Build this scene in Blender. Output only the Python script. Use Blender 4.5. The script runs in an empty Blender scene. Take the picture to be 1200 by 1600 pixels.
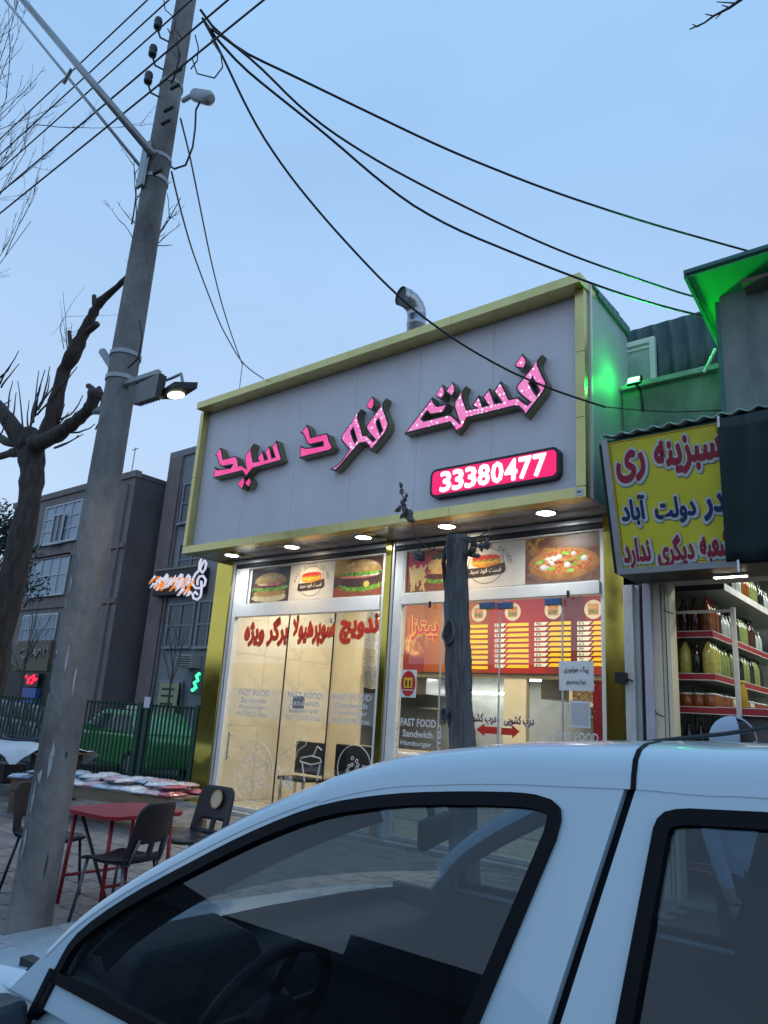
import bpy, bmesh, math, random
import numpy as np
from mathutils import Vector, Matrix
random.seed(7); np.random.seed(7)
SC = bpy.context.scene
COL = SC.collection
PI = math.pi
V3 = Vector
# ------------------------------------------------------------------ camera
EYE = 1.55
FPX, YAW, PITCH, ROLL = 1158.855, math.radians(39.845), math.radians(15.435), math.radians(3.648)
def cam_axes():
    cy, sy = math.cos(YAW), math.sin(YAW)
    f0, r0, u0 = V3((-sy, cy, 0)), V3((cy, sy, 0)), V3((0, 0, 1))
    f = f0*math.cos(PITCH) + u0*math.sin(PITCH); u = -f0*math.sin(PITCH) + u0*math.cos(PITCH)
    return r0*math.cos(ROLL) + u*math.sin(ROLL), -r0*math.sin(ROLL) + u*math.cos(ROLL), f
CR, CU, CF = cam_axes()
cd = bpy.data.cameras.new('camera'); cam = bpy.data.objects.new('camera', cd); COL.objects.link(cam)
cam.matrix_world = Matrix(((CR.x, CU.x, -CF.x, 0), (CR.y, CU.y, -CF.y, 0), (CR.z, CU.z, -CF.z, EYE), (0, 0, 0, 1)))
cd.sensor_fit = 'VERTICAL'; cd.sensor_height = 36.0; cd.lens = 36.0*FPX/1600.0
cd.clip_start = 0.05; cd.clip_end = 3000
SC.camera = cam
SC.render.resolution_x, SC.render.resolution_y = 768, 1024
# ------------------------------------------------------------------ sky, sun, exposure (blue hour: the sun has just set)
W = bpy.data.worlds.new('World'); SC.world = W; W.use_nodes = True
wn = W.node_tree.nodes; wl = W.node_tree.links; wn.clear()
wo = wn.new('ShaderNodeOutputWorld'); wb = wn.new('ShaderNodeBackground')
sky = wn.new('ShaderNodeTexSky'); sky.sky_type = 'NISHITA'; sky.sun_disc = False
SUN_EL, SUN_AZ = math.radians(3.0), math.radians(80)
sky.sun_elevation = SUN_EL; sky.sun_rotation = SUN_AZ; sky.altitude = 1100; sky.air_density = 1.0; sky.dust_density = 0.6; sky.ozone_density = 3.0
tc = wn.new('ShaderNodeTexCoord')
hz = wn.new('ShaderNodeTexNoise'); hz.inputs['Scale'].default_value = 1.6; hz.inputs['Detail'].default_value = 5
mp = wn.new('ShaderNodeMapping'); mp.inputs['Scale'].default_value = (1, 1, 2.6)
wl.new(tc.outputs['Generated'], mp.inputs['Vector']); wl.new(mp.outputs[0], hz.inputs['Vector'])
cl = wn.new('ShaderNodeMapRange'); cl.inputs['From Min'].default_value = .42; cl.inputs['From Max'].default_value = .72
cl.inputs['To Min'].default_value = .70; cl.inputs['To Max'].default_value = .80
wl.new(hz.outputs['Fac'], cl.inputs['Value'])
mx = wn.new('ShaderNodeMix'); mx.data_type = 'RGBA'
# thin high cloud lit by the twilight: deeper blue overhead, paler toward the horizon all round
sz = wn.new('ShaderNodeSeparateXYZ'); wl.new(tc.outputs['Generated'], sz.inputs[0])
vr = wn.new('ShaderNodeValToRGB'); vr.color_ramp.interpolation = 'EASE'; wl.new(sz.outputs['Z'], vr.inputs['Fac'])
vr.color_ramp.elements[0].position = .04; vr.color_ramp.elements[0].color = (.56, .70, .915, 1)
vr.color_ramp.elements[1].position = .80; vr.color_ramp.elements[1].color = (.34, .575, .905, 1)
vm = wn.new('ShaderNodeVectorMath'); vm.operation = 'SCALE'; vm.inputs['Scale'].default_value = 15.4; wl.new(vr.outputs['Color'], vm.inputs[0])
wl.new(vm.outputs[0], mx.inputs['B'])
wl.new(cl.outputs[0], mx.inputs['Factor']); wl.new(sky.outputs[0], mx.inputs['A'])
wl.new(mx.outputs['Result'], wb.inputs['Color']); wb.inputs['Strength'].default_value = 0.09
wl.new(wb.outputs[0], wo.inputs['Surface'])
sl = bpy.data.lights.new('sun', 'SUN'); sun = bpy.data.objects.new('sun', sl); COL.objects.link(sun)
sl.energy = 0.06; sl.angle = math.radians(25); sl.color = (1, .88, .78)
sdir = V3((math.sin(SUN_AZ)*math.cos(SUN_EL), math.cos(SUN_AZ)*math.cos(SUN_EL), math.sin(SUN_EL)+.25))
sun.rotation_euler = sdir.to_track_quat('Z', 'Y').to_euler()
SC.view_settings.view_transform = 'Standard'; SC.view_settings.look = 'None'; SC.view_settings.exposure = 0.0; SC.view_settings.gamma = 1.0
SC.cycles.use_denoising = True
SC.cycles.max_bounces = 8; SC.cycles.transparent_max_bounces = 24; SC.cycles.sample_clamp_indirect = 4.0
SC.cycles.caustics_reflective = False; SC.cycles.caustics_refractive = False
# ------------------------------------------------------------------ pixel -> place (a pixel gives a direction only)
def ray(px, py): return CR*((px-600)/FPX) - CU*((py-800)/FPX) + CF
CAM = V3((0, 0, EYE))
def at(px, py, axis, val):
    d = ray(px, py); i = 'XYZ'.index(axis); return CAM + d*((val-CAM[i])/d[i])
def at_depth(px, py, dep): return CAM + ray(px, py)*dep
def on_plane(px, py, p0, n):
    d = ray(px, py); return CAM + d*((V3(p0)-CAM).dot(V3(n))/d.dot(V3(n)))
# ------------------------------------------------------------------ materials
def _pr(m):
    m.use_nodes = True; nt = m.node_tree; return nt, nt.nodes['Principled BSDF']
MATS = {}
def mat(name, col, rough=.6, metal=0, var=.12, scale=6.0, bump=.0, bscale=40.0, spec=.5, col2=None, coat=0, detail=6, stretch=None):
    if name in MATS: return MATS[name]
    m = bpy.data.materials.new(name); nt, p = _pr(m); N = nt.nodes; L = nt.links
    p.inputs['Roughness'].default_value = rough; p.inputs['Metallic'].default_value = metal
    p.inputs['Specular IOR Level'].default_value = spec; p.inputs['Coat Weight'].default_value = coat
    tcn = N.new('ShaderNodeTexCoord'); src = tcn.outputs['Object']
    if stretch:
        mpn = N.new('ShaderNodeMapping'); mpn.inputs['Scale'].default_value = stretch; L.new(src, mpn.inputs['Vector']); src = mpn.outputs[0]
    nz = N.new('ShaderNodeTexNoise'); nz.inputs['Scale'].default_value = scale; nz.inputs['Detail'].default_value = detail; nz.inputs['Roughness'].default_value = .65
    L.new(src, nz.inputs['Vector'])
    cr = N.new('ShaderNodeValToRGB'); L.new(nz.outputs['Fac'], cr.inputs['Fac'])
    a = [max(0, c*(1-var)) for c in col]; b = [min(1, c*(1+var)) for c in (col2 or col)]
    cr.color_ramp.elements[0].position = .3; cr.color_ramp.elements[1].position = .72
    cr.color_ramp.elements[0].color = (*a, 1); cr.color_ramp.elements[1].color = (*b, 1)
    L.new(cr.outputs['Color'], p.inputs['Base Color'])
    mr = N.new('ShaderNodeMapRange'); mr.inputs['To Min'].default_value = max(0, rough-.08); mr.inputs['To Max'].default_value = min(1, rough+.10)
    L.new(nz.outputs['Fac'], mr.inputs['Value']); L.new(mr.outputs[0], p.inputs['Roughness'])
    if bump > 0:
        n2 = N.new('ShaderNodeTexNoise'); n2.inputs['Scale'].default_value = bscale; n2.inputs['Detail'].default_value = 4; L.new(src, n2.inputs['Vector'])
        bp = N.new('ShaderNodeBump'); bp.inputs['Strength'].default_value = bump; bp.inputs['Distance'].default_value = .02
        L.new(n2.outputs['Fac'], bp.inputs['Height']); L.new(bp.outputs[0], p.inputs['Normal'])
    MATS[name] = m; return m
def emit(name, col, strength):
    if name in MATS: return MATS[name]
    m = bpy.data.materials.new(name); nt, p = _pr(m)
    p.inputs['Base Color'].default_value = (*[c*.5 for c in col], 1); p.inputs['Emission Color'].default_value = (*col, 1); p.inputs['Emission Strength'].default_value = strength
    MATS[name] = m; return m
def glass(name, tint=(.9, .95, .95), ior=1.5, rough=0.0, dust=0.0):
    if name in MATS: return MATS[name]
    m = bpy.data.materials.new(name); m.use_nodes = True; nt = m.node_tree; N = nt.nodes; L = nt.links; N.clear()
    o = N.new('ShaderNodeOutputMaterial'); t = N.new('ShaderNodeBsdfTransparent'); t.inputs[0].default_value = (*tint, 1)
    g = N.new('ShaderNodeBsdfGlossy'); g.inputs['Roughness'].default_value = rough; g.inputs['Color'].default_value = (.84, .93, 1, 1)
    f = N.new('ShaderNodeFresnel'); ge = N.new('ShaderNodeNewGeometry'); ir = N.new('ShaderNodeMapRange')   # a thin pane reflects alike from both sides
    ir.inputs['To Min'].default_value = ior; ir.inputs['To Max'].default_value = 1/ior; L.new(ge.outputs['Backfacing'], ir.inputs['Value']); L.new(ir.outputs[0], f.inputs['IOR'])
    x = N.new('ShaderNodeMixShader'); L.new(f.outputs[0], x.inputs[0]); L.new(t.outputs[0], x.inputs[1]); L.new(g.outputs[0], x.inputs[2])
    out = x.outputs[0]
    if dust:
        d = N.new('ShaderNodeBsdfDiffuse'); d.inputs[0].default_value = (.6, .6, .58, 1)
        nz = N.new('ShaderNodeTexNoise'); nz.inputs['Scale'].default_value = 3; nz.inputs['Detail'].default_value = 6
        tcn = N.new('ShaderNodeTexCoord'); L.new(tcn.outputs['Object'], nz.inputs['Vector'])
        mm = N.new('ShaderNodeMath'); mm.operation = 'MULTIPLY'; mm.inputs[1].default_value = dust; L.new(nz.outputs['Fac'], mm.inputs[0])
        x2 = N.new('ShaderNodeMixShader'); L.new(mm.outputs[0], x2.inputs[0]); L.new(out, x2.inputs[1]); L.new(d.outputs[0], x2.inputs[2]); out = x2.outputs[0]
    L.new(out, o.inputs['Surface']); MATS[name] = m; return m
def colattr(name, rough=.4, coat=0):
    if name in MATS: return MATS[name]
    m = bpy.data.materials.new(name); nt, p = _pr(m); a = nt.nodes.new('ShaderNodeAttribute'); a.attribute_name = 'Col'
    nt.links.new(a.outputs['Color'], p.inputs['Base Color']); p.inputs['Roughness'].default_value = rough; p.inputs['Coat Weight'].default_value = coat
    MATS[name] = m; return m
# ------------------------------------------------------------------ objects
def put(o, parent=None):
    COL.objects.link(o)
    if parent is not None: o.parent = parent
    return o
def tag(o, label=None, cat=None, group=None, kind=None):
    for k, v in (('label', label), ('category', cat), ('group', group), ('kind', kind)):
        if v: o[k] = v
    return o
def thing(name, label, cat, loc=(0, 0, 0), rz=0.0, group=None):
    o = bpy.data.objects.new(name, None); o.empty_display_size = .1; o.location = loc; o.rotation_euler = (0, 0, rz); COL.objects.link(o)
    return tag(o, label, cat, group)
def copy_tree(o, parent=None):
    c = o.copy(); COL.objects.link(c)
    if parent is not None: c.parent = parent
    for ch in list(o.children): copy_tree(ch, c)
    return c
def bev(o, w=.006, seg=2):
    md = o.modifiers.new('bevel', 'BEVEL'); md.width = w; md.segments = seg; md.limit_method = 'ANGLE'; md.angle_limit = math.radians(40); return o
class MB:
    def __init__(s): s.v = []; s.f = []; s.m = []
    def add(s, vs, fs, mi=0):
        b = len(s.v); s.v += [tuple(v) for v in vs]; s.f += [tuple(b+i for i in f) for f in fs]; s.m += [mi]*len(fs); return s
    def box(s, x0, x1, y0, y1, z0, z1, mi=0):
        return s.add([(x0, y0, z0), (x1, y0, z0), (x1, y1, z0), (x0, y1, z0), (x0, y0, z1), (x1, y0, z1), (x1, y1, z1), (x0, y1, z1)],
                     [(0, 3, 2, 1), (4, 5, 6, 7), (0, 1, 5, 4), (1, 2, 6, 5), (2, 3, 7, 6), (3, 0, 4, 7)], mi)
    def hexa(s, c, mi=0):   # 8 corners: bottom ring then top ring
        return s.add(c, [(0, 3, 2, 1), (4, 5, 6, 7), (0, 1, 5, 4), (1, 2, 6, 5), (2, 3, 7, 6), (3, 0, 4, 7)], mi)
    def obox(s, c, sx, sy, sz, M=None, mi=0):
        M = M or Matrix.Identity(3); c = V3(c)
        return s.hexa([c + M @ V3((a*sx/2, b*sy/2, d*sz/2)) for d in (-1, 1) for a, b in ((-1, -1), (1, -1), (1, 1), (-1, 1))], mi)
    def bar(s, a, b, w, h, up=(0, 0, 1), mi=0):
        a, b = V3(a), V3(b); d = (b-a).normalized(); r = d.cross(V3(up)); r = r.normalized() if r.length > 1e-4 else V3((1, 0, 0)); u = r.cross(d)
        c = lambda p: [p-r*w/2-u*h/2, p+r*w/2-u*h/2, p+r*w/2+u*h/2, p-r*w/2+u*h/2]
        return s.hexa(c(a)+c(b), mi)
    def tube(s, pts, r, n=8, cap=True, mi=0):
        pts = [V3(p) for p in pts]; k = len(pts); rs = r if isinstance(r, (list, tuple)) else [r]*k
        t = [(pts[min(i+1, k-1)]-pts[max(i-1, 0)]).normalized() for i in range(k)]
        ref = V3((0, 0, 1)) if abs(t[0].z) < .9 else V3((1, 0, 0)); a = t[0].cross(ref).normalized(); vs = []
        for i in range(k):
            a = (a - t[i]*a.dot(t[i])); a = a.normalized() if a.length > 1e-5 else t[i].orthogonal().normalized(); b = t[i].cross(a)
            vs += [pts[i] + (a*math.cos(2*PI*j/n) + b*math.sin(2*PI*j/n))*rs[i] for j in range(n)]
        fs = [(i*n+j, i*n+(j+1) % n, (i+1)*n+(j+1) % n, (i+1)*n+j) for i in range(k-1) for j in range(n)]
        if cap: fs += [tuple(range(n-1, -1, -1)), tuple((k-1)*n+j for j in range(n))]
        return s.add(vs, fs, mi)
    def lathe(s, prof, c=(0, 0, 0), n=16, M=None, mi=0):
        M = M or Matrix.Identity(3); c = V3(c); k = len(prof)
        vs = [c + M @ V3((r*math.cos(2*PI*j/n), r*math.sin(2*PI*j/n), z)) for r, z in prof for j in range(n)]
        fs = [(i*n+j, i*n+(j+1) % n, (i+1)*n+(j+1) % n, (i+1)*n+j) for i in range(k-1) for j in range(n)]
        fs += [tuple(range(n-1, -1, -1)), tuple((k-1)*n+j for j in range(n))]
        return s.add(vs, fs, mi)
    def grid(s, P, mi=0):   # P[i][j] points
        a, b = len(P), len(P[0]); return s.add([p for r in P for p in r], [(i*b+j, i*b+j+1, (i+1)*b+j+1, (i+1)*b+j) for i in range(a-1) for j in range(b-1)], mi)
    def mesh(s, name, mats, smooth=False):
        me = bpy.data.meshes.new(name); me.from_pydata(s.v, [], s.f)
        for m in (mats if isinstance(mats, (list, tuple)) else [mats]): me.materials.append(m)
        me.polygons.foreach_set('material_index', s.m)
        if smooth: me.polygons.foreach_set('use_smooth', [True]*len(me.polygons))
        me.update(); return me
    def build(s, name, mats, parent=None, smooth=False, flip=False):
        o = put(bpy.data.objects.new(name, s.mesh(name, mats, smooth)), parent)
        return o
def auto_smooth(o, ang=40):
    me = o.data; me.polygons.foreach_set('use_smooth', [True]*len(me.polygons)); me.set_sharp_from_angle(angle=math.radians(ang)); return o
def recalc(o):
    bm = bmesh.new(); bm.from_mesh(o.data); bmesh.ops.recalc_face_normals(bm, faces=bm.faces); bm.to_mesh(o.data); bm.free(); return o
def mesh_of(curve):
    o = bpy.data.objects.new('tmp', curve); t = o.to_mesh(); me = bpy.data.meshes.new('shape')
    me.from_pydata([v.co[:] for v in t.vertices], [], [p.vertices[:] for p in t.polygons]); o.to_mesh_clear(); bpy.data.objects.remove(o); return me
def shape_mesh(loops, depth=.0, offset=.0, bevel=.0):
    """filled 2D loops (holes by even-odd), extruded to depth; local z from -depth..0"""
    c = bpy.data.curves.new('tmp', 'CURVE'); c.dimensions = '2D'; c.fill_mode = 'BOTH'; c.extrude = depth/2; c.offset = offset
    for L in loops:
        sp = c.splines.new('POLY'); sp.points.add(len(L)-1)
        for q, p in zip(L, sp.points): p.co = (q[0], q[1], 0, 1)
        sp.use_cyclic_u = True
    me = mesh_of(c); bpy.data.curves.remove(c)
    for v in me.vertices: v.co.z -= depth/2
    return me
def place_mesh(me, O, R, U, N=None):
    O, R, U = V3(O), V3(R), V3(U); N = V3(N) if N is not None else R.cross(U)
    for v in me.vertices: c = v.co.copy(); v.co = O + R*c.x + U*c.y + N*c.z
    me.update(); return me
# ---- lettering: Arabic script joined by hand (isolated, final, initial, medial forms)
AR = {'ا': 0xFE8D, 'آ': 0xFE81, 'ب': 0xFE8F, 'پ': 0xFB56, 'ت': 0xFE95, 'چ': 0xFB7A, 'د': 0xFEA9, 'ر': 0xFEAD, 'ز': 0xFEAF, 'ژ': 0xFB8A, 'س': 0xFEB1, 'ش': 0xFEB5,
      'ع': 0xFEC9, 'ف': 0xFED1, 'ک': 0xFB8E, 'گ': 0xFB92, 'ل': 0xFEDD, 'م': 0xFEE1, 'ن': 0xFEE5, 'ه': 0xFEE9, 'و': 0xFEED, 'ی': 0xFBFC, 'ق': 0xFED5, '\uFEFB': 0xFEFB}
RJ = set('اآدرزژو\uFEFB')
def shape_ar(t):
    t = t.replace('لا', '\uFEFB'); out = []
    for i, ch in enumerate(t):
        if ch not in AR: out.append(ch); continue
        pj = i > 0 and t[i-1] in AR and t[i-1] not in RJ
        nj = i+1 < len(t) and t[i+1] in AR and ch not in RJ
        out.append(chr(AR[ch] + (3 if pj and nj else 1 if pj else 2 if nj else 0)))
    return ''.join(reversed(out))
TXC = {}
def glyph(ch, bold, ext):
    k = (ch, bold, ext)
    if k not in TXC:
        def mk(b, off, e):
            c = bpy.data.curves.new('tmp', 'FONT'); c.body = b; c.resolution_u = 2; c.offset = off; c.extrude = e; me = mesh_of(c); bpy.data.curves.remove(c); return me
        ref = min(v.co.x for v in mk('l', 0, 0).vertices); adv_m = mk(ch+'l', 0, 0); adv = max(v.co.x for v in adv_m.vertices) - max(v.co.x for v in mk('l', 0, 0).vertices)
        if ch == '\uFEE9':   # the lone heh: a drop with an eye
            me = shape_mesh([[(.20, .50), (.11, .40), (.05, .28), (.03, .16), (.08, .05), (.19, .0), (.31, .04), (.38, .15), (.36, .28), (.29, .40)], [(.20, .34), (.27, .25), (.28, .15), (.20, .10), (.13, .14), (.13, .24)]], 0)
        else: me = mk(ch, bold, ext)
        TXC[k] = ([v.co.copy() for v in me.vertices], [tuple(p.vertices) for p in me.polygons], adv)
    return TXC[k]
def text_mesh(s, w, h, depth=.0, bold=.0, arabic=False, keep=False):
    vs, fs, x, q = [], [], 0.0, 0
    offs = [(0, 0)] + ([(bold*math.cos(a*PI/5), bold*math.sin(a*PI/5)) for a in range(10)] if bold else [])
    for i, ch in enumerate(shape_ar(s) if arabic else s):     # glyph by glyph; weight is built up from shifted layers a hair apart
        if ch == ' ': x += .28; continue
        gv, gf, adv = glyph(ch, 0, .5 if depth else 0)
        for dx, dy in offs:
            b = len(vs); q += 1; dz = (q % 23)*.00007
            vs += [(v.x+x+dx, v.y+dy, v.z*depth+dz) for v in gv]; fs += [tuple(b+j for j in f) for f in gf]
        x += adv
    me = bpy.data.meshes.new('text'); me.from_pydata(vs, [], fs); depth = 1.0
    xs = [v.co.x for v in me.vertices]; ys = [v.co.y for v in me.vertices]; x0, x1, y0, y1 = min(xs), max(xs), min(ys), max(ys)
    sx = w/(x1-x0) if w else h/(y1-y0); sy = h/(y1-y0) if h else sx
    for v in me.vertices: v.co = ((v.co.x-(x0+x1)/2)*sx, (v.co.y-(y0+y1)/2)*sy, v.co.z*depth)
    return me
def text(name, s, m, parent, O, R, U, w, h, depth=.0, bold=.0, arabic=False):
    me = place_mesh(text_mesh(s, w, h, depth, bold, arabic), O, R, U); me.name = name
    me.materials.clear(); me.materials.append(m); return put(bpy.data.objects.new(name, me), parent)
def shape(name, loops, m, parent, O, R, U, depth=.0, offset=.0, N=None):
    me = place_mesh(shape_mesh(loops, depth, offset), O, R, U, N); me.materials.clear(); me.materials.append(m); me.name = name
    return put(bpy.data.objects.new(name, me), parent)
XR, ZU, YN = V3((1, 0, 0)), V3((0, 0, 1)), V3((0, 1, 0))   # right, up of a sheet that faces -Y
def ell(cx, cy, rx, ry, n=28, a0=0, rot=0):
    c, s_ = math.cos(rot), math.sin(rot)
    return [(cx + rx*math.cos(a0+2*PI*i/n)*c - ry*math.sin(a0+2*PI*i/n)*s_, cy + rx*math.cos(a0+2*PI*i/n)*s_ + ry*math.sin(a0+2*PI*i/n)*c) for i in range(n)]
def rrect(x0, x1, y0, y1, r, n=6):
    o = []
    for cx, cy, a in ((x1-r, y1-r, 0), (x0+r, y1-r, 90), (x0+r, y0+r, 180), (x1-r, y0+r, 270)):
        o += [(cx + r*math.cos(math.radians(a+90*i/n)), cy + r*math.sin(math.radians(a+90*i/n))) for i in range(n+1)]
    return o
def ring(L, inner): return [L, inner]
# ---- printed pictures: a fine sheet of faces, each with its own ink colour
def vnoise(nx, ny, sx, sy, seed, oct=3):
    rs = np.random.RandomState(seed); out = np.zeros((ny, nx)); amp = 1; tot = 0
    for o in range(oct):
        gx, gy = int(sx*2**o)+2, int(sy*2**o)+2; g = rs.rand(gy, gx)
        X = np.linspace(0, gx-1.001, nx); Y = np.linspace(0, gy-1.001, ny); xi = X.astype(int); yi = Y.astype(int); fx = X-xi; fy = (Y-yi)[:, None]
        fx = fx*fx*(3-2*fx); fy = fy*fy*(3-2*fy)
        a = g[np.ix_(yi, xi)]*(1-fx) + g[np.ix_(yi, xi+1)]*fx; b = g[np.ix_(yi+1, xi)]*(1-fx) + g[np.ix_(yi+1, xi+1)]*fx
        out += amp*(a*(1-fy)+b*fy); tot += amp; amp *= .55
    return out/tot
class Paint:
    def __init__(s, nx, ny, aspect, seed=1):
        s.nx, s.ny = nx, ny; s.u, s.v = np.meshgrid((np.arange(nx)+.5)/nx*aspect, (np.arange(ny)+.5)/ny); s.c = np.zeros((ny, nx, 3)); s.seed = seed; s.A = aspect
    def noise(s, f, oct=3): s.seed += 1; return vnoise(s.nx, s.ny, f*s.A, f, s.seed, oct)
    def fill(s, a, b=None, f=3):
        t = s.noise(f)[..., None] if b is not None else 0; s.c[:] = np.array(a)*(1-t) + (np.array(b)*t if b is not None else 0); return s
    def blend(s, m, a, b=None, f=8):
        if b is not None: t = np.clip((s.noise(f)-.3)*2.2, 0, 1)[..., None]; col = np.array(a)*(1-t)+np.array(b)*t
        else: col = np.array(a)
        m = np.clip(m, 0, 1)[..., None]; s.c = s.c*(1-m)+col*m; return s
    def E(s, cx, cy, rx, ry, soft=.08, rough=0, f=10):
        d = np.sqrt(((s.u-cx)/rx)**2+((s.v-cy)/ry)**2)
        if rough: d = d + (s.noise(f)-.5)*rough
        return np.clip((1-d)/soft+.5, 0, 1)
    def shade(s, m, cx, cy, rx, ry, k=.5):
        d = ((s.u-cx)/rx)**2+((s.v-cy)/ry)**2; s.c *= (1 - (np.clip(m, 0, 1)*np.clip(d, 0, 1)*k))[..., None]; return s
def poster(name, P, m, parent, O, R, U, w, h):
    nx, ny = P.nx, P.ny; O, R, U = V3(O), V3(R), V3(U)
    vs = [O + R*(w*i/nx) + U*(h*j/ny) for j in range(ny+1) for i in range(nx+1)]
    fs = [(j*(nx+1)+i, j*(nx+1)+i+1, (j+1)*(nx+1)+i+1, (j+1)*(nx+1)+i) for j in range(ny) for i in range(nx)]
    me = bpy.data.meshes.new(name); me.from_pydata(vs, [], fs); at_ = me.color_attributes.new('Col', 'FLOAT_COLOR', 'CORNER')
    c = np.repeat(np.concatenate([np.clip(P.c, 0, 1).reshape(-1, 3), np.ones((nx*ny, 1))], 1), 4, axis=0).astype(np.float32)
    at_.data.foreach_set('color', c.ravel()); me.materials.append(m); me.update()
    return put(bpy.data.objects.new(name, me), parent)
def spot(name, loc, target, energy, col, size=90, blend=.6, rad=.05, parent=None):
    l = bpy.data.lights.new(name, 'SPOT'); l.energy = energy; l.color = col; l.spot_size = math.radians(size); l.spot_blend = blend; l.shadow_soft_size = rad
    o = put(bpy.data.objects.new(name, l)); o.location = loc; o.rotation_euler = (V3(loc)-V3(target)).to_track_quat('Z', 'Y').to_euler(); return o
def area(name, loc, sx, sy, energy, col, target=None):
    l = bpy.data.lights.new(name, 'AREA'); l.shape = 'RECTANGLE'; l.size = sx; l.size_y = sy; l.energy = energy; l.color = col
    o = put(bpy.data.objects.new(name, l)); o.location = loc
    if target is not None: o.rotation_euler = (V3(loc)-V3(target)).to_track_quat('Z', 'Y').to_euler()
    return o
# ================================================================== ground
M_ground = mat('dusty_ground', (.09, .085, .08), .95, var=.25, scale=.6, bump=.3)
M_asph = mat('asphalt', (.05, .05, .052), .9, var=.3, scale=14, bump=.5, bscale=160)
M_paver = mat('paver_concrete', (.23, .21, .20), .85, var=.22, scale=9, bump=.35, bscale=90)
M_paver2 = mat('paver_concrete_dark', (.17, .16, .16), .85, var=.22, scale=9, bump=.35, bscale=90)
M_joint = mat('paver_joint', (.07, .065, .06), .95, var=.3, scale=30)
M_kerb = mat('kerb_stone', (.3, .29, .27), .85, var=.2, scale=7, bump=.3)
o = MB().add([(-600, -600, -.09), (600, -600, -.09), (600, 600, -.09), (-600, 600, -.09)], [(0, 1, 2, 3)]).build('ground', M_ground); tag(o, kind='structure')
o = MB().add([(-140, -9, -.064), (60, -9, -.064), (60, 2.62, -.064), (-140, 2.62, -.064)], [(0, 1, 2, 3)]).build('road', M_asph); tag(o, kind='structure')
o = MB().add([(-60, 8.45, -.060), (-10.6, 8.45, -.060), (-10.6, 19.4, -.060), (-60, 19.4, -.060)], [(0, 1, 2, 3)]).build('side_street', M_asph); tag(o, kind='structure')
pav = MB().box(-60, 12, 2.76, 8.44, -.2, -.012).build('pavement', M_joint); tag(pav, kind='structure')
kb = MB().box(-60, 12, 2.62, 2.745, -.2, .012).build('kerb', M_kerb); bev(kb, .015); tag(kb, kind='structure')
# pavers: running bond, the ones that show largest one by one
PW, PH = .24, .16
proto = []
for mm in (M_paver, M_paver2):
    me = MB().box(-PW/2+.004, PW/2-.004, -PH/2+.004, PH/2-.004, -.03, 0).mesh('paver', mm); proto.append(me)
rows = []
j = 0; y = 2.84
while y < 8.4:
    x = -14.6 + (PW/2 if j % 2 else 0)
    while x < -2.5: rows.append((x, y)); x += PW
    y += PH; j += 1
rs = random.Random(3)
rows.sort(key=lambda p: abs(p[0]+6.3)*.8+abs(p[1]-4.3)*1.2 + (9 if p[0] > -4.7 else 0))
rest = MB()
for i, (x, y) in enumerate(rows):
    dz = rs.uniform(-.003, .003)
    if i < 300:
        o = put(bpy.data.objects.new('paver', proto[0 if rs.random() < .7 else 1]), pav); o.location = (x, y, dz); o.rotation_euler = (rs.uniform(-.012, .012), rs.uniform(-.012, .012), rs.uniform(-.01, .01))
    else: rest.box(x-PW/2+.004, x+PW/2-.004, y-PH/2+.004, y+PH/2-.004, -.03, dz, 0 if rs.random() < .7 else 1)
o = rest.build('paver_field', [M_paver, M_paver2], pav); tag(o, kind='stuff')
# ================================================================== fast food shop
FY = 8.09
M_gold = mat('gold_mirror', (.68, .52, .10), .10, 1, var=.08, scale=2)
M_goldf = mat('pale_gold_panel', (.66, .57, .24), .28, .75, var=.10, scale=3)
M_alu = mat('aluminium', (.62, .62, .63), .35, .6, var=.06, scale=8)
M_white = mat('white_profile', (.82, .80, .75), .35, var=.06, scale=5)
M_panel = mat('white_composite', (.80, .75, .775), .42, var=.08, scale=1.5, stretch=(1, 1, .35))
M_side = mat('silver_composite', (.46, .52, .52), .55, .1, var=.08, scale=1.2)
M_soff = mat('soffit_composite', (.56, .52, .48), .14, .55, var=.05, scale=3)
M_dark = mat('dark_metal', (.03, .03, .033), .5, .3)
M_black = mat('black_plastic', (.012, .012, .014), .4)
M_beige = mat('beige_tile', (.70, .63, .50), .28, var=.08, scale=2.5)
M_beige2 = mat('beige_paint', (.62, .54, .40), .6, var=.07, scale=3)
M_plaster = mat('grey_plaster', (.34, .33, .32), .9, var=.2, scale=2, bump=.3)
M_steel = mat('stainless_steel', (.55, .56, .58), .25, .9, var=.1, scale=6)
M_floor = mat('floor_tile', (.45, .42, .38), .25, var=.1, scale=4)
M_glass = glass('shop_glass', (.93, .96, .95))
shop = thing('fast_food_shop', 'fast food shop with gold pillars and tall glazed front under a big white sign', 'shop', (-6.8, FY, 0))
def sp(mb, name, m, parent=None, b=0):
    o = mb.build(name, m); o.parent = parent or shop
    if (parent or shop) is shop: o.matrix_parent_inverse = Matrix.Translation(-V3((-6.8, FY, 0)))
    if b: bev(o, b)
    return o
def sadopt(o): o.parent = shop; o.matrix_parent_inverse = Matrix.Translation(-V3((-6.8, FY, 0))); return o
XL, XE = -10.42, -3.22
sp(MB().box(XL, XE, 7.90, 12.6, -.1, .05), 'floor_slab', M_floor)
sp(MB().box(-10.40, -10.26, 8.22, 12.6, .05, 4.35), 'side_wall', M_plaster)
sp(MB().box(-3.36, -3.24, 8.22, 12.6, .05, 4.35), 'side_wall', M_plaster)
sp(MB().box(XL, XE, 8.22, 12.7, 4.352, 4.5), 'roof', M_plaster)
sp(MB().box(-10.25, -10.235, 8.24, 11.0, .05, 3.94), 'wall_lining', M_beige)
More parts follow.
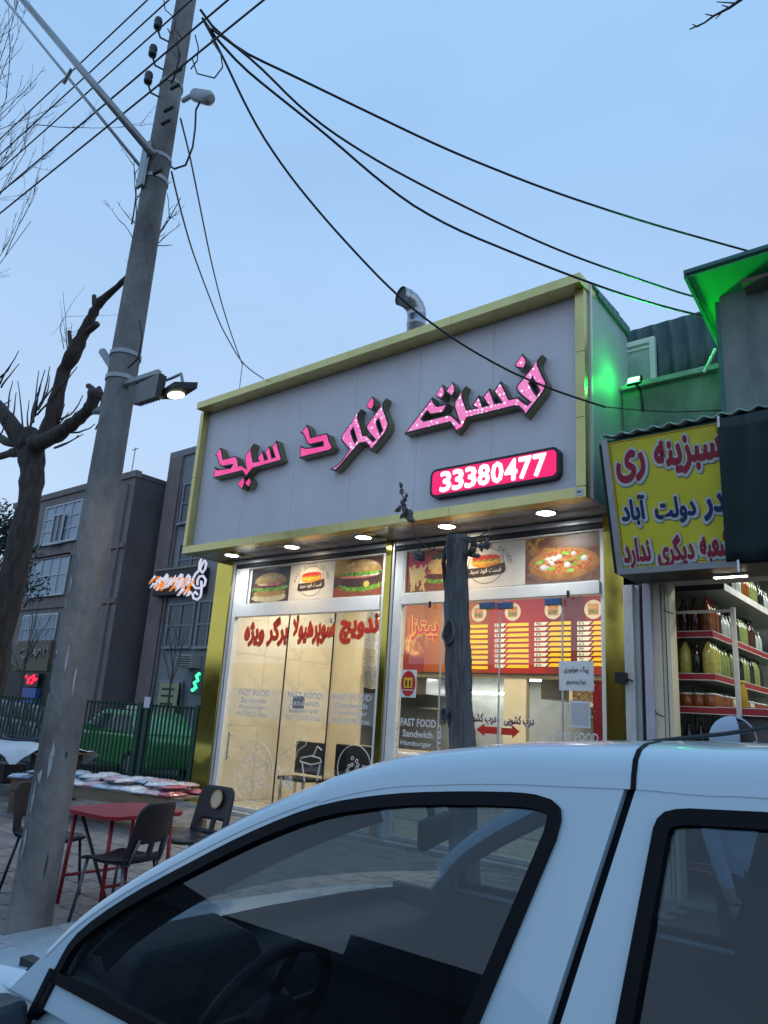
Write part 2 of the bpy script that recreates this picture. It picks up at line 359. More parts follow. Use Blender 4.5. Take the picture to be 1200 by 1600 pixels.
# tile joints read as thin recessed lines: big wall tiles on the left lining
tm = MB().box(-.003, .003, -.448, .448, -.298, .298).mesh('wall_tile', M_beige)
for iy in range(3):
    for iz in range(6):
        o = put(bpy.data.objects.new('wall_tile', tm)); o.location = (-10.231, 8.72+iy*.905, .36+iz*.605); sadopt(o)
# back wall with two kitchen hatches
BY = 11.0
zt = at(700, 1058, 'Y', BY).z; zc = 1.02
xa0, xa1 = at(560, 1100, 'Y', BY).x, at(787, 1100, 'Y', BY).x
xb0, xb1 = at(822, 1100, 'Y', BY).x, -4.0
w = MB().box(-10.23, -3.37, BY, BY+.12, zt, 3.94)
for a, b in ((-10.23, xa0), (xa1, xb0), (xb1, -3.37)): w.box(a, b, BY, BY+.12, .05, zt-.001)
w.box(xa0, xa1, BY+.001, BY+.119, .05, zc); w.box(xb0, xb1, BY+.001, BY+.119, .05, zc)
sp(w, 'back_wall', M_beige2)
sp(MB().box(-10.23, -3.37, 12.45, 12.55, .05, 3.94), 'kitchen_wall', mat('kitchen_tile', (.36, .38, .37), .3, var=.15, scale=4))
sp(MB().box(-10.24, -3.37, 8.24, 12.45, 3.941, 3.99), 'ceiling', mat('white_ceiling', (.72, .70, .66), .8))
for x in (xa0, xb0):
    sp(MB().box(x+.1, x+1.9, 12.0, 12.44, .05, 1.0), 'kitchen_counter', M_steel, b=.01)
    sp(MB().box(x+.15, x+1.6, 12.2, 12.44, 1.75, 1.79), 'kitchen_shelf', M_steel)
    sp(MB().box(x+.0, x+1.2, 11.5, 12.3, 2.0, 2.35), 'extractor_hood', mat('hood_dark', (.22, .22, .23), .35, .6), b=.01)
sp(MB().box(-8.6, -4.2, 9.9, 10.35, .05, 1.02), 'service_counter', M_white, b=.02)
M_tube = emit('led_tube', (1, .97, .9), 14)
M_panelled = emit('led_panel', (1, .93, .80), 6)
for nm, (x, y, z, sx) in {'a': (at(850, 1063, 'Y', 11.6).x, 11.6, at(850, 1063, 'Y', 11.6).z, .5), 'b': (-7.6, 12.3, 2.1, .6)}.items():
    sp(MB().box(x-sx, x+sx, y-.02, y+.02, z-.02, z+.02), 'led_tube', M_tube)
area('kitchen_light', (-7.0, 11.75, 2.3), 3.0, .3, 38, (1, .97, .92))
# ceiling panels and their light
for x in (-9.0, -6.6, -4.6):
    sp(MB().box(x-.3, x+.3, 9.2, 9.8, 3.915, 3.938), 'ceiling_lamp', M_panelled)
    area('shop_light', (x, 9.5, 3.90), .6, .6, 62, (1, .88, .68))
# front: pillars, frames, transoms, shutter slot
def gold_pillar(x0, x1, y0): return sp(MB().box(x0, x1, y0, 8.19, .052, 3.975), 'gold_pillar', M_gold, b=.004)
gold_pillar(-10.41, -9.985, 8.02); gold_pillar(-6.61, -6.505, 8.02); gold_pillar(-3.37, at(977, 1000, 'Y', 8.02).x, 8.02)
def prof(x0, x1, z0, z1, y0=8.06, y1=8.16, m=None, name='frame_profile'): return sp(MB().box(x0, x1, y0, y1, z0, z1), name, m or M_white, b=.006)
for x0, x1 in ((-9.98, -9.93), (-6.502, -6.46)): prof(x0, x1, .055, 3.97, 8.04, 8.14, M_alu, 'shutter_guide')
for x0, x1 in ((-9.915, -9.82), (-6.68, -6.615), (-6.455, -6.30), (-3.43, -3.375)): prof(x0, x1, .055, 3.83)
prof(-9.819, -6.681, 3.005, 3.215, 8.035); prof(-6.299, -3.431, 3.06, 3.212, 8.035)
prof(-9.819, -9.60, 3.216, 3.83, 8.065, 8.15); prof(-6.299, -6.27, 3.216, 3.83, 8.065, 8.15)
prof(-9.819, -6.681, 3.812, 3.835, 8.07); prof(-6.299, -3.431, 3.812, 3.835, 8.07)
prof(-9.92, -6.615, 3.84, 3.90, 8.05, 8.2, M_dark, 'shutter_slot'); prof(-6.455, -3.375, 3.84, 3.90, 8.05, 8.2, M_dark, 'shutter_slot')
prof(-9.92, -6.615, 3.905, 3.97, 8.045, 8.2, M_alu, 'shutter_box'); prof(-6.455, -3.375, 3.905, 3.97, 8.045, 8.2, M_alu, 'shutter_box')
prof(-9.819, -6.681, 3.22, 3.808, 8.10, 8.13, name='fascia_board'); prof(-6.299, -3.431, 3.22, 3.808, 8.10, 8.13, name='fascia_board')
prof(-9.819, -6.681, .055, .11, m=M_alu); prof(-6.299, -3.431, .055, .11, m=M_alu)
# glass panes with dark joints
jx1, jx2 = at(440, 1100, 'Y', FY).x, at(515, 1080, 'Y', FY).x
for a, b in ((-9.815, jx1-.01), (jx1+.01, jx2-.01), (jx2+.01, -6.685)):
    sp(MB().box(a, b, FY-.004, FY+.004, .115, 3.0), 'glass_pane', M_glass)
for x in (jx1, jx2): sp(MB().box(x-.009, x+.009, FY-.008, FY+.008, .115, 3.0), 'pane_joint', M_dark)
jr = [at(688, 1050, 'Y', FY).x, at(780, 1050, 'Y', FY).x, at(879, 1050, 'Y', FY).x]
ed = [-6.295]+jr+[-3.435]
for a, b in zip(ed, ed[1:]): sp(MB().box(a+.008, b-.008, FY-.004, FY+.004, .115, 3.055), 'glass_pane', M_glass)
for x in jr: sp(MB().box(x-.0075, x+.0075, FY-.009, FY+.009, .115, 3.055), 'pane_joint', M_alu)
for px in (765, 792, 868):   # blue door-closer clips
    p = at(px, 948 if px < 850 else 942, 'Y', FY); sp(MB().box(p.x-.10, p.x+.10, 8.0, 8.08, p.z-.035, p.z+.045), 'patch_fitting', mat('blue_fitting', (.03, .08, .20), .4), b=.006)
for px, py in ((672, 945), (888, 929)):
    p = at(px, py, 'Y', 8.03); sp(MB().box(p.x-.013, p.x+.013, 8.01, 8.034, p.z-.04, p.z+.045), 'shutter_stop', M_black)
def handle(px, py, h):
    p = at(px, py, 'Y', 8.02); g = MB().tube([(p.x, 8.085, p.z-h/2+.05), (p.x, 8.02, p.z-h/2+.05)], .01).tube([(p.x, 8.085, p.z+h/2-.05), (p.x, 8.02, p.z+h/2-.05)], .01).tube([(p.x, 8.02, p.z-h/2), (p.x, 8.02, p.z+h/2)], .014, 10)
    return sp(g, 'door_handle', M_steel)
handle(356, 1166, .42)
p = at(782, 1176, 'Y', 8.03)
for s in (-1, 1): sp(MB().tube([(p.x+s*.03, 8.085, p.z+.07), (p.x+s*.06, 8.03, p.z+.08), (p.x+s*.1, 8.01, p.z), (p.x+s*.1, 8.01, p.z-.25), (p.x+s*.03, 8.085, p.z-.3)], .012), 'door_handle', M_steel)
sp(MB().box(-9.9, -9.80, 7.99, 8.08, .12, .24), 'pivot_block', M_steel, b=.008)
# ------------------------------------------------------------------ things inside
duct = MB().lathe([(.02, 1.98), (.12, 2.0), (.17, 2.1), (.185, 2.3)] + [(.185+.006*(i % 2), 2.3+i*.05) for i in range(1, 32)] + [(.18, 3.92)], n=20)
p = at(583, 1040, 'Y', 9.55); d = duct.build('foil_duct', mat('duct_foil', (.60, .58, .52), .35, .7, var=.25, scale=24, bump=.8, bscale=26), smooth=True); d.location = (p.x, 9.55, 0); tag(d, 'silver foil air duct hanging behind the left shop window', 'duct')
p = at(465, 1097, 'X', -10.225)
sw = thing('switch_panel', 'dark switch panel in pale frame on the beige tiled wall', 'switch panel', p)
MB().box(0, .02, -.20, .17, -.15, .15).build('frame', M_white, sw); MB().box(.021, .03, -.15, .15, -.11, .11).build('panel', M_black, sw)
fan = thing('wall_fan', 'dark wall fan with white grille high inside the left shop window', 'fan', at(520, 972, 'Y', 10.96))
g = MB(); Mx = Matrix.Rotation(PI/2, 3, 'X')
for r in (.06, .13, .20): g.tube([V3((r*math.cos(a), -.22, r*math.sin(a))) for a in [2*PI*i/20 for i in range(21)]], .006, 5)
for i in range(10): a = 2*PI*i/10; g.tube([(0, -.22, 0), (.2*math.cos(a), -.22, .2*math.sin(a))], .004, 4)
g.build('grille', M_white, fan)
MB().tube([(0, .02, 0), (0, -.12, 0)], .05).build('motor', M_black, fan)
for i in range(3):
    a = 2*PI*i/3; MB().add([(.02*math.cos(a), -.17, .02*math.sin(a)), (.17*math.cos(a-.35), -.16, .17*math.sin(a-.35)), (.18*math.cos(a+.2), -.19, .18*math.sin(a+.2)), (.1*math.cos(a+.5), -.185, .1*math.sin(a+.5))], [(0, 1, 2, 3)]).build('blade', M_black, fan)
def black_bench(x, y, w, lab):
    t = thing('dining_bench', lab, 'bench', (x, y, .05))
    bev(MB().box(-w/2, w/2, -.22, .22, .40, .46).build('seat', M_black, t), .02); bev(MB().box(-w/2, w/2, .16, .24, .5, 1.02).build('backrest', M_black, t), .02)
    for sx in (-1, 1):
        for sy in (-1, 1): MB().box(sx*(w/2-.05)-.02, sx*(w/2-.05)+.02, sy*.17-.02, sy*.17+.02, 0, .405).build('leg', M_steel, t)
q = at(470, 1190, 'Y', 9.3); black_bench(q.x, 9.3, .62, 'black upholstered seat behind the drawn cup on the left shop window')
q = at(545, 1175, 'Y', 9.6); black_bench(q.x, 9.6, .9, 'black upholstered seat behind the drawn pizza on the left shop window')
# menu board
MY = BY-.06
def mp_(px, py): return at(px, py, 'Y', MY-.012)
a, b = mp_(606, 1049), mp_(1010, 938); bx0, bx1, bz0, bz1 = a.x, b.x, a.z, mp_(780, 933).z
menu = thing('menu_board', 'long red and orange menu board with yellow and white price strips', 'menu board', ((bx0+bx1)/2, MY, bz0))
P = Paint(190, 44, (bx1-bx0)/(bz1-bz0), 5); P.fill((.27, .012, .01), (.18, .008, .007), 2)
uu = P.u/P.A
P.blend(np.exp(-((uu-.27)/.13)**2)*.95*np.clip(.35+P.v, 0, 1), (.55, .20, .012)); P.blend(np.clip((uu-.66)/.08, 0, 1)*(uu < .80), (.10, .012, .02)); P.blend((uu > .46)*(uu < .66)*.5, (.42, .012, .012))
P.blend((uu < .16)*np.clip(P.v*1.4-.2, 0, 1)*.8, (.46, .15, .01))
P.blend((uu < .17)*np.clip((.22-P.v)/.05, 0, 1), (.20, .012, .012))
P.blend(P.E(.115*P.A, .40, .045*P.A, .17, .2, .5), (.45, .12, .02), (.70, .40, .12), 26); P.blend(P.E(.15*P.A, .38, .03*P.A, .12, .2, .4), (.28, .05, .02), (.5, .2, .05), 26)
P.blend(P.E(.045*P.A, .34, .018*P.A, .10, .2, .3), (.55, .25, .08), (.7, .5, .2), 20); P.blend(P.E(.03*P.A, .21, .03*P.A, .03, .4), (.5, .42, .3))
o = poster('board_print', P, colattr('menu_print', .7), None, (bx0, MY-.006, bz0), XR, ZU, bx1-bx0, bz1-bz0); o.parent = menu; MI = Matrix.Translation(-V3(((bx0+bx1)/2, MY, bz0))); o.matrix_parent_inverse = MI
def madd(o): o.parent = menu; o.matrix_parent_inverse = MI; return o
madd(MB().box(bx0-.02, bx1+.02, MY-.003, MY+.055, bz0-.02, bz1+.02).build('backing', M_dark))
M_yel = mat('price_yellow', (.78, .50, .02), .5, var=.05); M_cream = mat('price_white', (.74, .70, .62), .5, var=.05); M_ink = mat('dark_ink', (.05, .02, .015), .6)
M_yel_t = mat('yellow_ink', (.85, .42, .02), .5, var=.03); M_redink = mat('red_ink', (.50, .012, .01), .5, var=.05)
nums = ['۹۱', '۲۸', '۲۱', '۲۹', '۲۵', '۵۸', '۵۱', '۴۴', '۵۱', '۶۲']
cols = [((733, 748), (748, 762), 977), ((773, 791), (793, 826), 975), ((835, 857), (859, 892), 973), ((902, 925), (927, 960), 972)]
for ci, (wpx, ypx, y0) in enumerate(cols):
    for r in range(9):
        py = y0 + r*8.0 + 2; z = mp_(wpx[0], py).z; h = .052
        x0, x1 = mp_(wpx[0], py).x, mp_(wpx[1], py).x; X0, X1 = mp_(ypx[0], py).x, mp_(ypx[1], py).x
        if ci > 0: madd(shape('price_strip', [[(x0, z-h/2), (x1-.06, z-h/2), (x1, z+h/2), (x0, z+h/2)]], M_cream, None, (0, MY-.014, 0), XR, ZU, .008))
        if ci == 0: x1 = mp_(725, py).x
        madd(shape('name_strip', [[((X0 if ci else x1)-.04, z-h/2), (X1, z-h/2), (X1, z+h/2), ((X0 if ci else x1)+.02, z+h/2)]], M_yel, None, (0, MY-.014, 0), XR, ZU, .008))
        if ci > 0: madd(text('price', nums[(r+ci*2-4) % 10], M_ink, None, ((x0+x1)/2-.05, MY-.0235, z), XR, ZU, .085, .04, 0, .02))
    cpx = [(748, 958), (801, 956), (864, 953), (927, 952)][ci]; c = mp_(*cpx)
    madd(shape('round_picture', [ell(c.x, c.z, .15, .15)], mat('disc_cream', (.62, .52, .38), .5), None, (0, MY-.010, 0), XR, ZU, .004))
    P = Paint(26, 26, 1, 50+ci); P.fill((.25, .08, .03), (.55, .32, .10), 9); P.blend(P.E(.5, .3, .5, .16, .3, .4), (.08, .06, .05), (.3, .3, .05), 12); P.blend(P.E(.5, .72, .45, .2, .3, .3), (.6, .35, .12), (.5, .1, .04), 10)
    madd(poster('food_picture', P, colattr('menu_print', .7), None, (c.x-.085, MY-.017, c.z-.085), XR, ZU, .17, .17))
c = mp_(662, 982)
madd(text('menu_title', 'پیتزا', M_yel_t, None, (c.x, MY-.0155, c.z), XR, ZU, .68, .50, 0, .07, True)); madd(text('menu_title', 'پیتزا', M_redink, None, (c.x, MY-.0195, c.z), XR, ZU, .66, .48, 0, .025, True))
# framed calligraphy on the back wall
c = at(918, 1087, 'Y', BY-.02); fr = thing('framed_calligraphy', 'framed calligraphy in cream mount on the shop back wall', 'picture', (c.x, BY-.03, c.z))
bev(MB().box(-.30, .30, 0, .028, -.17, .17).build('frame', mat('frame_cream', (.55, .45, .28), .5), fr), .006)
P = Paint(60, 24, 2.4, 77); P.fill((.07, .04, .025), (.10, .06, .035), 4); P.blend((P.noise(14) > .60)*.9, (.4, .28, .13)); poster('calligraphy', P, colattr('menu_print', .7), fr, (-.24, -.003, -.10), XR, ZU, .48, .2)
# red hanging sign with rounded top at the right edge of the doors
c = at(938, 1090, 'Y', 8.35); rb = thing('red_board', 'tall red round topped board inside the door beside the right gold pillar', 'board', (c.x, 8.35, .05))
shape('board', [[(-.09, 0), (.09, 0), (.09, 1.9)] + [(.09*math.cos(a), 1.9+.16*math.sin(a)) for a in [PI*i/10 for i in range(1, 10)]] + [(-.09, 1.9)]], mat('red_board_paint', (.45, .015, .02), .4), rb, (0, 0, 0), XR, ZU, .03)
# ------------------------------------------------------------------ lettering and drawings on the glass
M_red = mat('red_vinyl', (.68, .03, .012), .45, var=.06, scale=20); M_orange = mat('orange_outline', (.85, .30, .04), .5, var=.05)
GY = FY-.0065
def glass_text(s, x0, x1, y0, y1, col=M_red, line=M_orange, bold=.045, ar=True, out=.035):
    c = at((x0+x1)/2, (y0+y1)/2, 'Y', GY); w = abs(at(x1, (y0+y1)/2, 'Y', GY).x-at(x0, (y0+y1)/2, 'Y', GY).x); h = abs(at((x0+x1)/2, y0, 'Y', GY).z-at((x0+x1)/2, y1, 'Y', GY).z)
    if line: sadopt(text('window_lettering', s, line, None, (c.x, GY, c.z), XR, ZU, w+out, h+out, 0, bold+.03, ar))
    sadopt(text('window_lettering', s, col, None, (c.x, GY-.004, c.z), XR, ZU, w, h, 0, bold, ar))
glass_text('برگر ویژه', 382, 449, 966, 1009)
glass_text('سوپرهیولا', 457, 522, 961, 1009)
glass_text('اندویچ', 531, 596, 956, 1005)
M_frost = mat('white_vinyl', (.72, .74, .76), .6, var=.05)
M_maroon = mat('maroon_vinyl', (.20, .012, .03), .5)
glass_text('درب کشویی', 788, 834, 1119, 1135, M_maroon, M_frost, .03, True, .03); glass_text('درب کشویی', 729, 775, 1115, 1131, M_maroon, M_frost, .03, True, .03)
def gp(px, py): q = at(px, py, 'Y', GY); return (q.x, q.z)
for pts in ([(812, 1143), (800, 1133), (800, 1138), (783, 1137), (783, 1148), (800, 1149), (800, 1154)], [(744, 1140), (757, 1130), (757, 1135), (777, 1136), (777, 1147), (757, 1146), (757, 1151)]):
    sadopt(shape('sliding_arrow', [[gp(*q) for q in pts]], M_red, None, (0, GY, 0), XR, ZU, .002))
def decal(px0, px1, py0, n):
    z0 = at(px0, py0, 'Y', GY).z; xa, xb = at(px0, py0, 'Y', GY).x, at(px1, py0, 'Y', GY).x; w = xb-xa
    for s, dz, h, ww, off in (('FAST FOOD', .06, .10, w*.92, 0), ('Sandwich', .20, .09, w*.78, 0), ('Hamburger', .33, .085, w*.80, -.02), ('FAST FOOD', .455, .06, w*.42, -w*.26), ('Pizza', .455, .075, w*.30, w*.18))[:n]:
        sadopt(text('window_lettering', s, M_frost, None, ((xa+xb)/2+off, GY, z0-dz), XR, ZU, ww, h, 0, .02))
    for sx in (xa-.03, xb+.03):
        if n > 3: sadopt(text('window_lettering', 'SEYED', M_frost, None, (sx, GY, z0-.27), ZU, V3((-1, 0, 0)), .40, .06, 0, .02))
decal(624, 684, 1120, 5); decal(864, 938, 1140, 5)
M_faint = glass('frosted_vinyl', (.93, .95, .95), 1.2, .4)
def faint(name, alpha):
    m = bpy.data.materials.new(name); m.use_nodes = True; N = m.node_tree.nodes; L = m.node_tree.links; N.clear(); o = N.new('ShaderNodeOutputMaterial'); t = N.new('ShaderNodeBsdfTransparent'); d = N.new('ShaderNodeBsdfDiffuse'); d.inputs[0].default_value = (.78, .80, .84, 1)
    nz = N.new('ShaderNodeTexNoise'); nz.inputs['Scale'].default_value = 4; mr = N.new('ShaderNodeMapRange'); mr.inputs['To Min'].default_value = alpha*.7; mr.inputs['To Max'].default_value = alpha*1.3
    x = N.new('ShaderNodeMixShader'); L.new(nz.outputs['Fac'], mr.inputs['Value']); L.new(mr.outputs[0], x.inputs[0]); L.new(t.outputs[0], x.inputs[1]); L.new(d.outputs[0], x.inputs[2]); L.new(x.outputs[0], o.inputs[0]); return m
M_f1, M_f2 = faint('frosted_band', .20), faint('frosted_letters', .42)
zb0, zb1 = 1.42, 1.86
for a, b in ((-9.81, jx1-.012), (jx1+.012, jx2-.012), (jx2+.012, -6.69)):
    sadopt(MB().add([(a, GY+.002, zb0), (b, GY+.002, zb0), (b, GY+.002, zb1), (a, GY+.002, zb1)], [(0, 1, 2, 3)]).build('frosted_band', M_f1))
    cx = (a+b)/2
    for s, z, h, ww in (('FAST FOOD', 1.79, .09, .72), ('Sandwich', 1.68, .085, .6), ('Hamburger', 1.57, .08, .62), ('FAST FOOD Pizza', 1.47, .065, .7)):
        sadopt(text('window_lettering', s, M_f2, None, (cx, GY, z), XR, ZU, min(ww, (b-a)*.9), h, 0, .02))
def lines(name, polys, r=.008, m=None):
    g = MB()
    for L in polys: g.tube([(x, GY-.001, z) for x, z in L], r, 5)
    return sadopt(g.build(name, m or M_f2))
def circ(cx, cz, rx, rz, n=26, a0=0, a1=2*PI): return [(cx+rx*math.cos(a0+(a1-a0)*i/n), cz+rz*math.sin(a0+(a1-a0)*i/n)) for i in range(n+1)]
c = gp(395, 1205); pz = [circ(c[0], c[1], .44, .44)]
for i in range(9): a = i*2.4; pz.append(circ(c[0]+.30*math.cos(a)*(.55+.05*i), c[1]+.30*math.sin(a)*(.55+.05*i), .09, .09, 12))
for i in range(26): a = i*.9; rr_ = .38*math.sqrt((i+1)/27); pz.append(circ(c[0]+rr_*math.cos(a*2.1), c[1]+rr_*math.sin(a*2.1), .02, .02, 6))
lines('pizza_drawing', pz, .006)
c = gp(553, 1200); lines('pizza_drawing', [circ(c[0], c[1], .30, .30)] + [circ(c[0]+.16*math.cos(i*2.3)*(.3+.07*i), c[1]+.14*math.sin(i*2.3)*(.3+.07*i), .022, .022, 8) for i in range(12)], .007)
L = [gp(x, y) for x, y in [(440, 1210), (434, 1195), (438, 1180), (455, 1168), (464, 1163), (472, 1152), (479, 1155), (478, 1164), (466, 1172), (460, 1190), (452, 1205), (440, 1210)]]
lines('chicken_leg_drawing', [L], .008)
cup = [[gp(x, y) for x, y in Q] for Q in ([(472, 1192), (476, 1222)], [(500, 1194), (495, 1220)], [(469, 1190), (471, 1184), (486, 1181), (500, 1185), (502, 1191), (486, 1195), (469, 1190)], [(489, 1182), (496, 1166), (503, 1172)])]
lines('cup_drawing', cup, .011)
g = [];  rs = random.Random(5)
for i in range(12): q = gp(438+rs.uniform(0, 18), 1216+rs.uniform(0, 14)); g.append(circ(q[0], q[1], .03, .045, 6))
lines('fries_drawing', g, .005)
# paper notices
def notice(name, label, px, w, h, parts):
    c = at(px[0], px[1], 'Y', FY-.012); t = thing(name, label, 'notice', (c.x, FY-.012, c.z)); MB().box(-w/2, w/2, 0, .004, -h/2, h/2).build('sheet', M_cream if name == 'card' else mat('paper', (.66, .70, .74), .7, var=.03), t); parts(t, w, h)
def n1(t, w, h):
    text('writing', 'پیک موتوری', M_ink, t, (0, -.003, h*.2), XR, ZU, w*.72, h*.24, 0, .02, True); text('writing', 'نیازمندیم', M_ink, t, (0, -.003, -h*.22), XR, ZU, w*.56, h*.24, 0, .02, True)
notice('paper_notice', 'white paper notice with two lines of black writing on the door glass', (900, 1056), .42, .33, n1)
notice('card_notice', 'small blank white card taped to the door glass below the paper notice', (906, 1116), .25, .29, lambda t, w, h: MB().box(-w*.40, w*.40, -.003, 0, -h*.38, h*.42).build('inset', mat('card_grey', (.5, .52, .55), .7, var=.25, scale=60), t))
def n2(t, w, h):
    shape('roundel', [ell(0, 0, w*.46, h*.46)], M_redink, t, (0, -.003, 0), XR, ZU, 0); shape('yellow_square', [[(-.07, -.055), (.07, -.055), (.07, .075), (-.07, .075)]], mat('sticker_yellow', (.80, .50, .02), .5), t, (0, -.006, 0), XR, ZU, 0)
    for s in (-1, 1): shape('figure_symbol', [[(s*.03-.012, -.04), (s*.03+.012, -.04), (s*.03+.016, .03), (s*.03, .055), (s*.03-.016, .03)]], M_black, t, (0, -.009, 0), XR, ZU, 0)
    shape('white_bar', [[(-w*.36, -h*.25), (w*.36, -h*.25), (w*.36, -h*.22), (-w*.36, -h*.22)]], M_frost, t, (0, -.006, 0), XR, ZU, 0)
notice('sticker_notice', 'white square sticker with red roundel and two small figures on the glass', (638, 1068), .26, .36, n2)
# ================================================================== food pictures along the fascia
M_print = colattr('photo_print', .22)
PY = 8.094
def food(name, label, x0, x1, paint, nx=96, ny=64):
    z0, z1 = 3.235, 3.80; t = thing(name, label, 'poster', (x0, PY, z0)); P = Paint(nx, ny, (x1-x0)/(z1-z0), int(-x0*100)); paint(P)
    poster('print', P, M_print, t, (0, 0, 0), XR, ZU, x1-x0, z1-z0); return t
def lettuce(P, cx, cy, rx, ry): P.blend(P.E(cx, cy, rx, ry, .12, .7, 26), (.05, .22, .01), (.35, .55, .06), 24)
def seeds(P, cx, cy, rx, ry, col): P.blend(P.E(cx, cy, rx, ry, .2)*(P.noise(55, 1) > .72), col)
def burger1(P):
    A = P.A; cx = A*.5; P.fill((.035, .028, .025), (.075, .06, .05), 2); P.blend((P.v < .2)*.7, (.10, .05, .03))
    P.blend(P.E(cx, .14, A*.44, .14, .08, .25, 9), (.60, .48, .22), (.74, .62, .34), 9)
    P.blend(P.E(cx, .26, A*.42, .10, .1), (.42, .20, .05), (.55, .30, .08), 9); lettuce(P, cx, .40, A*.46, .085)
    P.blend(P.E(cx-.05, .47, A*.40, .06, .12, .5, 15), (.14, .04, .03), (.28, .07, .05), 20); P.blend(P.E(cx-.16, .53, A*.2, .05, .2, .4), (.75, .55, .28)); P.blend(P.E(cx+.18, .52, A*.2, .05, .2, .5), (.50, .08, .06), (.7, .3, .25), 20)
    b = P.E(cx, .60, A*.40, .25, .05, .05)*(P.v > .55); P.blend(b, (.58, .34, .10), (.70, .45, .16), 7); P.shade(b, cx-.1, .75, A*.42, .3, .55); seeds(P, cx, .72, A*.3, .1, (.8, .68, .4))
def burger2(P):
    A = P.A; cx = A*.56; P.fill((.06, .03, .02), (.12, .05, .02), 2); P.blend((P.v < .25)*1., (.28, .07, .03), (.36, .10, .04), 4); P.blend(P.E(A*.12, .85, A*.2, .25, .9), (.55, .32, .06))
    lettuce(P, cx, .26, A*.43, .14); P.blend(P.E(cx, .38, A*.44, .15, .08, .25), (.055, .025, .02), (.14, .06, .04), 22)
    P.blend(P.E(cx+.2, .30, .10, .08, .1, .2), (.75, .55, .10)); P.blend(P.E(cx-.1, .52, A*.38, .05, .15, .5), (.62, .10, .05), (.75, .30, .18), 14); P.blend(P.E(cx+.25, .55, A*.2, .04, .2, .4), (.72, .70, .62)); lettuce(P, cx, .60, A*.42, .07)
    b = P.E(cx, .66, A*.39, .30, .05, .05)*(P.v > .62); P.blend(b, (.60, .30, .07), (.75, .46, .15), 6); P.shade(b, cx-.1, .8, A*.42, .32, .5); seeds(P, cx, .80, A*.32, .12, (.82, .70, .45))
def fries(P):
    A = P.A; P.fill((.28, .05, .03), (.40, .09, .05), 2); P.blend((P.v < .22)*1., (.22, .07, .03), (.30, .10, .05), 5); P.blend(P.E(A*.3, .70, A*.3, .22, .15), (.45, .02, .05), (.55, .04, .08), 4)
    for i in range(26):
        rs = random.Random(i); x, y = A*(.06+rs.random()*.36), .12+rs.random()*.42; a = rs.uniform(-.6, .6); d = np.abs((P.u-x)*math.cos(a)+(P.v-y)*math.sin(a)); l = np.abs(-(P.u-x)*math.sin(a)+(P.v-y)*math.cos(a))
        P.blend((d < .028)*(l < .16), (.72+.1*rs.random(), .54, .16+.1*rs.random()))
    cx = A*.74; lettuce(P, cx, .26, A*.25, .09); P.blend(P.E(cx, .35, A*.26, .09, .1, .2), (.09, .035, .02), (.18, .07, .04), 16); P.blend(P.E(cx, .45, A*.24, .05, .15, .4), (.65, .12, .05), (.8, .6, .2), 12); P.blend(P.E(cx, .62, A*.24, .17, .06), (.60, .34, .10), (.74, .52, .2), 7); P.blend(P.E(A*.8, .85, A*.12, .1, .4, .4), (.06, .07, .03))
def pizza(P):
    A = P.A; cx = A*.52; P.fill((.13, .05, .02), (.24, .10, .05), 3); P.blend((P.v < .25)*.8, (.16, .08, .05), (.26, .15, .10), 8)
    P.blend(np.clip((P.v-.55)*2, 0, 1)*np.clip((P.noise(5)-.42)*5, 0, 1)*(P.u < A*.6), (.80, .26, .02), (.95, .55, .08), 8)
    P.blend(P.E(A*.75, .95, A*.3, .22, .9), (.45, .33, .25))
    cr = P.E(cx, .40, A*.47, .34, .04, .05); P.blend(cr, (.50, .19, .05), (.66, .30, .09), 7); P.shade(cr, cx, .5, A*.47, .36, .35)
    P.blend(P.E(cx, .44, A*.40, .25, .07, .15), (.42, .10, .03), (.62, .28, .08), 24)
    for i in range(16):
        rs = random.Random(i+40); a = rs.random()*2*PI; r = math.sqrt(rs.random()); P.blend(P.E(cx+A*.32*r*math.cos(a), .45+.18*r*math.sin(a), A*.035+.02*rs.random(), .028+.015*rs.random(), .3, .5, 20), [(.22, .34, .04), (.70, .66, .52), (.26, .05, .03)][i % 3])
    for x, y, s in ((.26, .34, .09), (.47, .55, .075), (.58, .36, .08), (.80, .48, .085), (.66, .60, .06), (.38, .40, .05)): m = P.E(A*x, y, s*.95, s*.75, .15, .15); P.blend(m, (.80, .76, .62)); P.shade(m, A*x-.02, y+.03, s, s*.8, .4)
    for x, y in ((.55, .62), (.36, .30), (.62, .24), (.20, .46)): P.blend(P.E(A*x, y, .09, .04, .2, .5, 20), (.12, .36, .03), (.4, .6, .1), 16)
food('burger_poster', 'photo poster of a layered sandwich on dark ground beside the door end', -9.54, -8.62, burger1)
food('burger_poster', 'photo poster of a big burger with lettuce beside the middle gold pillar', -7.655, -6.695, burger2)
food('fries_poster', 'photo poster of french fries and a burger behind the tree trunk', -6.268, -5.555, fries)
food('pizza_poster', 'photo poster of a whole pizza with cheese balls above the doors', -4.415, -3.44, pizza, 120, 72)
M_cream2 = mat('logo_ground', (.74, .68, .58), .3, var=.04); M_brown = mat('logo_brown', (.05, .028, .02), .4); M_grey = mat('logo_grey', (.28, .25, .22), .4)
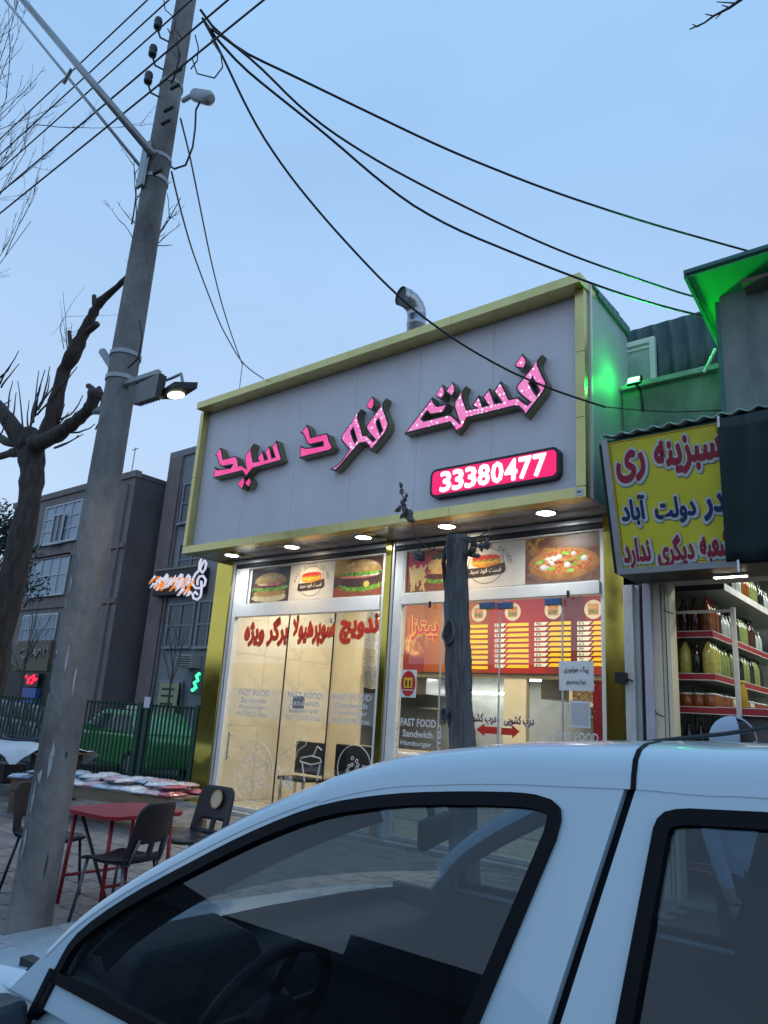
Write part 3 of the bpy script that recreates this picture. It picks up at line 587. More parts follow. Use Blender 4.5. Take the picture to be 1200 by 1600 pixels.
def logo(x0, x1, label, flip=False):
    z0, z1 = 3.235, 3.80; w, h = x1-x0, z1-z0; t = thing('logo_poster', label, 'poster', ((x0+x1)/2, PY, (z0+z1)/2))
    MB().add([(-w/2, .001, -h/2), (w/2, .001, -h/2), (w/2, .001, h/2), (-w/2, .001, h/2)], [(0, 1, 2, 3)]).build('sheet', M_cream2, t)
    k = h/.565*1.17; cx = 0
    shape('ring', [ell(0, 0, .19*k*1.25, .205*k), ell(0, 0, .18*k*1.25, .195*k)], M_grey, t, (0, -.001, 0), XR, ZU)
    s = 'FAST FOOD SEYED'
    for i, ch in enumerate(s):
        if ch == ' ': continue
        a = math.radians(172 - i*164/(len(s)-1)); R = V3((math.sin(a), 0, -math.cos(a)))
        u = V3((math.cos(a), 0, math.sin(a))); r = V3((math.sin(a), 0, -math.cos(a)))
        text('logo_letter', ch, M_grey, t, (.255*k*1.2*math.cos(a), -.002, .222*k*math.sin(a)-.004), r, u, .042*k*(.5 if ch == 'I' else 1), .05*k, 0, .01)
    P = Paint(64, 28, 2.3, 9); P.fill((.74, .68, .58)); A = 2.3
    P.blend(P.E(A*.5, .42, A*.48, .40, .08, .05), (.70, .20, .02), (.80, .42, .04), 6); P.blend(P.E(A*.5, .66, A*.46, .24, .08, .1), (.55, .03, .015), (.66, .07, .03), 8)
    P.blend((np.abs(P.v-.50-.06*np.sin(P.u*14)) < .05)*(np.abs(P.u-A*.5) < A*.4), (.30, .42, .03)); P.blend((np.abs(P.v-.38-.06*np.sin(P.u*14+1)) < .04)*(np.abs(P.u-A*.5) < A*.38), (.85, .55, .04))
    # hot dog cut from the sheet's own ground colour
    poster('hot_dog', P, M_print, t, (-.20*k, -.003, -.03*k), XR, ZU, .40*k, .17*k)
    shape('ribbon', [[(-.25*k, -.10*k), (-.22*k, -.125*k), (0, -.12*k), (.22*k, -.10*k), (.25*k, -.07*k), (.24*k, .02*k), (.0, -.02*k), (-.24*k, -.02*k)]], M_brown, t, (0, -.0045, 0), XR, ZU)
    text('ribbon_lettering', 'فست فود سید', M_cream2, t, (0, -.006, -.062*k), XR, ZU, .40*k, .075*k, 0, .02, True)
    return t
logo(-8.62, -7.655, 'cream logo poster with hot dog between the two burger photos')
logo(-5.555, -4.415, 'cream logo poster with hot dog beside the pizza photo')
# ================================================================== big sign box
SY, SP = 7.27, 7.40          # frame front, panel face
sign = thing('shop_sign', 'huge white sign box in pale gold frame with pink lit calligraphic letters', 'sign', (-6.8, SP, 3.98))
SI = Matrix.Translation(-V3((-6.8, SP, 3.98)))
def sg(o): o.parent = sign; o.matrix_parent_inverse = SI; return o
tl, tr = at(308.4, 629.4, 'Y', 7.13), at(906.2, 424.4, 'Y', 7.13); ztop = (tl.z+tr.z)/2; zbt = (at(307.5, 638.8, 'Y', 7.13).z+at(906.3, 440, 'Y', 7.13).z)/2
def seg(name, x0, x1, y0, y1, z0, z1, m, n, axis='x'):
    for i in range(n):
        t0, t1 = i/n, (i+1)/n; e = .0012
        if axis == 'x': b = MB().box(x0+(x1-x0)*t0+e, x0+(x1-x0)*t1-e, y0, y1, z0, z1)
        else: b = MB().box(x0, x1, y0, y1, z0+(z1-z0)*t0+e, z0+(z1-z0)*t1-e)
        sg(bev(b.build(name, m), .004))
seg('frame_top', tl.x, tr.x, 7.13, 7.60, zbt, ztop, M_goldf, 4)
seg('frame_side', -10.43, -10.345, SY, SP+.05, 4.11, zbt-.002, M_goldf, 2, 'z')
seg('frame_side', -3.352, -3.238, SY, SP+.05, 4.11, zbt-.002, M_goldf, 3, 'z')
seg('frame_bottom', -10.43, -3.238, SY, SP+.05, 3.982, 4.107, M_goldf, 4)
px0, px1 = -10.344, -3.353; n = 6
for i in range(n):
    a, b = px0+(px1-px0)*i/n+.0022, px0+(px1-px0)*(i+1)/n-.0022
    sg(MB().box(a, b, SP, SP+.02, 4.108, zbt-.003).build('panel', M_panel))
sg(MB().box(-10.42, -3.30, SP+.06, 8.5, 4.03, zbt-.01).build('box_core', M_dark))
# right flank of the box: glossy sheet with a ragged rear top, aluminium corner strip
sx = -3.243
fl = [(7.452, 3.99), (8.30, 3.99), (8.30, 4.36), (8.575, 4.36), (8.575, 6.45), (8.52, 6.56), (8.42, 6.60), (8.33, 6.62), (8.22, 6.68), (7.9, 6.69), (7.452, ztop-.01)]
sg(shape('flank_panel', [[(y, z) for y, z in fl]], M_side, None, (sx+.012, 0, 0), YN, ZU, .03))
sg(MB().box(sx-.01, sx+.03, 7.40, 7.448, 3.99, ztop-.005).build('corner_strip', M_white))
sg(MB().box(sx-.02, sx+.045, 7.45, 8.25, ztop-.02, ztop+.012).build('flank_capping', mat('green_capping', (.05, .20, .16), .5, var=.2)))
for i in range(7):   # torn rubber edge along the flank's top
    y = 7.6+i*.14; sg(MB().hexa([(sx-.01, y, 6.60-.01*i), (sx+.05, y, 6.60-.01*i), (sx+.05, y+.15, 6.58-.012*i), (sx-.01, y+.15, 6.58-.012*i), (sx-.01, y, 6.68-.006*i+.01*(i % 3)), (sx+.05, y, 6.68-.006*i), (sx+.05, y+.15, 6.67-.006*i), (sx-.01, y+.15, 6.66-.006*i)]).build('edge_trim', MATS['green_capping']))
# soffit in sheets
for i in range(4):
    a, b = -10.42+(7.17)*i/4+.0015, -10.42+7.17*(i+1)/4-.0015
    sg(MB().box(a, b, SP+.052, 8.20, 3.984, 4.02).build('soffit_panel', M_soff))
for x in (-9.45, -6.54): sg(MB().box(x-.07, x+.07, 7.46, 7.97, 3.978, 3.986).build('soffit_strip', M_gold))
# small maker's plate in the lower right frame corner
c = at(905, 769, 'Y', SY); sg(MB().box(c.x-.045, c.x+.045, SY-.004, SY-.001, c.z-.04, c.z+.04).build('maker_plate', M_frost))
sg(MB().box(c.x-.025, c.x+.025, SY-.006, SY-.0045, c.z-.005, c.z+.012).build('maker_mark', M_black))
# ---- letters, outlines read off the sign face (metres in the plane of the letter fronts)
LY = 7.262
def z1(p): return at(320+p[0]/8.571, 660+p[1]/8.571, 'Y', LY)
def z2(p): return at(455+p[0]/7.0588, 610+p[1]/7.0588, 'Y', LY)
def z3(p): return at(620+p[0]/8.571, 580+p[1]/8.571, 'Y', LY)
def z4(p): return at(730+p[0]/8.0, 540+p[1]/8.0, 'Y', LY)
def pink(name, dots):
    m = bpy.data.materials.new(name); nt, p = _pr(m); N, L = nt.nodes, nt.links
    p.inputs['Base Color'].default_value = (.75, .06, .25, 1); p.inputs['Roughness'].default_value = .35
    tcn = N.new('ShaderNodeTexCoord'); mpn = N.new('ShaderNodeMapping'); mpn.inputs['Scale'].default_value = (1, 0, 1); L.new(tcn.outputs['Object'], mpn.inputs['Vector'])
    nz = N.new('ShaderNodeTexNoise'); nz.inputs['Scale'].default_value = 2.5; L.new(mpn.outputs[0], nz.inputs['Vector'])
    cr = N.new('ShaderNodeValToRGB'); cr.color_ramp.elements[0].position = .35; cr.color_ramp.elements[1].position = .7
    a, b = ((.80, .045, .22), (.80, .10, .30)) if not dots else ((.78, .12, .36), (.78, .24, .46))
    cr.color_ramp.elements[0].color = (*a, 1); cr.color_ramp.elements[1].color = (*b, 1); L.new(nz.outputs['Fac'], cr.inputs['Fac'])
    vo = N.new('ShaderNodeTexVoronoi'); vo.inputs['Scale'].default_value = 17; vo.inputs['Randomness'].default_value = .55; L.new(mpn.outputs[0], vo.inputs['Vector'])
    mr = N.new('ShaderNodeMapRange'); mr.inputs['From Min'].default_value = .34; mr.inputs['From Max'].default_value = .20; L.new(vo.outputs['Distance'], mr.inputs['Value'])
    mk = N.new('ShaderNodeMath'); mk.operation = 'MULTIPLY'; mk.inputs[1].default_value = dots; L.new(mr.outputs[0], mk.inputs[0])
    mx_ = N.new('ShaderNodeMix'); mx_.data_type = 'RGBA'; L.new(mk.outputs[0], mx_.inputs['Factor']); L.new(cr.outputs[0], mx_.inputs['A']); mx_.inputs['B'].default_value = (1, .86, .95, 1)
    L.new(mx_.outputs['Result'], p.inputs['Emission Color']); p.inputs['Emission Strength'].default_value = .86
    L.new(mx_.outputs['Result'], p.inputs['Base Color']); MATS[name] = m; return m
M_pk0, M_pk1 = pink('pink_lit_face', .0), pink('pink_lit_face_leds', 1.0)
M_lside = mat('letter_return_gold', (.26, .25, .15), .35, .7); M_lblack = mat('letter_black_rim', (.014, .012, .02), .35)
def letter(name, f, loops, m, off=-.022):
    L2 = [[(f(p).x, f(p).z) if not isinstance(p, V3) else (p.x, p.z) for p in lp] for lp in loops]
    o = sg(shape(name, L2, M_lside, None, (0, LY+.006, 0), XR, ZU, .125, 0, YN*-1))
    r = shape('rim', L2, M_lblack, None, (0, LY, 0), XR, ZU, .006, 0, YN*-1); q = shape('face', L2, m, None, (0, LY-.004, 0), XR, ZU, 0, off, YN*-1)
    for c_ in (r, q): c_.parent = o; c_.matrix_parent_inverse = Matrix.Identity(4)
    return o
letter('letter_word', z1, [[(135, 445), (210, 335), (228, 375), (250, 490), (405, 448), (430, 460), (447, 505), (455, 575), (500, 570), (550, 605), (538, 545), (537, 480), (552, 430), (655, 280), (635, 345), (625, 380), (635, 440), (655, 525), (720, 512), (700, 475), (775, 378), (808, 495), (832, 490), (800, 392), (868, 312), (905, 470), (935, 460), (893, 330), (960, 238), (978, 300), (1012, 420), (1033, 490), (1010, 518), (640, 622), (550, 735), (505, 655), (115, 750), (130, 592), (170, 630), (350, 605), (368, 572), (240, 597), (205, 582), (175, 505), (160, 455)]], M_pk0)
letter('letter_dot', z1, [[(445, 815), (520, 725), (540, 795), (500, 900), (450, 850)]], M_pk0, -.014)
letter('letter_dot', z1, [[(541, 803), (600, 735), (628, 790), (595, 868), (546, 837)]], M_pk0, -.014)
letter('letter_word', z2, [[(100, 470), (175, 375), (198, 420), (220, 515), (385, 470), (407, 482), (425, 555), (465, 625), (430, 665), (90, 750), (100, 605), (155, 632), (200, 630), (350, 605), (348, 572), (205, 605), (175, 585), (150, 520), (132, 482)]], M_pk0)
letter('letter_word', z2, [[(420, 870), (500, 830), (570, 755), (640, 655), (565, 570), (548, 530), (562, 488), (770, 205), (745, 250), (738, 295), (762, 370), (795, 490), (840, 488), (905, 557), (920, 545), (850, 465), (828, 425), (825, 400), (845, 365), (1048, 85), (1020, 150), (1015, 190), (1050, 280), (1077, 360), (1070, 405), (1040, 470), (880, 670), (860, 622), (820, 580), (750, 590), (520, 860), (480, 890)],
    [(682, 425), (720, 550), (705, 570), (672, 490), (665, 450)], [(962, 325), (1002, 440), (985, 468), (952, 390), (945, 345)]], M_pk1)
letter('letter_dot', z2, [[(825, 165), (895, 65), (917, 100), (915, 160), (890, 217), (840, 195)]], M_pk0, -.014)
A3 = lambda *q: [z3(p) for p in q]; A4 = lambda *q: [z4(p) for p in q]
letter('letter_word', z3, [A3((95, 845), (480, 345), (500, 420), (542, 462), (690, 430), (622, 560), (452, 590), (405, 545), (340, 635), (368, 660), (700, 575), (742, 590), (825, 665), (800, 590), (765, 480), (772, 408), (925, 195), (885, 280), (886, 350), (945, 510), (1045, 490), (1000, 462)) + A4((150, 613), (200, 755), (252, 743), (185, 650), (283, 530), (352, 717), (417, 703), (325, 575), (420, 440), (452, 500), (530, 665), (640, 640), (690, 690), (755, 732), (778, 712), (685, 640), (628, 580), (608, 535), (625, 490), (935, 108), (890, 190), (890, 240), (950, 370), (997, 460), (990, 512), (960, 582), (720, 890), (700, 830), (642, 770), (590, 765), (0, 910)) + A3((935, 635), (785, 830), (770, 770), (710, 692)),
    A4((815, 415), (895, 565), (870, 608), (840, 570), (785, 465))], M_pk1)
letter('letter_dot', z4, [[(590, 240), (690, 100), (737, 170), (742, 220), (710, 292), (610, 275)]], M_pk1, -.016)
letter('letter_dot', z3, [[(515, 320), (615, 175), (641, 250), (641, 310), (600, 372), (530, 345)]], M_pk1, -.014)
letter('letter_dot', z3, [[(655, 275), (745, 140), (782, 220), (775, 270), (740, 342), (690, 300)]], M_pk1, -.014)
# ---- lit telephone number plate
NY = 7.30
q = [at(674, 734, 'Y', NY), at(868, 697.7, 'Y', NY), at(871.8, 745.6, 'Y', NY), at(669.6, 780, 'Y', NY)]
x0, x1, zz0, zz1 = (q[0].x+q[3].x)/2, (q[1].x+q[2].x)/2+.03, (q[2].z+q[3].z)/2, (q[0].z+q[1].z)/2
cx, cz = (x0+x1)/2, (zz0+zz1)/2; w, h = x1-x0, zz1-zz0
num = thing('number_sign', 'lit pink plate with rounded corners reading 33380477 in white digits', 'sign', (cx, SP, cz))
shape('casing', [rrect(-w/2, w/2, -h/2, h/2, .09)], M_lblack, num, (0, NY-SP+.004, 0), XR, ZU, .095, 0, YN*-1)
shape('lit_face', [rrect(-w/2+.035, w/2-.035, -h/2+.035, h/2-.035, .06)], emit('pink_plate', (.85, .012, .14), 1.0), num, (0, NY-SP, 0), XR, ZU, 0, 0, YN*-1)
M_dig = emit('white_digit', (1, .97, .98), 1.3)
dw = (w-.30)/8
for i, ch in enumerate('33380477'): text('digit', ch, M_dig, num, (-w/2+.15+dw*(i+.5), NY-SP-.004, 0), XR, ZU, dw*.93, h*.72, .006, .034)
# ---- round downlights in the soffit
M_lens = {0: emit('lens_cool', (.92, .97, 1), 22), 1: emit('lens_warm', (1, .84, .60), 22)}
M_rim = mat('lamp_rim', (.7, .7, .7), .4)
for i, (px, py, warm) in enumerate([(362, 868, 0), (456, 855, 1), (568, 840, 0), (698, 823, 1), (853, 802, 0)]):
    p = at(px, py, 'Z', 3.976); lab = ['round white downlight beyond the end of the window frame under the sign', 'round warm downlight under the sign above the window logo poster', 'round white downlight under the sign beside the middle gold pillar', 'round warm downlight under the sign above the tree trunk', 'round white downlight under the sign above the pizza poster'][i]
    t = thing('downlight', lab, 'lamp', (p.x, p.y, 3.984), group='downlights under the shop sign')
    MB().lathe([(.125, 0), (.13, -.006), (.112, -.012), (.110, -.006)], n=28).build('rim', M_rim, t, True); MB().lathe([(.108, -.008), (.108, -.0085)], n=28).build('lens', M_lens[warm], t)
    spot('downlight_beam', (p.x, p.y, 3.965), (p.x, p.y+.02, 0), 75, (1, .80, .55) if warm else (.93, .97, 1), 150, .9, .10)
# ---- flue pipe with elbow on the roof
p = at(650, 515, 'Y', 8.6); M_duct = mat('galvanised_pipe', (.40, .42, .45), .32, .85, var=.2, scale=12)
fl = thing('flue_pipe', 'galvanised flue pipe with segmented elbow standing on the shop roof', 'pipe', (p.x, 8.6, 4.5))
zt_ = at(655, 492, 'Y', 8.6).z-4.5; R_ = .155
MB().lathe([(R_*1.02, 0), (R_*1.02, .01), (R_*.98, .02), (R_*.98, zt_-.2), (R_*1.04, zt_-.19), (R_*1.04, zt_-.15), (R_, zt_-.14), (R_, zt_)], n=24).build('riser', M_duct, fl, True)
od = V3((-.30, -.95, 0)); pts = []; g = MB(); rb_ = .24
for i in range(5):
    a = math.radians(i*22.5); pts.append(V3((0, 0, zt_)) + od*(rb_*(1-math.cos(a))) + V3((0, 0, rb_*math.sin(a))))
pts.append(pts[-1]+od*.10)
for i in range(5):
    d_ = (pts[i+1]-pts[i]).normalized(); auto_smooth(MB().tube([pts[i]-d_*.014, pts[i+1]+d_*.004], [R_*1.0, R_*1.03], 24, False).build('elbow_segment', M_duct, fl))
MB().tube([pts[-1]-od*.06, pts[-1]-od*.02], R_*.94, 24).build('dark_mouth', M_black, fl)
# ================================================================== grocery shop next door
M_stain = mat('stained_wall', (.20, .23, .21), .9, var=.45, scale=2.2, bump=.4, stretch=(1, 1, .4))
M_postw = mat('old_white_paint', (.60, .60, .58), .6, var=.25, scale=5, bump=.2, stretch=(1, 1, .3)); M_lilac = mat('lilac_post', (.46, .46, .54), .5, var=.12, scale=4); M_maroonp = mat('maroon_seal', (.08, .02, .03), .6)
M_creamp = mat('cream_shutter_rail', (.66, .62, .48), .5, var=.14, scale=3, stretch=(1, 1, .3)); M_gsheet = mat('green_sheet', (.055, .13, .12), .55, var=.25, scale=3); M_teal = mat('teal_board', (.05, .17, .15), .55, var=.2, scale=4)
gro = thing('grocery_shop', 'old grocery shop with open front and stained grey walls next to the gold pillar', 'shop', (-2.0, 8.1, 0)); GI = Matrix.Translation(-V3((-2.0, 8.1, 0)))
def gr(o, b=0):
    o.parent = gro; o.matrix_parent_inverse = GI
    if b: bev(o, b)
    return o
def xp(px, y=8.0, py=1000): return at(px, py, 'Y', y).x
gr(MB().box(-3.215, 1.5, 7.95, 12.5, -.1, .03).build('floor_slab', M_floor))
for (a, b, y0, m, nm) in ((975, 990, 7.99, M_postw, 'door_post'), (990.5, 1000, 8.05, M_postw, 'recessed_post'), (1000.5, 1005, 8.08, M_maroonp, 'rubber_seal'), (1005.5, 1019, 7.97, M_lilac, 'door_post'), (1020, 1033, 8.0, M_creamp, 'shutter_rail'), (1035, 1040, 8.02, M_creamp, 'shutter_rail'), (1041.5, 1048, 8.0, M_creamp, 'shutter_rail')):
    gr(MB().box(xp(a, y0), xp(b, y0), y0, 8.2, .03, 3.13).build(nm, m), .005)
for px, py in ((1031, 1115), (983, 1060), (1045, 955)):
    p = at(px, py, 'Y', 7.99); gr(MB().tube([(p.x-.05, 7.985, p.z+.03), (p.x-.03, 7.98, p.z), (p.x+.05, 7.985, p.z-.03)], .006, 6).build('shutter_hook', M_dark))
p = at(968, 1058, 'Y', 7.92); gr(MB().box(p.x-.05, p.x+.07, 7.915, 7.98, p.z-.06, p.z+.05).build('lock_plate', M_black))
gr(MB().box(-3.21, -2.92, 8.2, 12.4, .03, 4.5).build('side_wall', M_stain))
gr(MB().box(-2.92, 1.5, 12.2, 12.4, .03, 4.5).build('back_wall', M_stain))
gr(MB().box(1.3, 1.5, 8.2, 12.2, .03, 4.5).build('side_wall', M_postw))
gr(MB().box(-2.92, 1.3, 8.2, 12.2, 3.95, 4.1).build('ceiling', MATS['white_ceiling']))
gr(MB().box(-2.86, 1.5, 7.30, 8.19, 3.12, 3.18).build('canopy_soffit', mat('canopy_grey', (.30, .31, .30), .5, var=.15, scale=3)))
gr(MB().box(-3.2, 1.5, 8.20, 8.32, 3.181, 4.5).build('lintel_wall', M_stain))
# strip lamp under the canopy
c = at(1141, 898, 'Z', 3.11); t = thing('strip_lamp', 'short lit strip lamp under the grocery canopy beside the tarpaulin', 'lamp', (c.x, c.y, 3.119)); MB().box(-.16, .16, -.035, .035, -.03, 0).build('housing', M_rim, t); MB().box(-.15, .15, -.028, .028, -.036, -.031).build('tube', emit('strip_warm', (1, .86, .62), 16), t)
spot('strip_beam', (c.x, c.y, 3.07), (c.x, c.y+.3, 0), 20, (1, .85, .62), 140, .9, .1)
# inside lamps
for x, y in ((-1.0, 9.4), (-1.0, 11.0)):
    gr(MB().box(x-.6, x+.6, y-.08, y+.08, 3.90, 3.945).build('ceiling_lamp', emit('grocery_tube', (.95, 1, .96), 10))); area('grocery_light', (x, y, 3.88), 1.2, .3, 32, (.93, 1, .90))
# ---- shelf rack along the left wall, its end to the street
RY = 8.46
zs = [at(1050, y, 'Y', RY).z for y in (919, 990, 1055, 1106)]
xc = at(1112, 990, 'Y', RY).x; xt = at(1130, 918, 'Y', RY).x
rack = thing('shelf_rack', 'tall shop rack with red edged shelves full of bottles', 'shelf', (-2.6, RY, .03)); RI = Matrix.Translation(-V3((-2.6, RY, .03)))
def ra(o): o.parent = rack; o.matrix_parent_inverse = RI; return o
M_shelf = mat('shelf_metal', (.34, .36, .35), .45, .2); M_edge = mat('red_shelf_edge', (.34, .02, .03), .4); M_line = mat('white_line', (.7, .68, .66), .5)
lev = [(z, xt if i == 0 else xc) for i, z in enumerate(zs)] + [(1.35, xc), (.8, xc), (.3, xc)]
for i, (z, x) in enumerate(lev):
    ra(MB().box(-2.90, x, RY, 11.9, z-.035, z).build('shelf', M_shelf))
    if i > 0:
        ra(MB().box(-2.90, x+.012, RY-.012, RY-.001, z-.05, z+.025).build('shelf_edge', M_edge)); ra(MB().box(x+.001, x+.013, RY, 11.9, z-.05, z+.025).build('shelf_edge', M_edge))
        for dz in (-.046, .021): ra(MB().box(-2.90, x+.013, RY-.0145, RY-.0125, z+dz-.004, z+dz+.004).build('edge_line', M_line)); ra(MB().box(x+.0135, x+.0155, RY, 11.9, z+dz-.004, z+dz+.004).build('edge_line', M_line))
    else:
        ra(MB().box(x+.001, x+.013, RY, 11.9, z-.05, z+.025).build('shelf_edge', M_line)); ra(MB().box(-2.9, x+.012, RY-.012, RY-.001, z-.045, z+.02).build('shelf_edge', M_dark))
for y in (8.5, 9.6, 10.7, 11.85): ra(MB().box(-2.915, -2.895, y-.02, y+.02, .03, 3.9).build('upright', M_shelf))
# metal stand in front of the rack
st = thing('metal_stand', 'thin white metal frame standing before the bottle rack', 'stand', (xp(1148, 8.3), 8.3, .03))
p0, p1 = at(1150, 1121, 'Y', 8.3), at(1141, 952, 'Y', 8.3); h1 = at(1049, 957, 'Y', 8.3)
O_ = V3((xp(1148, 8.3), 8.3, .03))
MB().box(-.022, .022, -.02, .02, 0, p1.z-.03+.02).build('post', M_postw, st); MB().box(h1.x-O_.x, -.023, -.012, .012, p1.z-.03-.03, p1.z-.03).build('cross_bar', M_postw, st); MB().box(h1.x-O_.x-.02, h1.x-O_.x+.0, -.013, .013, 0, p1.z-.03).build('post', M_postw, st)
# ---- bottles, one by one
def bottle_proto(r, h, body, cap, jar=False):
    n = 12
    if jar: pr = [(r*.9, 0), (r, .01), (r, h*.78), (r*.86, h*.86), (r*.86, h*.88)]; cp = [(r*.9, h*.88), (r*.9, h), (r*.2, h)]
    else: pr = [(r*.9, 0), (r, .012), (r, h*.55), (r*.93, h*.66), (r*.5, h*.83), (r*.34, h*.9), (r*.34, h*.93)]; cp = [(r*.40, h*.93), (r*.40, h), (r*.1, h)]
    return MB().lathe(pr, n=n).mesh('body', body, True), MB().lathe(cp, n=n).mesh('cap', cap, True)
def liquid(name, col, rough=.12): return mat(name, col, rough, var=.35, scale=40, coat=.6)
L_brown, L_amber, L_yel, L_green, L_black, L_red = liquid('brown_syrup', (.07, .016, .010)), liquid('amber_juice', (.26, .07, .012)), liquid('lemon_juice', (.50, .46, .10)), liquid('pickle_green', (.26, .32, .10)), liquid('black_sauce', (.012, .010, .012)), liquid('red_sauce', (.20, .02, .012))
L_wht = liquid('white_jar', (.55, .55, .50), .4)
C_dk, C_wh, C_rd = mat('cap_dark', (.02, .02, .03), .4), mat('cap_white', (.6, .6, .58), .4), mat('cap_red', (.35, .03, .03), .4)
PB = {'brown': bottle_proto(.056, .40, L_brown, C_dk), 'amber': bottle_proto(.056, .40, L_amber, C_rd), 'yellow': bottle_proto(.068, .40, L_yel, C_dk), 'green': bottle_proto(.06, .37, L_green, C_dk), 'black': bottle_proto(.05, .36, L_black, C_dk), 'red': bottle_proto(.05, .30, L_red, C_wh), 'jar': bottle_proto(.07, .17, L_amber, C_wh, True), 'pale': bottle_proto(.085, .17, L_wht, C_wh, True), 'clear': bottle_proto(.05, .30, liquid('clear_bottle', (.45, .5, .48), .1), C_wh)}
KL = {'brown': 'dark brown syrup bottle', 'amber': 'amber juice bottle', 'yellow': 'lemon yellow juice bottle', 'green': 'green pickle bottle', 'black': 'black sauce bottle', 'red': 'red sauce bottle', 'jar': 'squat amber jar', 'pale': 'pale squat jar', 'clear': 'clear glass bottle'}
SHN = ['on the top rack shelf', 'on the shelf under the top one', 'on the middle red edged shelf', 'on the third red edged shelf', 'on the low rack shelf']
def bottle(kind, x, y, z, li, face):
    label = KL[kind]+' '+SHN[li]+(' facing the street' if face else ' facing the aisle'); group = 'bottles: '+label
    t = thing('jar' if kind in ('jar', 'pale') else 'bottle', label, 'jar' if kind in ('jar', 'pale') else 'bottle', (x, y, z), random.uniform(0, 6), group)
    for me, nm in zip(PB[kind], ('body', 'cap')): put(bpy.data.objects.new(nm, me), t)
rs = random.Random(11)
plan = [(0, ['clear', 'clear', 'green'], 'clear bottle on the top shelf of the grocery rack'), (1, ['brown', 'brown', 'amber'], 'dark syrup bottle on the red edged shelf under the top shelf'), (2, ['yellow', 'yellow', 'green'], 'lemon yellow or green pickle bottle on the second red edged shelf'), (3, ['jar', 'jar', 'pale'], 'squat jar on the third red edged shelf'), (4, ['black', 'black', 'red'], 'black sauce bottle on the low shelf behind the man')]
for li, kinds, lab in plan:
    z, x = lev[li]; gname = 'bottles: ' + lab
    for k in range(4):   # the end that faces the street
        kk = kinds[0] if li != 1 else ['brown', 'brown', 'brown', 'amber'][k]
        if li == 2: kk = ['green', 'yellow', 'black', 'yellow'][k]
        if li == 0: continue
        bottle(kk, -2.80+k*(x+2.80-.07)/3, RY+.09+rs.uniform(0, .03), z+.001, li, True)
    y = RY+.24; c = 0
    while y < 10.9 and c < 20:
        kk = kinds[0] if c % 5 < 3 else kinds[1+rs.randrange(2)]
        if li == 2: kk = 'yellow' if c < 2 else ('green' if c < 5 else ['black', 'black', 'green', 'green'][c % 4])
        if li == 1: kk = 'amber' if c < 2 else ['brown', 'clear', 'black', 'green'][(c//3) % 4]
        if li == 0: kk = ['black', 'clear', 'amber', 'green'][(c//3) % 4]
        bottle(kk, x-.075-rs.uniform(0, .02), y, z+.001, li, False); y += (.118 if kk not in ('jar', 'pale') else .15) + rs.uniform(0, .012); c += 1
yb_ = at(1161.5, 1105, 'Y', 8.36)
# low display counter that carries the tall yellow bottle
dc = thing('display_counter', 'red edged display counter in the grocery doorway carrying a yellow bottle', 'counter', (-1.9, 8.4, .03))
zc_ = at(1165, 1108, 'Y', 8.34).z
MB().box(-.42, 1.4, -.06, .35, zc_-.075, zc_-.03).build('top', M_shelf, dc); MB().box(-.42, 1.4, -.075, -.061, zc_-.10, zc_-.012).build('red_edge', M_edge, dc); MB().box(-.40, 1.38, .0, .33, 0, zc_-.076).build('body', mat('counter_dark', (.10, .09, .09), .5), dc)
for dz in (-.022, -.094): MB().box(-.42, 1.4, -.078, -.0755, zc_+dz-.004, zc_+dz+.004).build('edge_line', M_line, dc)
pm = MB().lathe([(.034, 0), (.04, .01), (.04, .14), (.034, .19), (.018, .23), (.017, .25)], n=12).mesh('body', mat('mustard', (.62, .38, .02), .3, var=.25, scale=50), True)
t = thing('bottle', 'tall bright yellow bottle standing alone on the display counter', 'bottle', (yb_.x, 8.40, zc_+.03-.03+.001)); put(bpy.data.objects.new('body', pm), t); MB().lathe([(.02, .25), (.02, .285), (.005, .285)], n=10).build('cap', mat('cap_yellow', (.7, .45, .03), .4), t, True)
# ---- tilted yellow banner box
bL, bT = at(970, 893, 'Y', 7.2), None
bT = at(945, 690, 'X', bL.x); bx0, bx1 = bL.x, at(1150, 884, 'Y', 7.2).x+.03
bu = (V3((0, bT.y, bT.z))-V3((0, bL.y, bL.z))); BH = bu.length; bu.normalize(); bn = XR.cross(bu)    # bn points to the street
ban = thing('banner_sign', 'yellow tilted banner with three lines of red and blue lettering', 'sign', (bx0, 7.2, bL.z)); O_ = V3((bx0, 7.2, bL.z)); BW = bx1-bx0
shape('yellow_sheet', [[(.03, .03), (BW-.03, .03), (BW-.03, BH-.02), (.03, BH-.02)]], mat('banner_yellow', (.80, .70, .05), .45, var=.10, scale=2), ban, (0, 0, 0), XR, bu, .01)
shape('red_border', [[(.045, .045), (BW-.04, .045), (BW-.04, BH-.03), (.045, BH-.03)], [(.052, .052), (BW-.047, .052), (BW-.047, BH-.037), (.052, BH-.037)]], M_redink, ban, tuple(bn*.002), XR, bu)
for a in ([(-.03, -.03), (.031, -.03), (.031, BH+.02), (-.03, BH+.02)], [(.032, -.03), (BW, -.03), (BW, .029), (.032, .029)]): bev(shape('frame', [a], M_alu, ban, tuple(bn*.02), XR, bu, .05), .004)
bk = MB().hexa([(-.09, .06, -.0), (BW+.9, .06, -.0), (BW+.9, .7, 0), (-.09, .7, 0), (-.09, bT.y-7.2+.06, bT.z-bL.z), (BW+.9, bT.y-7.2+.06, bT.z-bL.z), (BW+.9, .7, bT.z-bL.z), (-.09, .7, bT.z-bL.z)]).build('box_back', M_dark, ban)
M_white_i = mat('banner_white', (.66, .68, .66), .5, var=.04); M_bred = mat('banner_red', (.36, .025, .045), .5, var=.06); M_bblue = mat('banner_blue', (.02, .035, .13), .5, var=.06); M_bsh = mat('banner_shadow', (.20, .26, .22), .5)
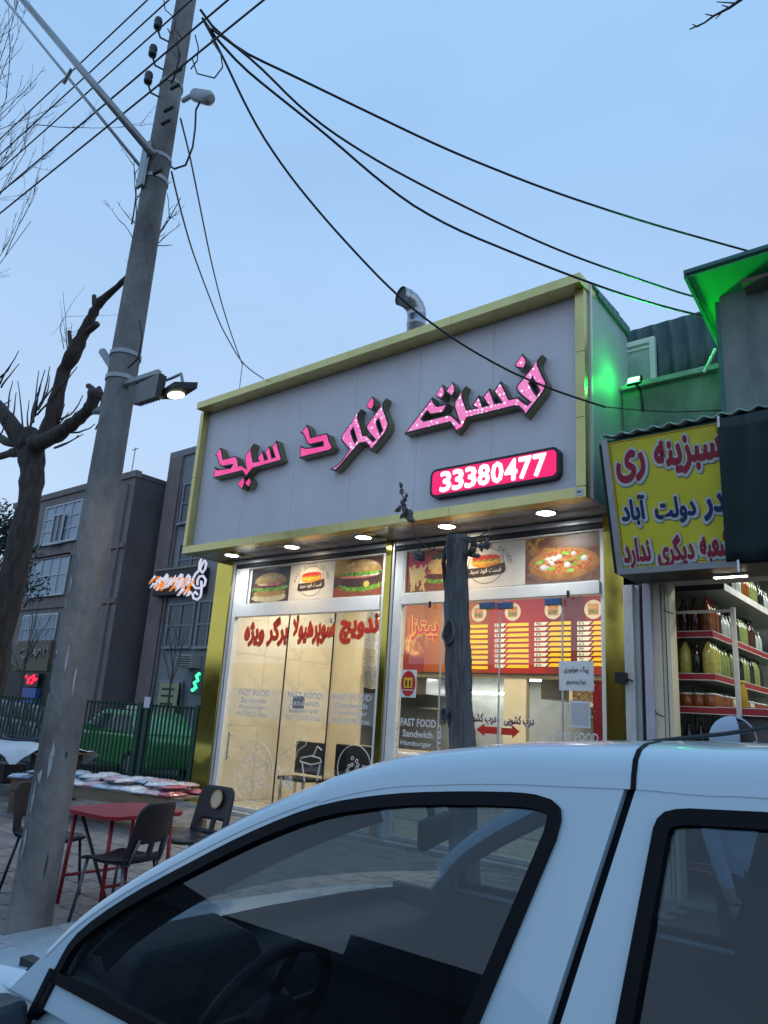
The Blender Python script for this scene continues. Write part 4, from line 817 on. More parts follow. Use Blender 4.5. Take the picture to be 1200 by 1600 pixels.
def bpt(px, py): q = on_plane(px, py, O_, bn)-O_; return q.dot(XR), q.dot(bu)
for s, x0, x1, y0, y1, m in (('ری', 961, 1010, 702, 755, M_bred), ('سبزینه', 1018, 1130, 678, 741, M_bred), ('آباد', 969, 1011, 773, 822, M_bblue), ('دولت', 1021, 1089, 774, 819, M_bblue), ('در', 1097, 1135, 770, 814, M_bblue), ('ندارد', 973, 1018, 839, 890, M_bred), ('دیگری', 1025, 1086, 834, 887, M_bred), ('شعبه', 1092, 1144, 829, 881, M_bred)):
    (ax, ay), (cx_, cy_) = bpt((x0+x1)/2, (y0+y1)/2), bpt(x1, (y0+y1)/2); w = 2*(cx_-ax); h = abs(bpt((x0+x1)/2, y0)[1]-bpt((x0+x1)/2, y1)[1])
    pos = lambda k, dx=0, dy=0: tuple(XR*(ax+dx)+bu*(ay+dy)+bn*k)
    text('lettering_shadow', s, M_bsh, ban, pos(.003, .008, -.014), XR, bu, w+.05, h+.05, 0, .10, True)
    text('lettering_outline', s, M_white_i, ban, pos(.006, .002, -.004), XR, bu, w+.045, h+.045, 0, .10, True); text('lettering', s, m, ban, pos(.009), XR, bu, w-.01, h-.01, 0, .045, True)
# ---- corrugated awning strip above the banner
aw = thing('corrugated_awning', 'strip of pale green corrugated sheet above the yellow banner', 'awning', (-2.9, 7.1, 4.45))
a0 = at(940, 682, 'Y', 6.80); a1 = at(1200, 640, 'Y', 6.80)
g = []; N_ = 60
for j, (yy, dz) in enumerate(((6.80, 0), (7.6, .22))):
    g.append([V3((a0.x+(1.9)*i/N_, yy, a0.z+dz+.018*math.sin(i*2*PI/5))) - V3((-2.9, 7.1, 4.45)) for i in range(N_+1)])
o = MB().grid(g).build('sheet', mat('pale_green_sheet', (.40, .55, .47), .5, var=.2, scale=5), aw, True); md = o.modifiers.new('s', 'SOLIDIFY'); md.thickness = .012; aw['label'] = 'strip of pale green corrugated sheet above the yellow banner'
MB().box(a0.x+2.9, a0.x+2.9+1.9, -.20, -.16, a0.z-4.45-.06, a0.z-4.45-.02).build('batten', M_teal, aw)
# ---- dark green tarpaulin hanging over the banner's end
tp = thing('tarpaulin', 'dark green tarpaulin hanging beside and over the yellow banner end', 'tarpaulin', (-1.6, 7.0, 3.0)); O2 = V3((-1.6, 7.0, 3.0)); TO = O_+bn*.10
tpx = [(1121, 655), (1200, 640), (1260, 628)]; bpx = [(1137, 866), (1152, 890), (1205, 884), (1265, 876)]
def tpp(px, py): return on_plane(px, py, TO, bn)
P_ = []; top0, top1 = tpp(1121, 655), tpp(1290, 622); b0, b1 = tpp(1136, 878), tpp(1300, 868)
for i in range(13):
    r = []
    for j in range(17):
        u_, v_ = j/16, i/12; q = (top0.lerp(top1, u_)).lerp(b0.lerp(b1, u_), v_); r.append(q + bn*(.022*math.sin(u_*19+v_*2)+.012*math.sin(u_*41+1)) - O2)
    P_.append(r)
o = MB().grid(P_).build('cloth', mat('tarp_green', (.012, .032, .032), .55, var=.25, scale=3, bump=.2, bscale=8), tp, True); md = o.modifiers.new('s', 'SOLIDIFY'); md.thickness = .01
for px, py in ((1124, 660), (1155, 885)): c = tpp(px, py)+bn*.02-O2; MB().tube([c+V3((0, 0, -.05)), c+V3((0, 0, .06))], .014).build('fixing_clip', M_steel, tp)
# ---- wall over the shop, corrugated screen, little window, roof room
gr(MB().box(-3.20, 1.5, 8.30, 8.44, 4.501, 5.60).build('upper_wall', M_stain))
gr(MB().box(-3.20, -1.70, 8.22, 8.60, 5.601, 5.67).build('ledge', mat('ledge_grey', (.30, .36, .33), .8, var=.3, scale=4)), .01)
cs = thing('corrugated_screen', 'dark corrugated metal screen above the grocery wall', 'screen', (-2.6, 9.0, 5.6))
zt0 = at(1035, 503, 'Y', 9.0).z; xs0, xs1 = at(960, 520, 'Y', 9.0).x, 1.0; N_ = 150; per = .215
top = [zt0 + .0*i for i in range(N_+1)]
rows_ = [[V3((xs0+(xs1-xs0)*i/N_+2.6, .045*math.sin((xs1-xs0)*i/N_*2*PI/per), z)) for i in range(N_+1)] for z in (0, zt0-5.6)]
for k, v in enumerate(rows_[1]): v.z += .03*math.sin((xs1-xs0)*k/N_*2*PI/per)
o = MB().grid(rows_).build('sheet', mat('screen_teal', (.06, .11, .11), .5, .2, var=.3, scale=3), cs, True); md = o.modifiers.new('s', 'SOLIDIFY'); md.thickness = .006
MB().box(xs0+2.6, xs1+2.6, .06, .12, 0, .3).build('base_rail', M_dark, cs)
wi = thing('roof_window', 'small white framed window beside the green floodlight', 'window', (0, 8.85, 5.6)); wa, wb_ = at(975, 537, 'Y', 8.85), at(1025, 596, 'Y', 8.85)
def fr_(x0, x1, z0, z1, nm, m, y0=0, y1=.06): return MB().box(x0, x1, y0, y1, z0-5.6, z1-5.6).build(nm, m, wi)
fr_(wa.x, wb_.x, wa.z-.07, wa.z, 'frame', M_white); fr_(wb_.x-.07, wb_.x, 5.6, wa.z-.071, 'frame', M_white); fr_(wa.x, wb_.x-.071, 5.62, wa.z-.072, 'pane', mat('milky_pane', (.45, .52, .50), .25), .03, .05); fr_(wa.x, wb_.x-.071, wa.z-.14, wa.z-.115, 'glazing_bar', M_white, .01, .06)
bxw = at(1124, 471, 'Y', 7.3)
rr2 = thing('roof_room', 'rendered roof room with overhanging bright green boarded roof', 'building', (0, 7.3, 4.6))
sl_ = -.245; rz = lambda y: bxw.z + .05 + (y-7.3)*sl_ - 4.6
MB().hexa([(bxw.x, 0, 0), (2.5, 0, 0), (2.5, 1.8, 0), (bxw.x, 1.8, 0), (bxw.x, 0, rz(7.3)), (2.5, 0, rz(7.3)), (2.5, 1.8, rz(9.1)), (bxw.x, 1.8, rz(9.1))]).build('wall', M_stain, rr2)
xa_ = at(1069, 431, 'Y', 6.9).x
M_brg = mat('bright_green_board', (.045, .58, .15), .5, var=.10, scale=3)
MB().hexa([(xa_+.03, -.38, rz(6.92)), (2.6, -.38, rz(6.92)), (2.6, 1.9, rz(9.2)), (xa_+.03, 1.9, rz(9.2)), (xa_+.03, -.38, rz(6.92)+.02), (2.6, -.38, rz(6.92)+.02), (2.6, 1.9, rz(9.2)+.02), (xa_+.03, 1.9, rz(9.2)+.02)]).build('eave_board', M_brg, rr2)
MB().hexa([(xa_, -.42, rz(6.88)+.021), (2.6, -.42, rz(6.88)+.021), (2.6, 1.9, rz(9.2)+.021), (xa_, 1.9, rz(9.2)+.021), (xa_, -.42, rz(6.88)+.06), (2.6, -.42, rz(6.88)+.06), (2.6, 1.9, rz(9.2)+.06), (xa_, 1.9, rz(9.2)+.06)]).build('roof_sheet', M_teal, rr2)
MB().hexa([(xa_-.005, -.40, rz(6.9)-.012), (xa_+.028, -.40, rz(6.9)-.012), (xa_+.028, 1.9, rz(9.2)-.012), (xa_-.005, 1.9, rz(9.2)-.012), (xa_-.005, -.40, rz(6.9)+.019), (xa_+.028, -.40, rz(6.9)+.019), (xa_+.028, 1.9, rz(9.2)+.019), (xa_-.005, 1.9, rz(9.2)+.019)]).build('barge_board', M_teal, rr2)
c = at(1185, 440, 'Y', 7.15); MB().box(c.x-.14, c.x+.4, -.24, .02, rz(7.15)-.10, rz(7.15)-.06).build('rust_patch', mat('rusty_sheet', (.16, .11, .09), .8, var=.3), rr2)
MB().hexa([(bxw.x-.06, .05, -.02), (bxw.x, .05, -.02), (bxw.x, .11, -.02), (bxw.x-.06, .11, -.02), (bxw.x-.06, .05, rz(7.4)), (bxw.x, .05, rz(7.4)), (bxw.x, .11, rz(7.4)), (bxw.x-.06, .11, rz(7.4))]).build('corner_board', M_teal, rr2)
c0, c1 = at(1100, 582, 'Y', 8.15), at(1118, 545, 'Y', 8.15); MB().tube([(c0.x, .85, c0.z-4.6), (c1.x, .85, c1.z-4.6)], .018).build('eave_strut', M_white, rr2)
# ---- green floodlight
c = at(990, 593, 'Y', 8.02); gf = thing('green_floodlight', 'glaring green floodlight fixed on the wall beside the sign box', 'lamp', (c.x, 8.02, c.z))
Mg = Matrix.Rotation(math.radians(-28), 3, 'X') @ Matrix.Identity(3)
MB().obox((0, .03, 0), .17, .05, .11, Mg).build('housing', M_dark, gf); MB().obox((0, .0, -.005), .13, .012, .08, Mg).build('lens', emit('green_led', (.45, 1, .62), 6), gf); MB().obox((0, .008, 0), .165, .01, .105, Mg).build('glow_surround', emit('green_glow_surround', (.0, 1, .22), 1.6), gf); MB().tube([(0, .05, -.02), (0, .22, -.05), (0, .27, -.3)], .015).build('bracket', M_dark, gf)  # emissive ring added for the green glow round the white lens core
GL = bpy.data.lights.new('green_flood', 'POINT'); GL.energy = 9; GL.color = (.0, 1, .09); GL.shadow_soft_size = .08; o = put(bpy.data.objects.new('green_flood', GL)); o.location = (c.x-.03, 8.0, c.z+.03)
spot('green_flood_beam', (c.x+.03, 7.96, c.z+.02), (c.x+1.2, 7.2, c.z+.62), 330, (0, 1, .09), 105, .5, .08)
for (a, b) in (((1015, 641), (1130, 642)), ((1020, 645), (1125, 650))): pass
# ================================================================== utility pole
M_conc = mat('weathered_concrete', (.215, .21, .205), .9, var=.55, scale=2.4, bump=.6, bscale=30, stretch=(1, 1, .5)); M_wire = mat('black_cable', (.012, .012, .014), .5); M_grey_c = mat('grey_cable', (.18, .19, .21), .5); M_galv = mat('galvanised_arm', (.30, .32, .34), .4, .6, var=.15)
M_porc = mat('dark_porcelain', (.03, .035, .06), .3)
PX, PYY = -5.355, 2.92
pole = thing('utility_pole', 'tall tapering concrete utility pole leaning over the red table', 'pole', (PX, PYY, 0))
def pr_(z): return .148 - .0068*z
zz = [0, .5, 1.2, 2, 3, 4, 5, 6, 7, 8, 9, 9.6]
o = MB().tube([(0, 0, z) for z in zz], [pr_(z) for z in zz], 20).build('shaft', M_conc, pole); auto_smooth(o, 50)
for z in (4.10, 4.32, 6.05, 6.28, 7.1): MB().lathe([(pr_(z)+.001, z-.02), (pr_(z)+.010, z-.018), (pr_(z)+.010, z+.018), (pr_(z)+.001, z+.02)], n=20).build('steel_band', M_galv, pole)
pO = V3((PX, PYY, 0))
# two long lamp arms reaching over the road, with their lanterns beyond
arm = thing('lamp_arm', 'thick grey lamp arm rising from the pole over the road', 'lamp arm', (PX, PYY-.12, 6.25)); aO = V3((PX, PYY-.12, 6.25))
e1 = at(40, 5, 'Y', 2.05); s1 = at(236, 238, 'Y', PYY-.14); d1 = (e1-s1).normalized()
MB().tube([s1-aO, e1+d1*.6-aO], [.036, .032], 12).build('tube', M_galv, arm, True); bev(MB().box(-.05, .05, -.03, .0, -.34, .12).build('plate', M_galv, arm), .006)
lm = MB().obox(e1+d1*.85-aO, .16, .6, .10).build('lantern', M_galv, arm); bev(lm, .02)
c = at(112, 108, 'Y', 2.35); MB().tube([c-aO, c+V3((-.12, 0, -.10))-aO], .018).build('branch_stub', M_galv, arm)
arm2 = thing('lamp_arm', 'thin grey lamp arm behind the thick one, rising over the road', 'lamp arm', (PX-.1, PYY, 6.0)); aO = V3((PX-.1, PYY, 6.0))
e2, s2 = at(8, 0, 'Y', 2.3), at(226, 268, 'Y', PYY); MB().tube([s2-aO, e2+(e2-s2).normalized()*.5-aO], .016, 8).build('tube', M_galv, arm2, True); MB().box(-.04, .06, -.05, .05, -.15, .1).build('plate', M_galv, arm2)
rs = random.Random(44); M_flake = mat('flaking_whitewash', (.42, .43, .44), .9, var=.3, scale=20); M_tar = mat('tar_stain', (.05, .05, .055), .9, var=.3, scale=12)
for i in range(26):      # flaked whitewash and tar patches on the lower shaft
    a0, z0, w_, h_ = rs.uniform(3.3, 6.2), rs.uniform(.3, 2.7), rs.uniform(.05, .22), rs.uniform(.02, .14); L_ = []
    for q in range(11): t_ = 2*PI*q/11; k_ = rs.uniform(.45, 1.1); a_ = a0+w_*k_*math.cos(t_); z_ = z0+h_*k_*math.sin(t_); L_.append(V3((math.cos(a_), math.sin(a_), 0))*(pr_(z_)+.0025)+V3((0, 0, z_)))
    MB().add([V3((math.cos(a0), math.sin(a0), 0))*(pr_(z0)+.003)+V3((0, 0, z0))]+L_, [(0, q+1, (q+1) % 11+1) for q in range(11)]).build('paint_flake' if i % 4 else 'tar_patch', M_flake if i % 4 else M_tar, pole)
# line wires along the street and their insulators
WY = 2.74; WZ = [8.27, 7.97, 7.68, 7.27, 6.92]
for i, z in enumerate(WZ):
    o = MB().tube([(x, WY-.03*i*0, z+.0004*(x+5.3)**2*.0) for x in (-48, -30, -18, -10, PX, 2, 12, 26)], .008 if i < 3 else .0095, 6).build('power_line', M_wire)
    tag(o, ['highest thin power line running along the street past the pole', 'second highest power line running along the street', 'middle power line tied to the upper insulator', 'power line tied to the middle insulator of the pole', 'lowest power line tied to the bottom insulator of the pole'][i], 'power line', 'power lines along the street')
for px, py in ((247, 37), (239, 80), (232, 122)):
    c = at(px, py, 'Y', 2.74)-pO; g = MB().lathe([(.012, -.06), (.035, -.055), (.04, -.02), (.024, 0), (.04, .02), (.034, .055), (.01, .06)], c, 12); g.build('insulator', M_porc, pole, True)
    MB().tube([c+V3((0, 0, -.05)), c+V3((.03, .03, -.16)), c+V3((.12, .1, -.22)), V3((-pr_(c.z)*.5, -.04, c.z-.28))], .010, 6).build('insulator_arm', M_dark, pole, True)
MB().tube([V3((0, -.02, 7.1)), (.2, -.1, 7.0), (.28, -.12, 7.2), (.13, -.1, 7.5)], .008, 6).build('jumper_loop', M_wire, pole, True)
for s in ([(300, 90), (308, 115), (335, 122), (348, 105), (345, 85), (330, 62)], [(256, 0), (258, 15), (275, 30), (272, 45), (285, 60)], [(262, 45), (270, 60), (278, 75), (280, 95), (270, 80)], [(305, 55), (310, 75), (308, 95), (298, 108)]):
    MB().tube([at(x, y, 'Y', 2.78)-pO for x, y in s], .006, 6).build('jumper_loop', M_wire, pole, True)
for px, py in ((276, 110), (272, 135), (262, 170), (258, 190), (245, 268)):
    c = at(px, py, 'Y', 2.8)-pO; MB().tube([c+V3((-.05, 0, 0)), c+V3((.05, .02, .01))], .016, 8).build('bolt', M_dark, pole)
MB().tube([at(x, y, 'Y', 2.755)-pO for x, y in ((283, 470), (218, 500), (222, 530), (216, 560), (200, 575))][1:], .007, 6).build('cable_clip', M_wire, pole, True)
# small lantern at mid height with its hanging lead
c0, c1 = at(288, 145, 'Y', 2.85), at(330, 154, 'Y', 2.80); la = thing('street_lantern', 'small unlit street lantern on a short arm high on the pole', 'lamp', c0)
d_ = c1-c0; MB().tube([(-.08, .05, 0), d_*.35], .022, 8).build('arm', M_galv, la); bev(MB().tube([d_*.32, d_*.45, d_*.9, d_], [.025, .055, .06, .035], 14).build('head', mat('lantern_grey', (.36, .37, .39), .4), la, True), .004)
MB().tube([at(x, y, 'Y', 2.80)-c0 for x, y in ((313, 158), (306, 172), (305, 200), (301, 230), (290, 258), (272, 264), (258, 252), (245, 238))], .009, 6).build('lead', M_wire, la, True)
# service cables: each from the pole to where it is fixed
def cable(label, px, d0, d1, r, m=M_wire, name='service_cable'):
    P = np.array(px, float); n = 40; seg_ = np.r_[0, np.cumsum(np.hypot(*np.diff(P, axis=0).T))]; seg_ /= seg_[-1]
    tt = np.linspace(0, 1, n); X = np.interp(tt, seg_, P[:, 0]); Y = np.interp(tt, seg_, P[:, 1])
    k = np.ones(5)/5; Xs = np.convolve(np.pad(X, 2, mode='edge'), k, 'valid'); Ys = np.convolve(np.pad(Y, 2, mode='edge'), k, 'valid'); Xs[[0, -1]] = X[[0, -1]]; Ys[[0, -1]] = Y[[0, -1]]
    pts = [at_depth(a, b, 1/((1-t)/d0+t/d1)) for a, b, t in zip(Xs, Ys, tt)]
    return tag(MB().tube(pts, r, 6).build(name, m, None, True), label, 'cable')
dp = (pO+V3((0, 0, 7.9))-CAM).dot(CF)
cable('upper black cable from the pole top sweeping over the shop sign to the right', [(313, 15), (345, 66), (420, 100), (560, 168), (700, 235), (850, 295), (1000, 345), (1200, 401), (1260, 415)], dp, 9.0, .013)
cable('black cable sagging over the top corner of the shop sign', [(316, 28), (350, 82), (440, 155), (520, 218), (600, 290), (680, 345), (760, 378), (870, 423), (1000, 470), (1130, 502), (1250, 520)], dp, 8.6, .013)
cable('middle black cable that joins the others near the pole and runs to the right', [(330, 45), (400, 95), (470, 172), (560, 235), (650, 285), (760, 340), (880, 395), (1000, 437), (1100, 470), (1210, 490)], dp, 8.8, .012)
cable('black cable hanging past the flue pipe and across the pink letters', [(318, 32), (350, 90), (385, 170), (430, 245), (490, 322), (560, 400), (625, 467), (690, 518), (760, 562), (830, 597), (900, 622), (946, 636)], dp, (V3((-3.2, 7.1, 5.2))-CAM).dot(CF), .012)
dsg = (at(410, 592, 'Y', 7.15)-CAM).dot(CF)
cable('thin grey cable from the pole to the sign top, outer of the pair', [(282, 185), (296, 240), (310, 310), (328, 400), (345, 470), (362, 525), (379, 570)], dp*.93, dsg, .009, M_grey_c)
cable('thin grey cable from the pole to the sign top, inner of the pair', [(268, 268), (280, 320), (298, 385), (318, 440), (345, 510), (379, 570), (412, 592)], dp*.9, dsg, .009, M_grey_c)
c = at(379, 568, 'Y', 7.2); tag(MB().tube([c, (c.x, 7.2, ztop-.02)], .007, 6).build('cable_hook', M_grey_c), 'short upright cable hook on the sign top edge', 'hook')
cable('thin dark wire running along the grocery wall under the ledge', [(946, 636), (990, 640), (1050, 644), (1130, 641)], (V3((-3.2, 7.1, 5.2))-CAM).dot(CF), (V3((-2, 8.2, 5.2))-CAM).dot(CF), .006)
# ---- LED floodlights clamped to the pole
FO = at(230, 600, 'Y', 2.86)
fb = thing('floodlight', 'square dark floodlight seen from behind on the pole bracket', 'floodlight', FO)
P4 = lambda x, y, Y_: at(x, y, 'Y', Y_)-FO
bd = MB().tube([P4(196, 600, 2.9), P4(247, 583, 2.80)], .030, 10).build('bracket_pipe', M_galv, fb)
c = [P4(257, 585, 2.55), P4(216, 605, 2.85), P4(214, 634, 2.85), P4(250, 622, 2.55)]; nn = (c[1]-c[0]).cross(c[3]-c[0]).normalized()*.035
MB().hexa([*c, *[q+nn for q in c]]).build('housing', M_black, fb)
for i in range(9): a, b = c[0].lerp(c[1], (i+.5)/9)-nn*.35, c[3].lerp(c[2], (i+.5)/9)-nn*.35; MB().bar(a, b, .008, .03, nn).build('cooling_fin', M_black, fb)
MB().tube([P4(217, 612, 2.86), P4(213, 605, 2.87), P4(216, 595, 2.87), P4(222, 590, 2.86)], .008, 6).build('lead', M_wire, fb, True)
LO = at(272, 617, 'Y', 2.62); fl2 = thing('floodlight', 'lit warm white square floodlight facing down on its bracket', 'floodlight', LO)
Q = lambda x, y, Z: at(x, y, 'Z', Z)-LO
zf = LO.z
cc = [Q(308, 607, zf), Q(281, 624, zf), Q(243, 624, zf+.0), Q(271, 606, zf)]
MB().hexa([*[q+V3((0, 0, 0)) for q in cc], *[q+V3((0, 0, .045)) for q in cc]]).build('housing', M_dark, fl2)
g_ = Q(275, 617, zf); MB().lathe([(.056, 0), (.056, -.004)], (g_.x, g_.y, -.001), 22, Matrix.Diagonal((1.25, .8, 1))).build('lens', emit('warm_flood', (1, .86, .66), 12), fl2)
MB().tube([Q(285, 607, zf)+V3((0, 0, .03)), at(286, 600, 'Y', 2.62)-LO, at(283, 584, 'Y', 2.62)-LO, at(268, 591, 'Y', 2.66)-LO, at(254, 596, 'Y', 2.72)-LO], .011, 8).build('bracket', M_galv, fl2, True)
spot('floodlight_beam', LO+V3((0, 0, -.02)), LO+V3((-.35, .12, -1.6)), 26, (1, .74, .48), 140, .8, .08)
S1, S2 = at(160, 549, 'Y', 2.85), at(178, 577, 'Y', 2.9); t = thing('pipe_stub', 'short cut pipe stub clamped to the pole above the floodlights', 'pipe', S2); MB().tube([(0, 0, 0), S1-S2], .034, 12).build('pipe', M_galv, t); MB().tube([(0, 0, 0), (.1, .04, -.02)], .012).build('clamp', M_dark, t)
LO3 = at(160, 643, 'Y', 3.15); t = thing('floodlight', 'dark floodlight half hidden behind the pole beside the cut branch', 'floodlight', LO3)
MB().hexa([*[at(x, y, 'Y', Y_)-LO3 for x, y, Y_ in ((143, 648, 3.1), (172, 648, 3.1), (178, 632, 3.5), (160, 636, 3.5))], *[at(x, y, 'Y', Y_)-LO3+V3((0, 0, .04)) for x, y, Y_ in ((143, 648, 3.1), (172, 648, 3.1), (178, 632, 3.5), (160, 636, 3.5))]]).build('housing', M_dark, t); MB().tube([at(x, y, 'Y', 3.2)-LO3 for x, y in ((158, 634), (161, 620), (176, 614))], .012, 6).build('bracket', M_galv, t, True)
MB().tube([at(x, y, 'Y', 3.12)-LO3 for x, y in ((160, 648), (155, 660), (149, 671))], .008, 6).build('lead', M_wire, t, True)
# ================================================================== trees
M_bark = mat('dark_bark', (.06, .05, .045), .95, var=.6, scale=14, bump=1.0, bscale=40, stretch=(1, 1, .25)); M_bark2 = mat('grey_bark', (.135, .132, .135), .9, var=.65, scale=10, bump=1.0, bscale=26, stretch=(1, 1, .16)); M_twig = mat('twig_bark', (.07, .055, .05), .9)
M_leafd = mat('dry_leaf', (.13, .12, .11), .8, var=.35, scale=20); M_cut = mat('cut_wood', (.30, .24, .17), .9)
TY = 4.6
tree = thing('bare_tree', 'pollarded bare street tree with cut limbs and thin new shoots', 'tree', (at(20, 900, 'Y', TY).x, TY, 0)); tO = V3(tree.location)
def tp_(x, y, dy=0): return at(x, y, 'Y', TY+dy)-tO
def limb(name, pts, rr, n=10, m=M_bark, seed=0):
    rs = random.Random(seed+len(pts)); P = [p + V3((rs.uniform(-1, 1), rs.uniform(-1, 1), rs.uniform(-1, 1)))*r*.12 for p, r in zip(pts, rr)]
    Q, R = [], []
    for i in range(len(P)-1):
        for k in range(4): t = k/4; Q.append(P[i].lerp(P[i+1], t)); R.append((rr[i]*(1-t)+rr[i+1]*t)*(1+rs.uniform(-.16, .16)))
    Q.append(P[-1]); R.append(rr[-1]); return MB().tube(Q, R, n).build(name, m, tree, True)
b = tp_(47, 760); limb('trunk', [V3((b.x-.02, 0, 0)), V3((b.x-.03, 0, 1.2)), V3((b.x, 0, 2.6)), tp_(47, 790), tp_(50, 740), tp_(48, 705), tp_(44, 680)], [.24, .2, .18, .17, .165, .20, .16], 14)
limb('limb', [tp_(50, 700), tp_(72, 681), tp_(84, 644), tp_(100, 581), tp_(116, 553), tp_(131, 520), tp_(147, 487), tp_(156, 473), tp_(184, 447), tp_(205, 426)], [.16, .13, .105, .10, .105, .085, .07, .06, .042, .034])
limb('limb', [tp_(55, 695, -.1), tp_(87, 681, -.15), tp_(119, 659, -.2), tp_(140, 637, -.25), tp_(152, 610, -.25)], [.14, .10, .085, .085, .095])
limb('limb', [tp_(45, 700, -.05), tp_(22, 668, -.2), tp_(0, 640, -.35), tp_(-40, 600, -.5)], [.15, .11, .10, .08]); limb('limb', [tp_(40, 702, .1), tp_(15, 708, .2), tp_(-30, 722, .4)], [.11, .06, .05]); limb('limb', [tp_(40, 690, .1), tp_(10, 690, .3), tp_(-20, 670, .5)], [.10, .07, .06])
for a, b_, r in (((111, 552), (108, 518), .03), ((147, 483), (147, 462), .033), ((128, 524), (152, 506), .045), ((150, 612), (138, 603), .04), ((154, 606), (160, 618), .03)): limb('cut_stub', [tp_(*a), tp_(*b_)], [r*1.1, r], 8)
rs = random.Random(21)
def twig(p, d, l, r, depth, out, bend=.25, n=5, spread=.6, k=(2, 4), sh=.6):
    pts = [p]; dd = d.normalized()
    for i in range(n): dd = (dd + V3((rs.gauss(0, bend), rs.gauss(0, bend), rs.gauss(0, bend)*.7+.06))*.5).normalized(); pts.append(pts[-1]+dd*l/n)
    out.tube(pts, [r*(1-.65*i/n) for i in range(n+1)], 5, False)
    if depth > 0:
        for _ in range(rs.randint(*k)):
            i = rs.randint(1, n); nd = (dd + V3((rs.gauss(0, spread), rs.gauss(0, spread), rs.gauss(0, spread)+.2))).normalized(); twig(pts[i], nd, l*sh*rs.uniform(.75, 1.25), r*.55, depth-1, out, bend, n, spread, k, sh)
for bx, by, tx, ty in ((40, 690, 30, 610), (47, 668, 64, 612), (66, 628, 78, 575), (78, 640, 100, 628), (12, 640, 22, 600), (20, 655, 34, 622), (95, 655, 118, 640), (118, 655, 130, 640), (46, 676, 40, 630), (58, 648, 90, 612), (45, 672, 58, 600), (52, 660, 68, 588), (55, 650, 74, 584), (60, 640, 84, 590), (62, 632, 95, 600), (70, 635, 117, 612), (48, 668, 52, 615), (0, 590, 12, 570), (0, 600, 27, 565), (2, 605, 20, 580), (85, 668, 110, 650), (90, 662, 102, 635), (110, 676, 142, 667), (85, 700, 130, 688), (90, 698, 122, 680), (0, 634, 18, 626), (-5, 680, 12, 668), (108, 545, 92, 520), (108, 540, 118, 510), (105, 545, 95, 460), (100, 545, 82, 490)):
    a, b_ = tp_(bx, by, rs.uniform(-.2, .2)), tp_(tx, ty, rs.uniform(-.4, .4)); g = MB(); L_ = (b_-a).length; thin = ty < 530
    twig(a, b_-a, L_*1.02, .007 if thin else .017, 0 if not thin else 1, g, .10, 5); g.build('shoot', M_twig, tree, True)
for bx, by, tx, ty in ((205, 425, 213, 330), (203, 428, 218, 240), (207, 400, 200, 260), (222, 400, 255, 345), (222, 400, 298, 310), (215, 380, 262, 385), (206, 350, 190, 250)):
    a, b_ = tp_(bx, by, .1), tp_(tx, ty, rs.uniform(-.2, .5)); g = MB(); twig(a, b_-a, (b_-a).length*.9, .014, 2, g, .14, 6, .5, (2, 4), .32); g.build('twig', M_twig, tree, True)
# a second bare tree stands left of the frame: its fine crown reaches in
T2 = V3((at(-160, 300, 'Y', 5.2).x, 5.2, 0)); t2 = thing('bare_tree', 'bare tree whose fine twig crown spreads below the upper power lines', 'tree', T2)
MB().tube([(0, 0, 0), (.05, 0, 2), (0, .05, 4.5), (.3, 0, 6.3), (.5, 0, 7.4)], [.2, .17, .14, .09, .05], 10).build('trunk', M_bark, t2, True)
rs = random.Random(8)
for k_, (ex, ey) in enumerate(((15, 60), (35, 90), (30, 130), (45, 100), (20, 170), (40, 160), (25, 220), (52, 240), (30, 262), (20, 285), (10, 200), (5, 110), (25, 80), (30, 110), (38, 120), (22, 145), (12, 160), (30, 185), (18, 205), (40, 215), (14, 240), (35, 250), (8, 270), (5, 75), (28, 60))):
    s = V3((.35+rs.uniform(-.1, .3), 0, 6.6+rs.uniform(-.9, .7))); e = at(ex, ey, 'Y', 5.2+rs.uniform(-.6, .6))-T2; g = MB(); twig(s, e-s, (e-s).length*.9, .020, 3, g, .10, 9, .42, (5, 8), .23); g.build('branch', M_twig, t2, True)
# far twig of another tree at the upper right
T3 = at(1240, -60, 'Y', 4.0); T3.z = 0; t3 = thing('bare_tree', 'thin bare tree whose single twig tip hangs above the cables', 'tree', T3)
MB().tube([(0, 0, 0), (.1, 0, 3), (.0, 0, 6), (-.05, 0, at(1240, -60, 'Y', 4.0).z)], [.12, .1, .06, .03], 10).build('trunk', M_bark, t3, True)
rs = random.Random(4); g = MB(); pts = [at(x, y, 'Y', 4.0)-T3 for x, y in ((1240, -60), (1165, -6), (1140, 12), (1115, 25), (1100, 36), (1077, 46))]; g.tube(pts, [.03, .012, .009, .007, .006, .004], 6)
for (x, y), (u_, v_) in (((1140, 12), (1128, 8)), ((1115, 25), (1102, 22)), ((1100, 36), (1090, 42)), ((1150, 5), (1120, 3)), ((1090, 42), (1082, 38)), ((1130, 17), (1118, 30))): g.tube([at(x, y, 'Y', 4.0)-T3, at(u_, v_, 'Y', 4.0)-T3], [.005, .003], 5)
g.build('branch', M_twig, t3, True)
rs = random.Random(19); zt3 = at(1240, -60, 'Y', 4.0).z
for k_ in range(9): g = MB(); twig(V3((-.02, 0, zt3-.1-.45*(k_//3))), V3((rs.uniform(.2, 1.2), rs.uniform(-1, 1), rs.uniform(.5, 1.2))), rs.uniform(1.4, 2.2), .026, 2, g, .16, 6, .5, (2, 4), .4); g.build('branch', M_twig, t3, True)
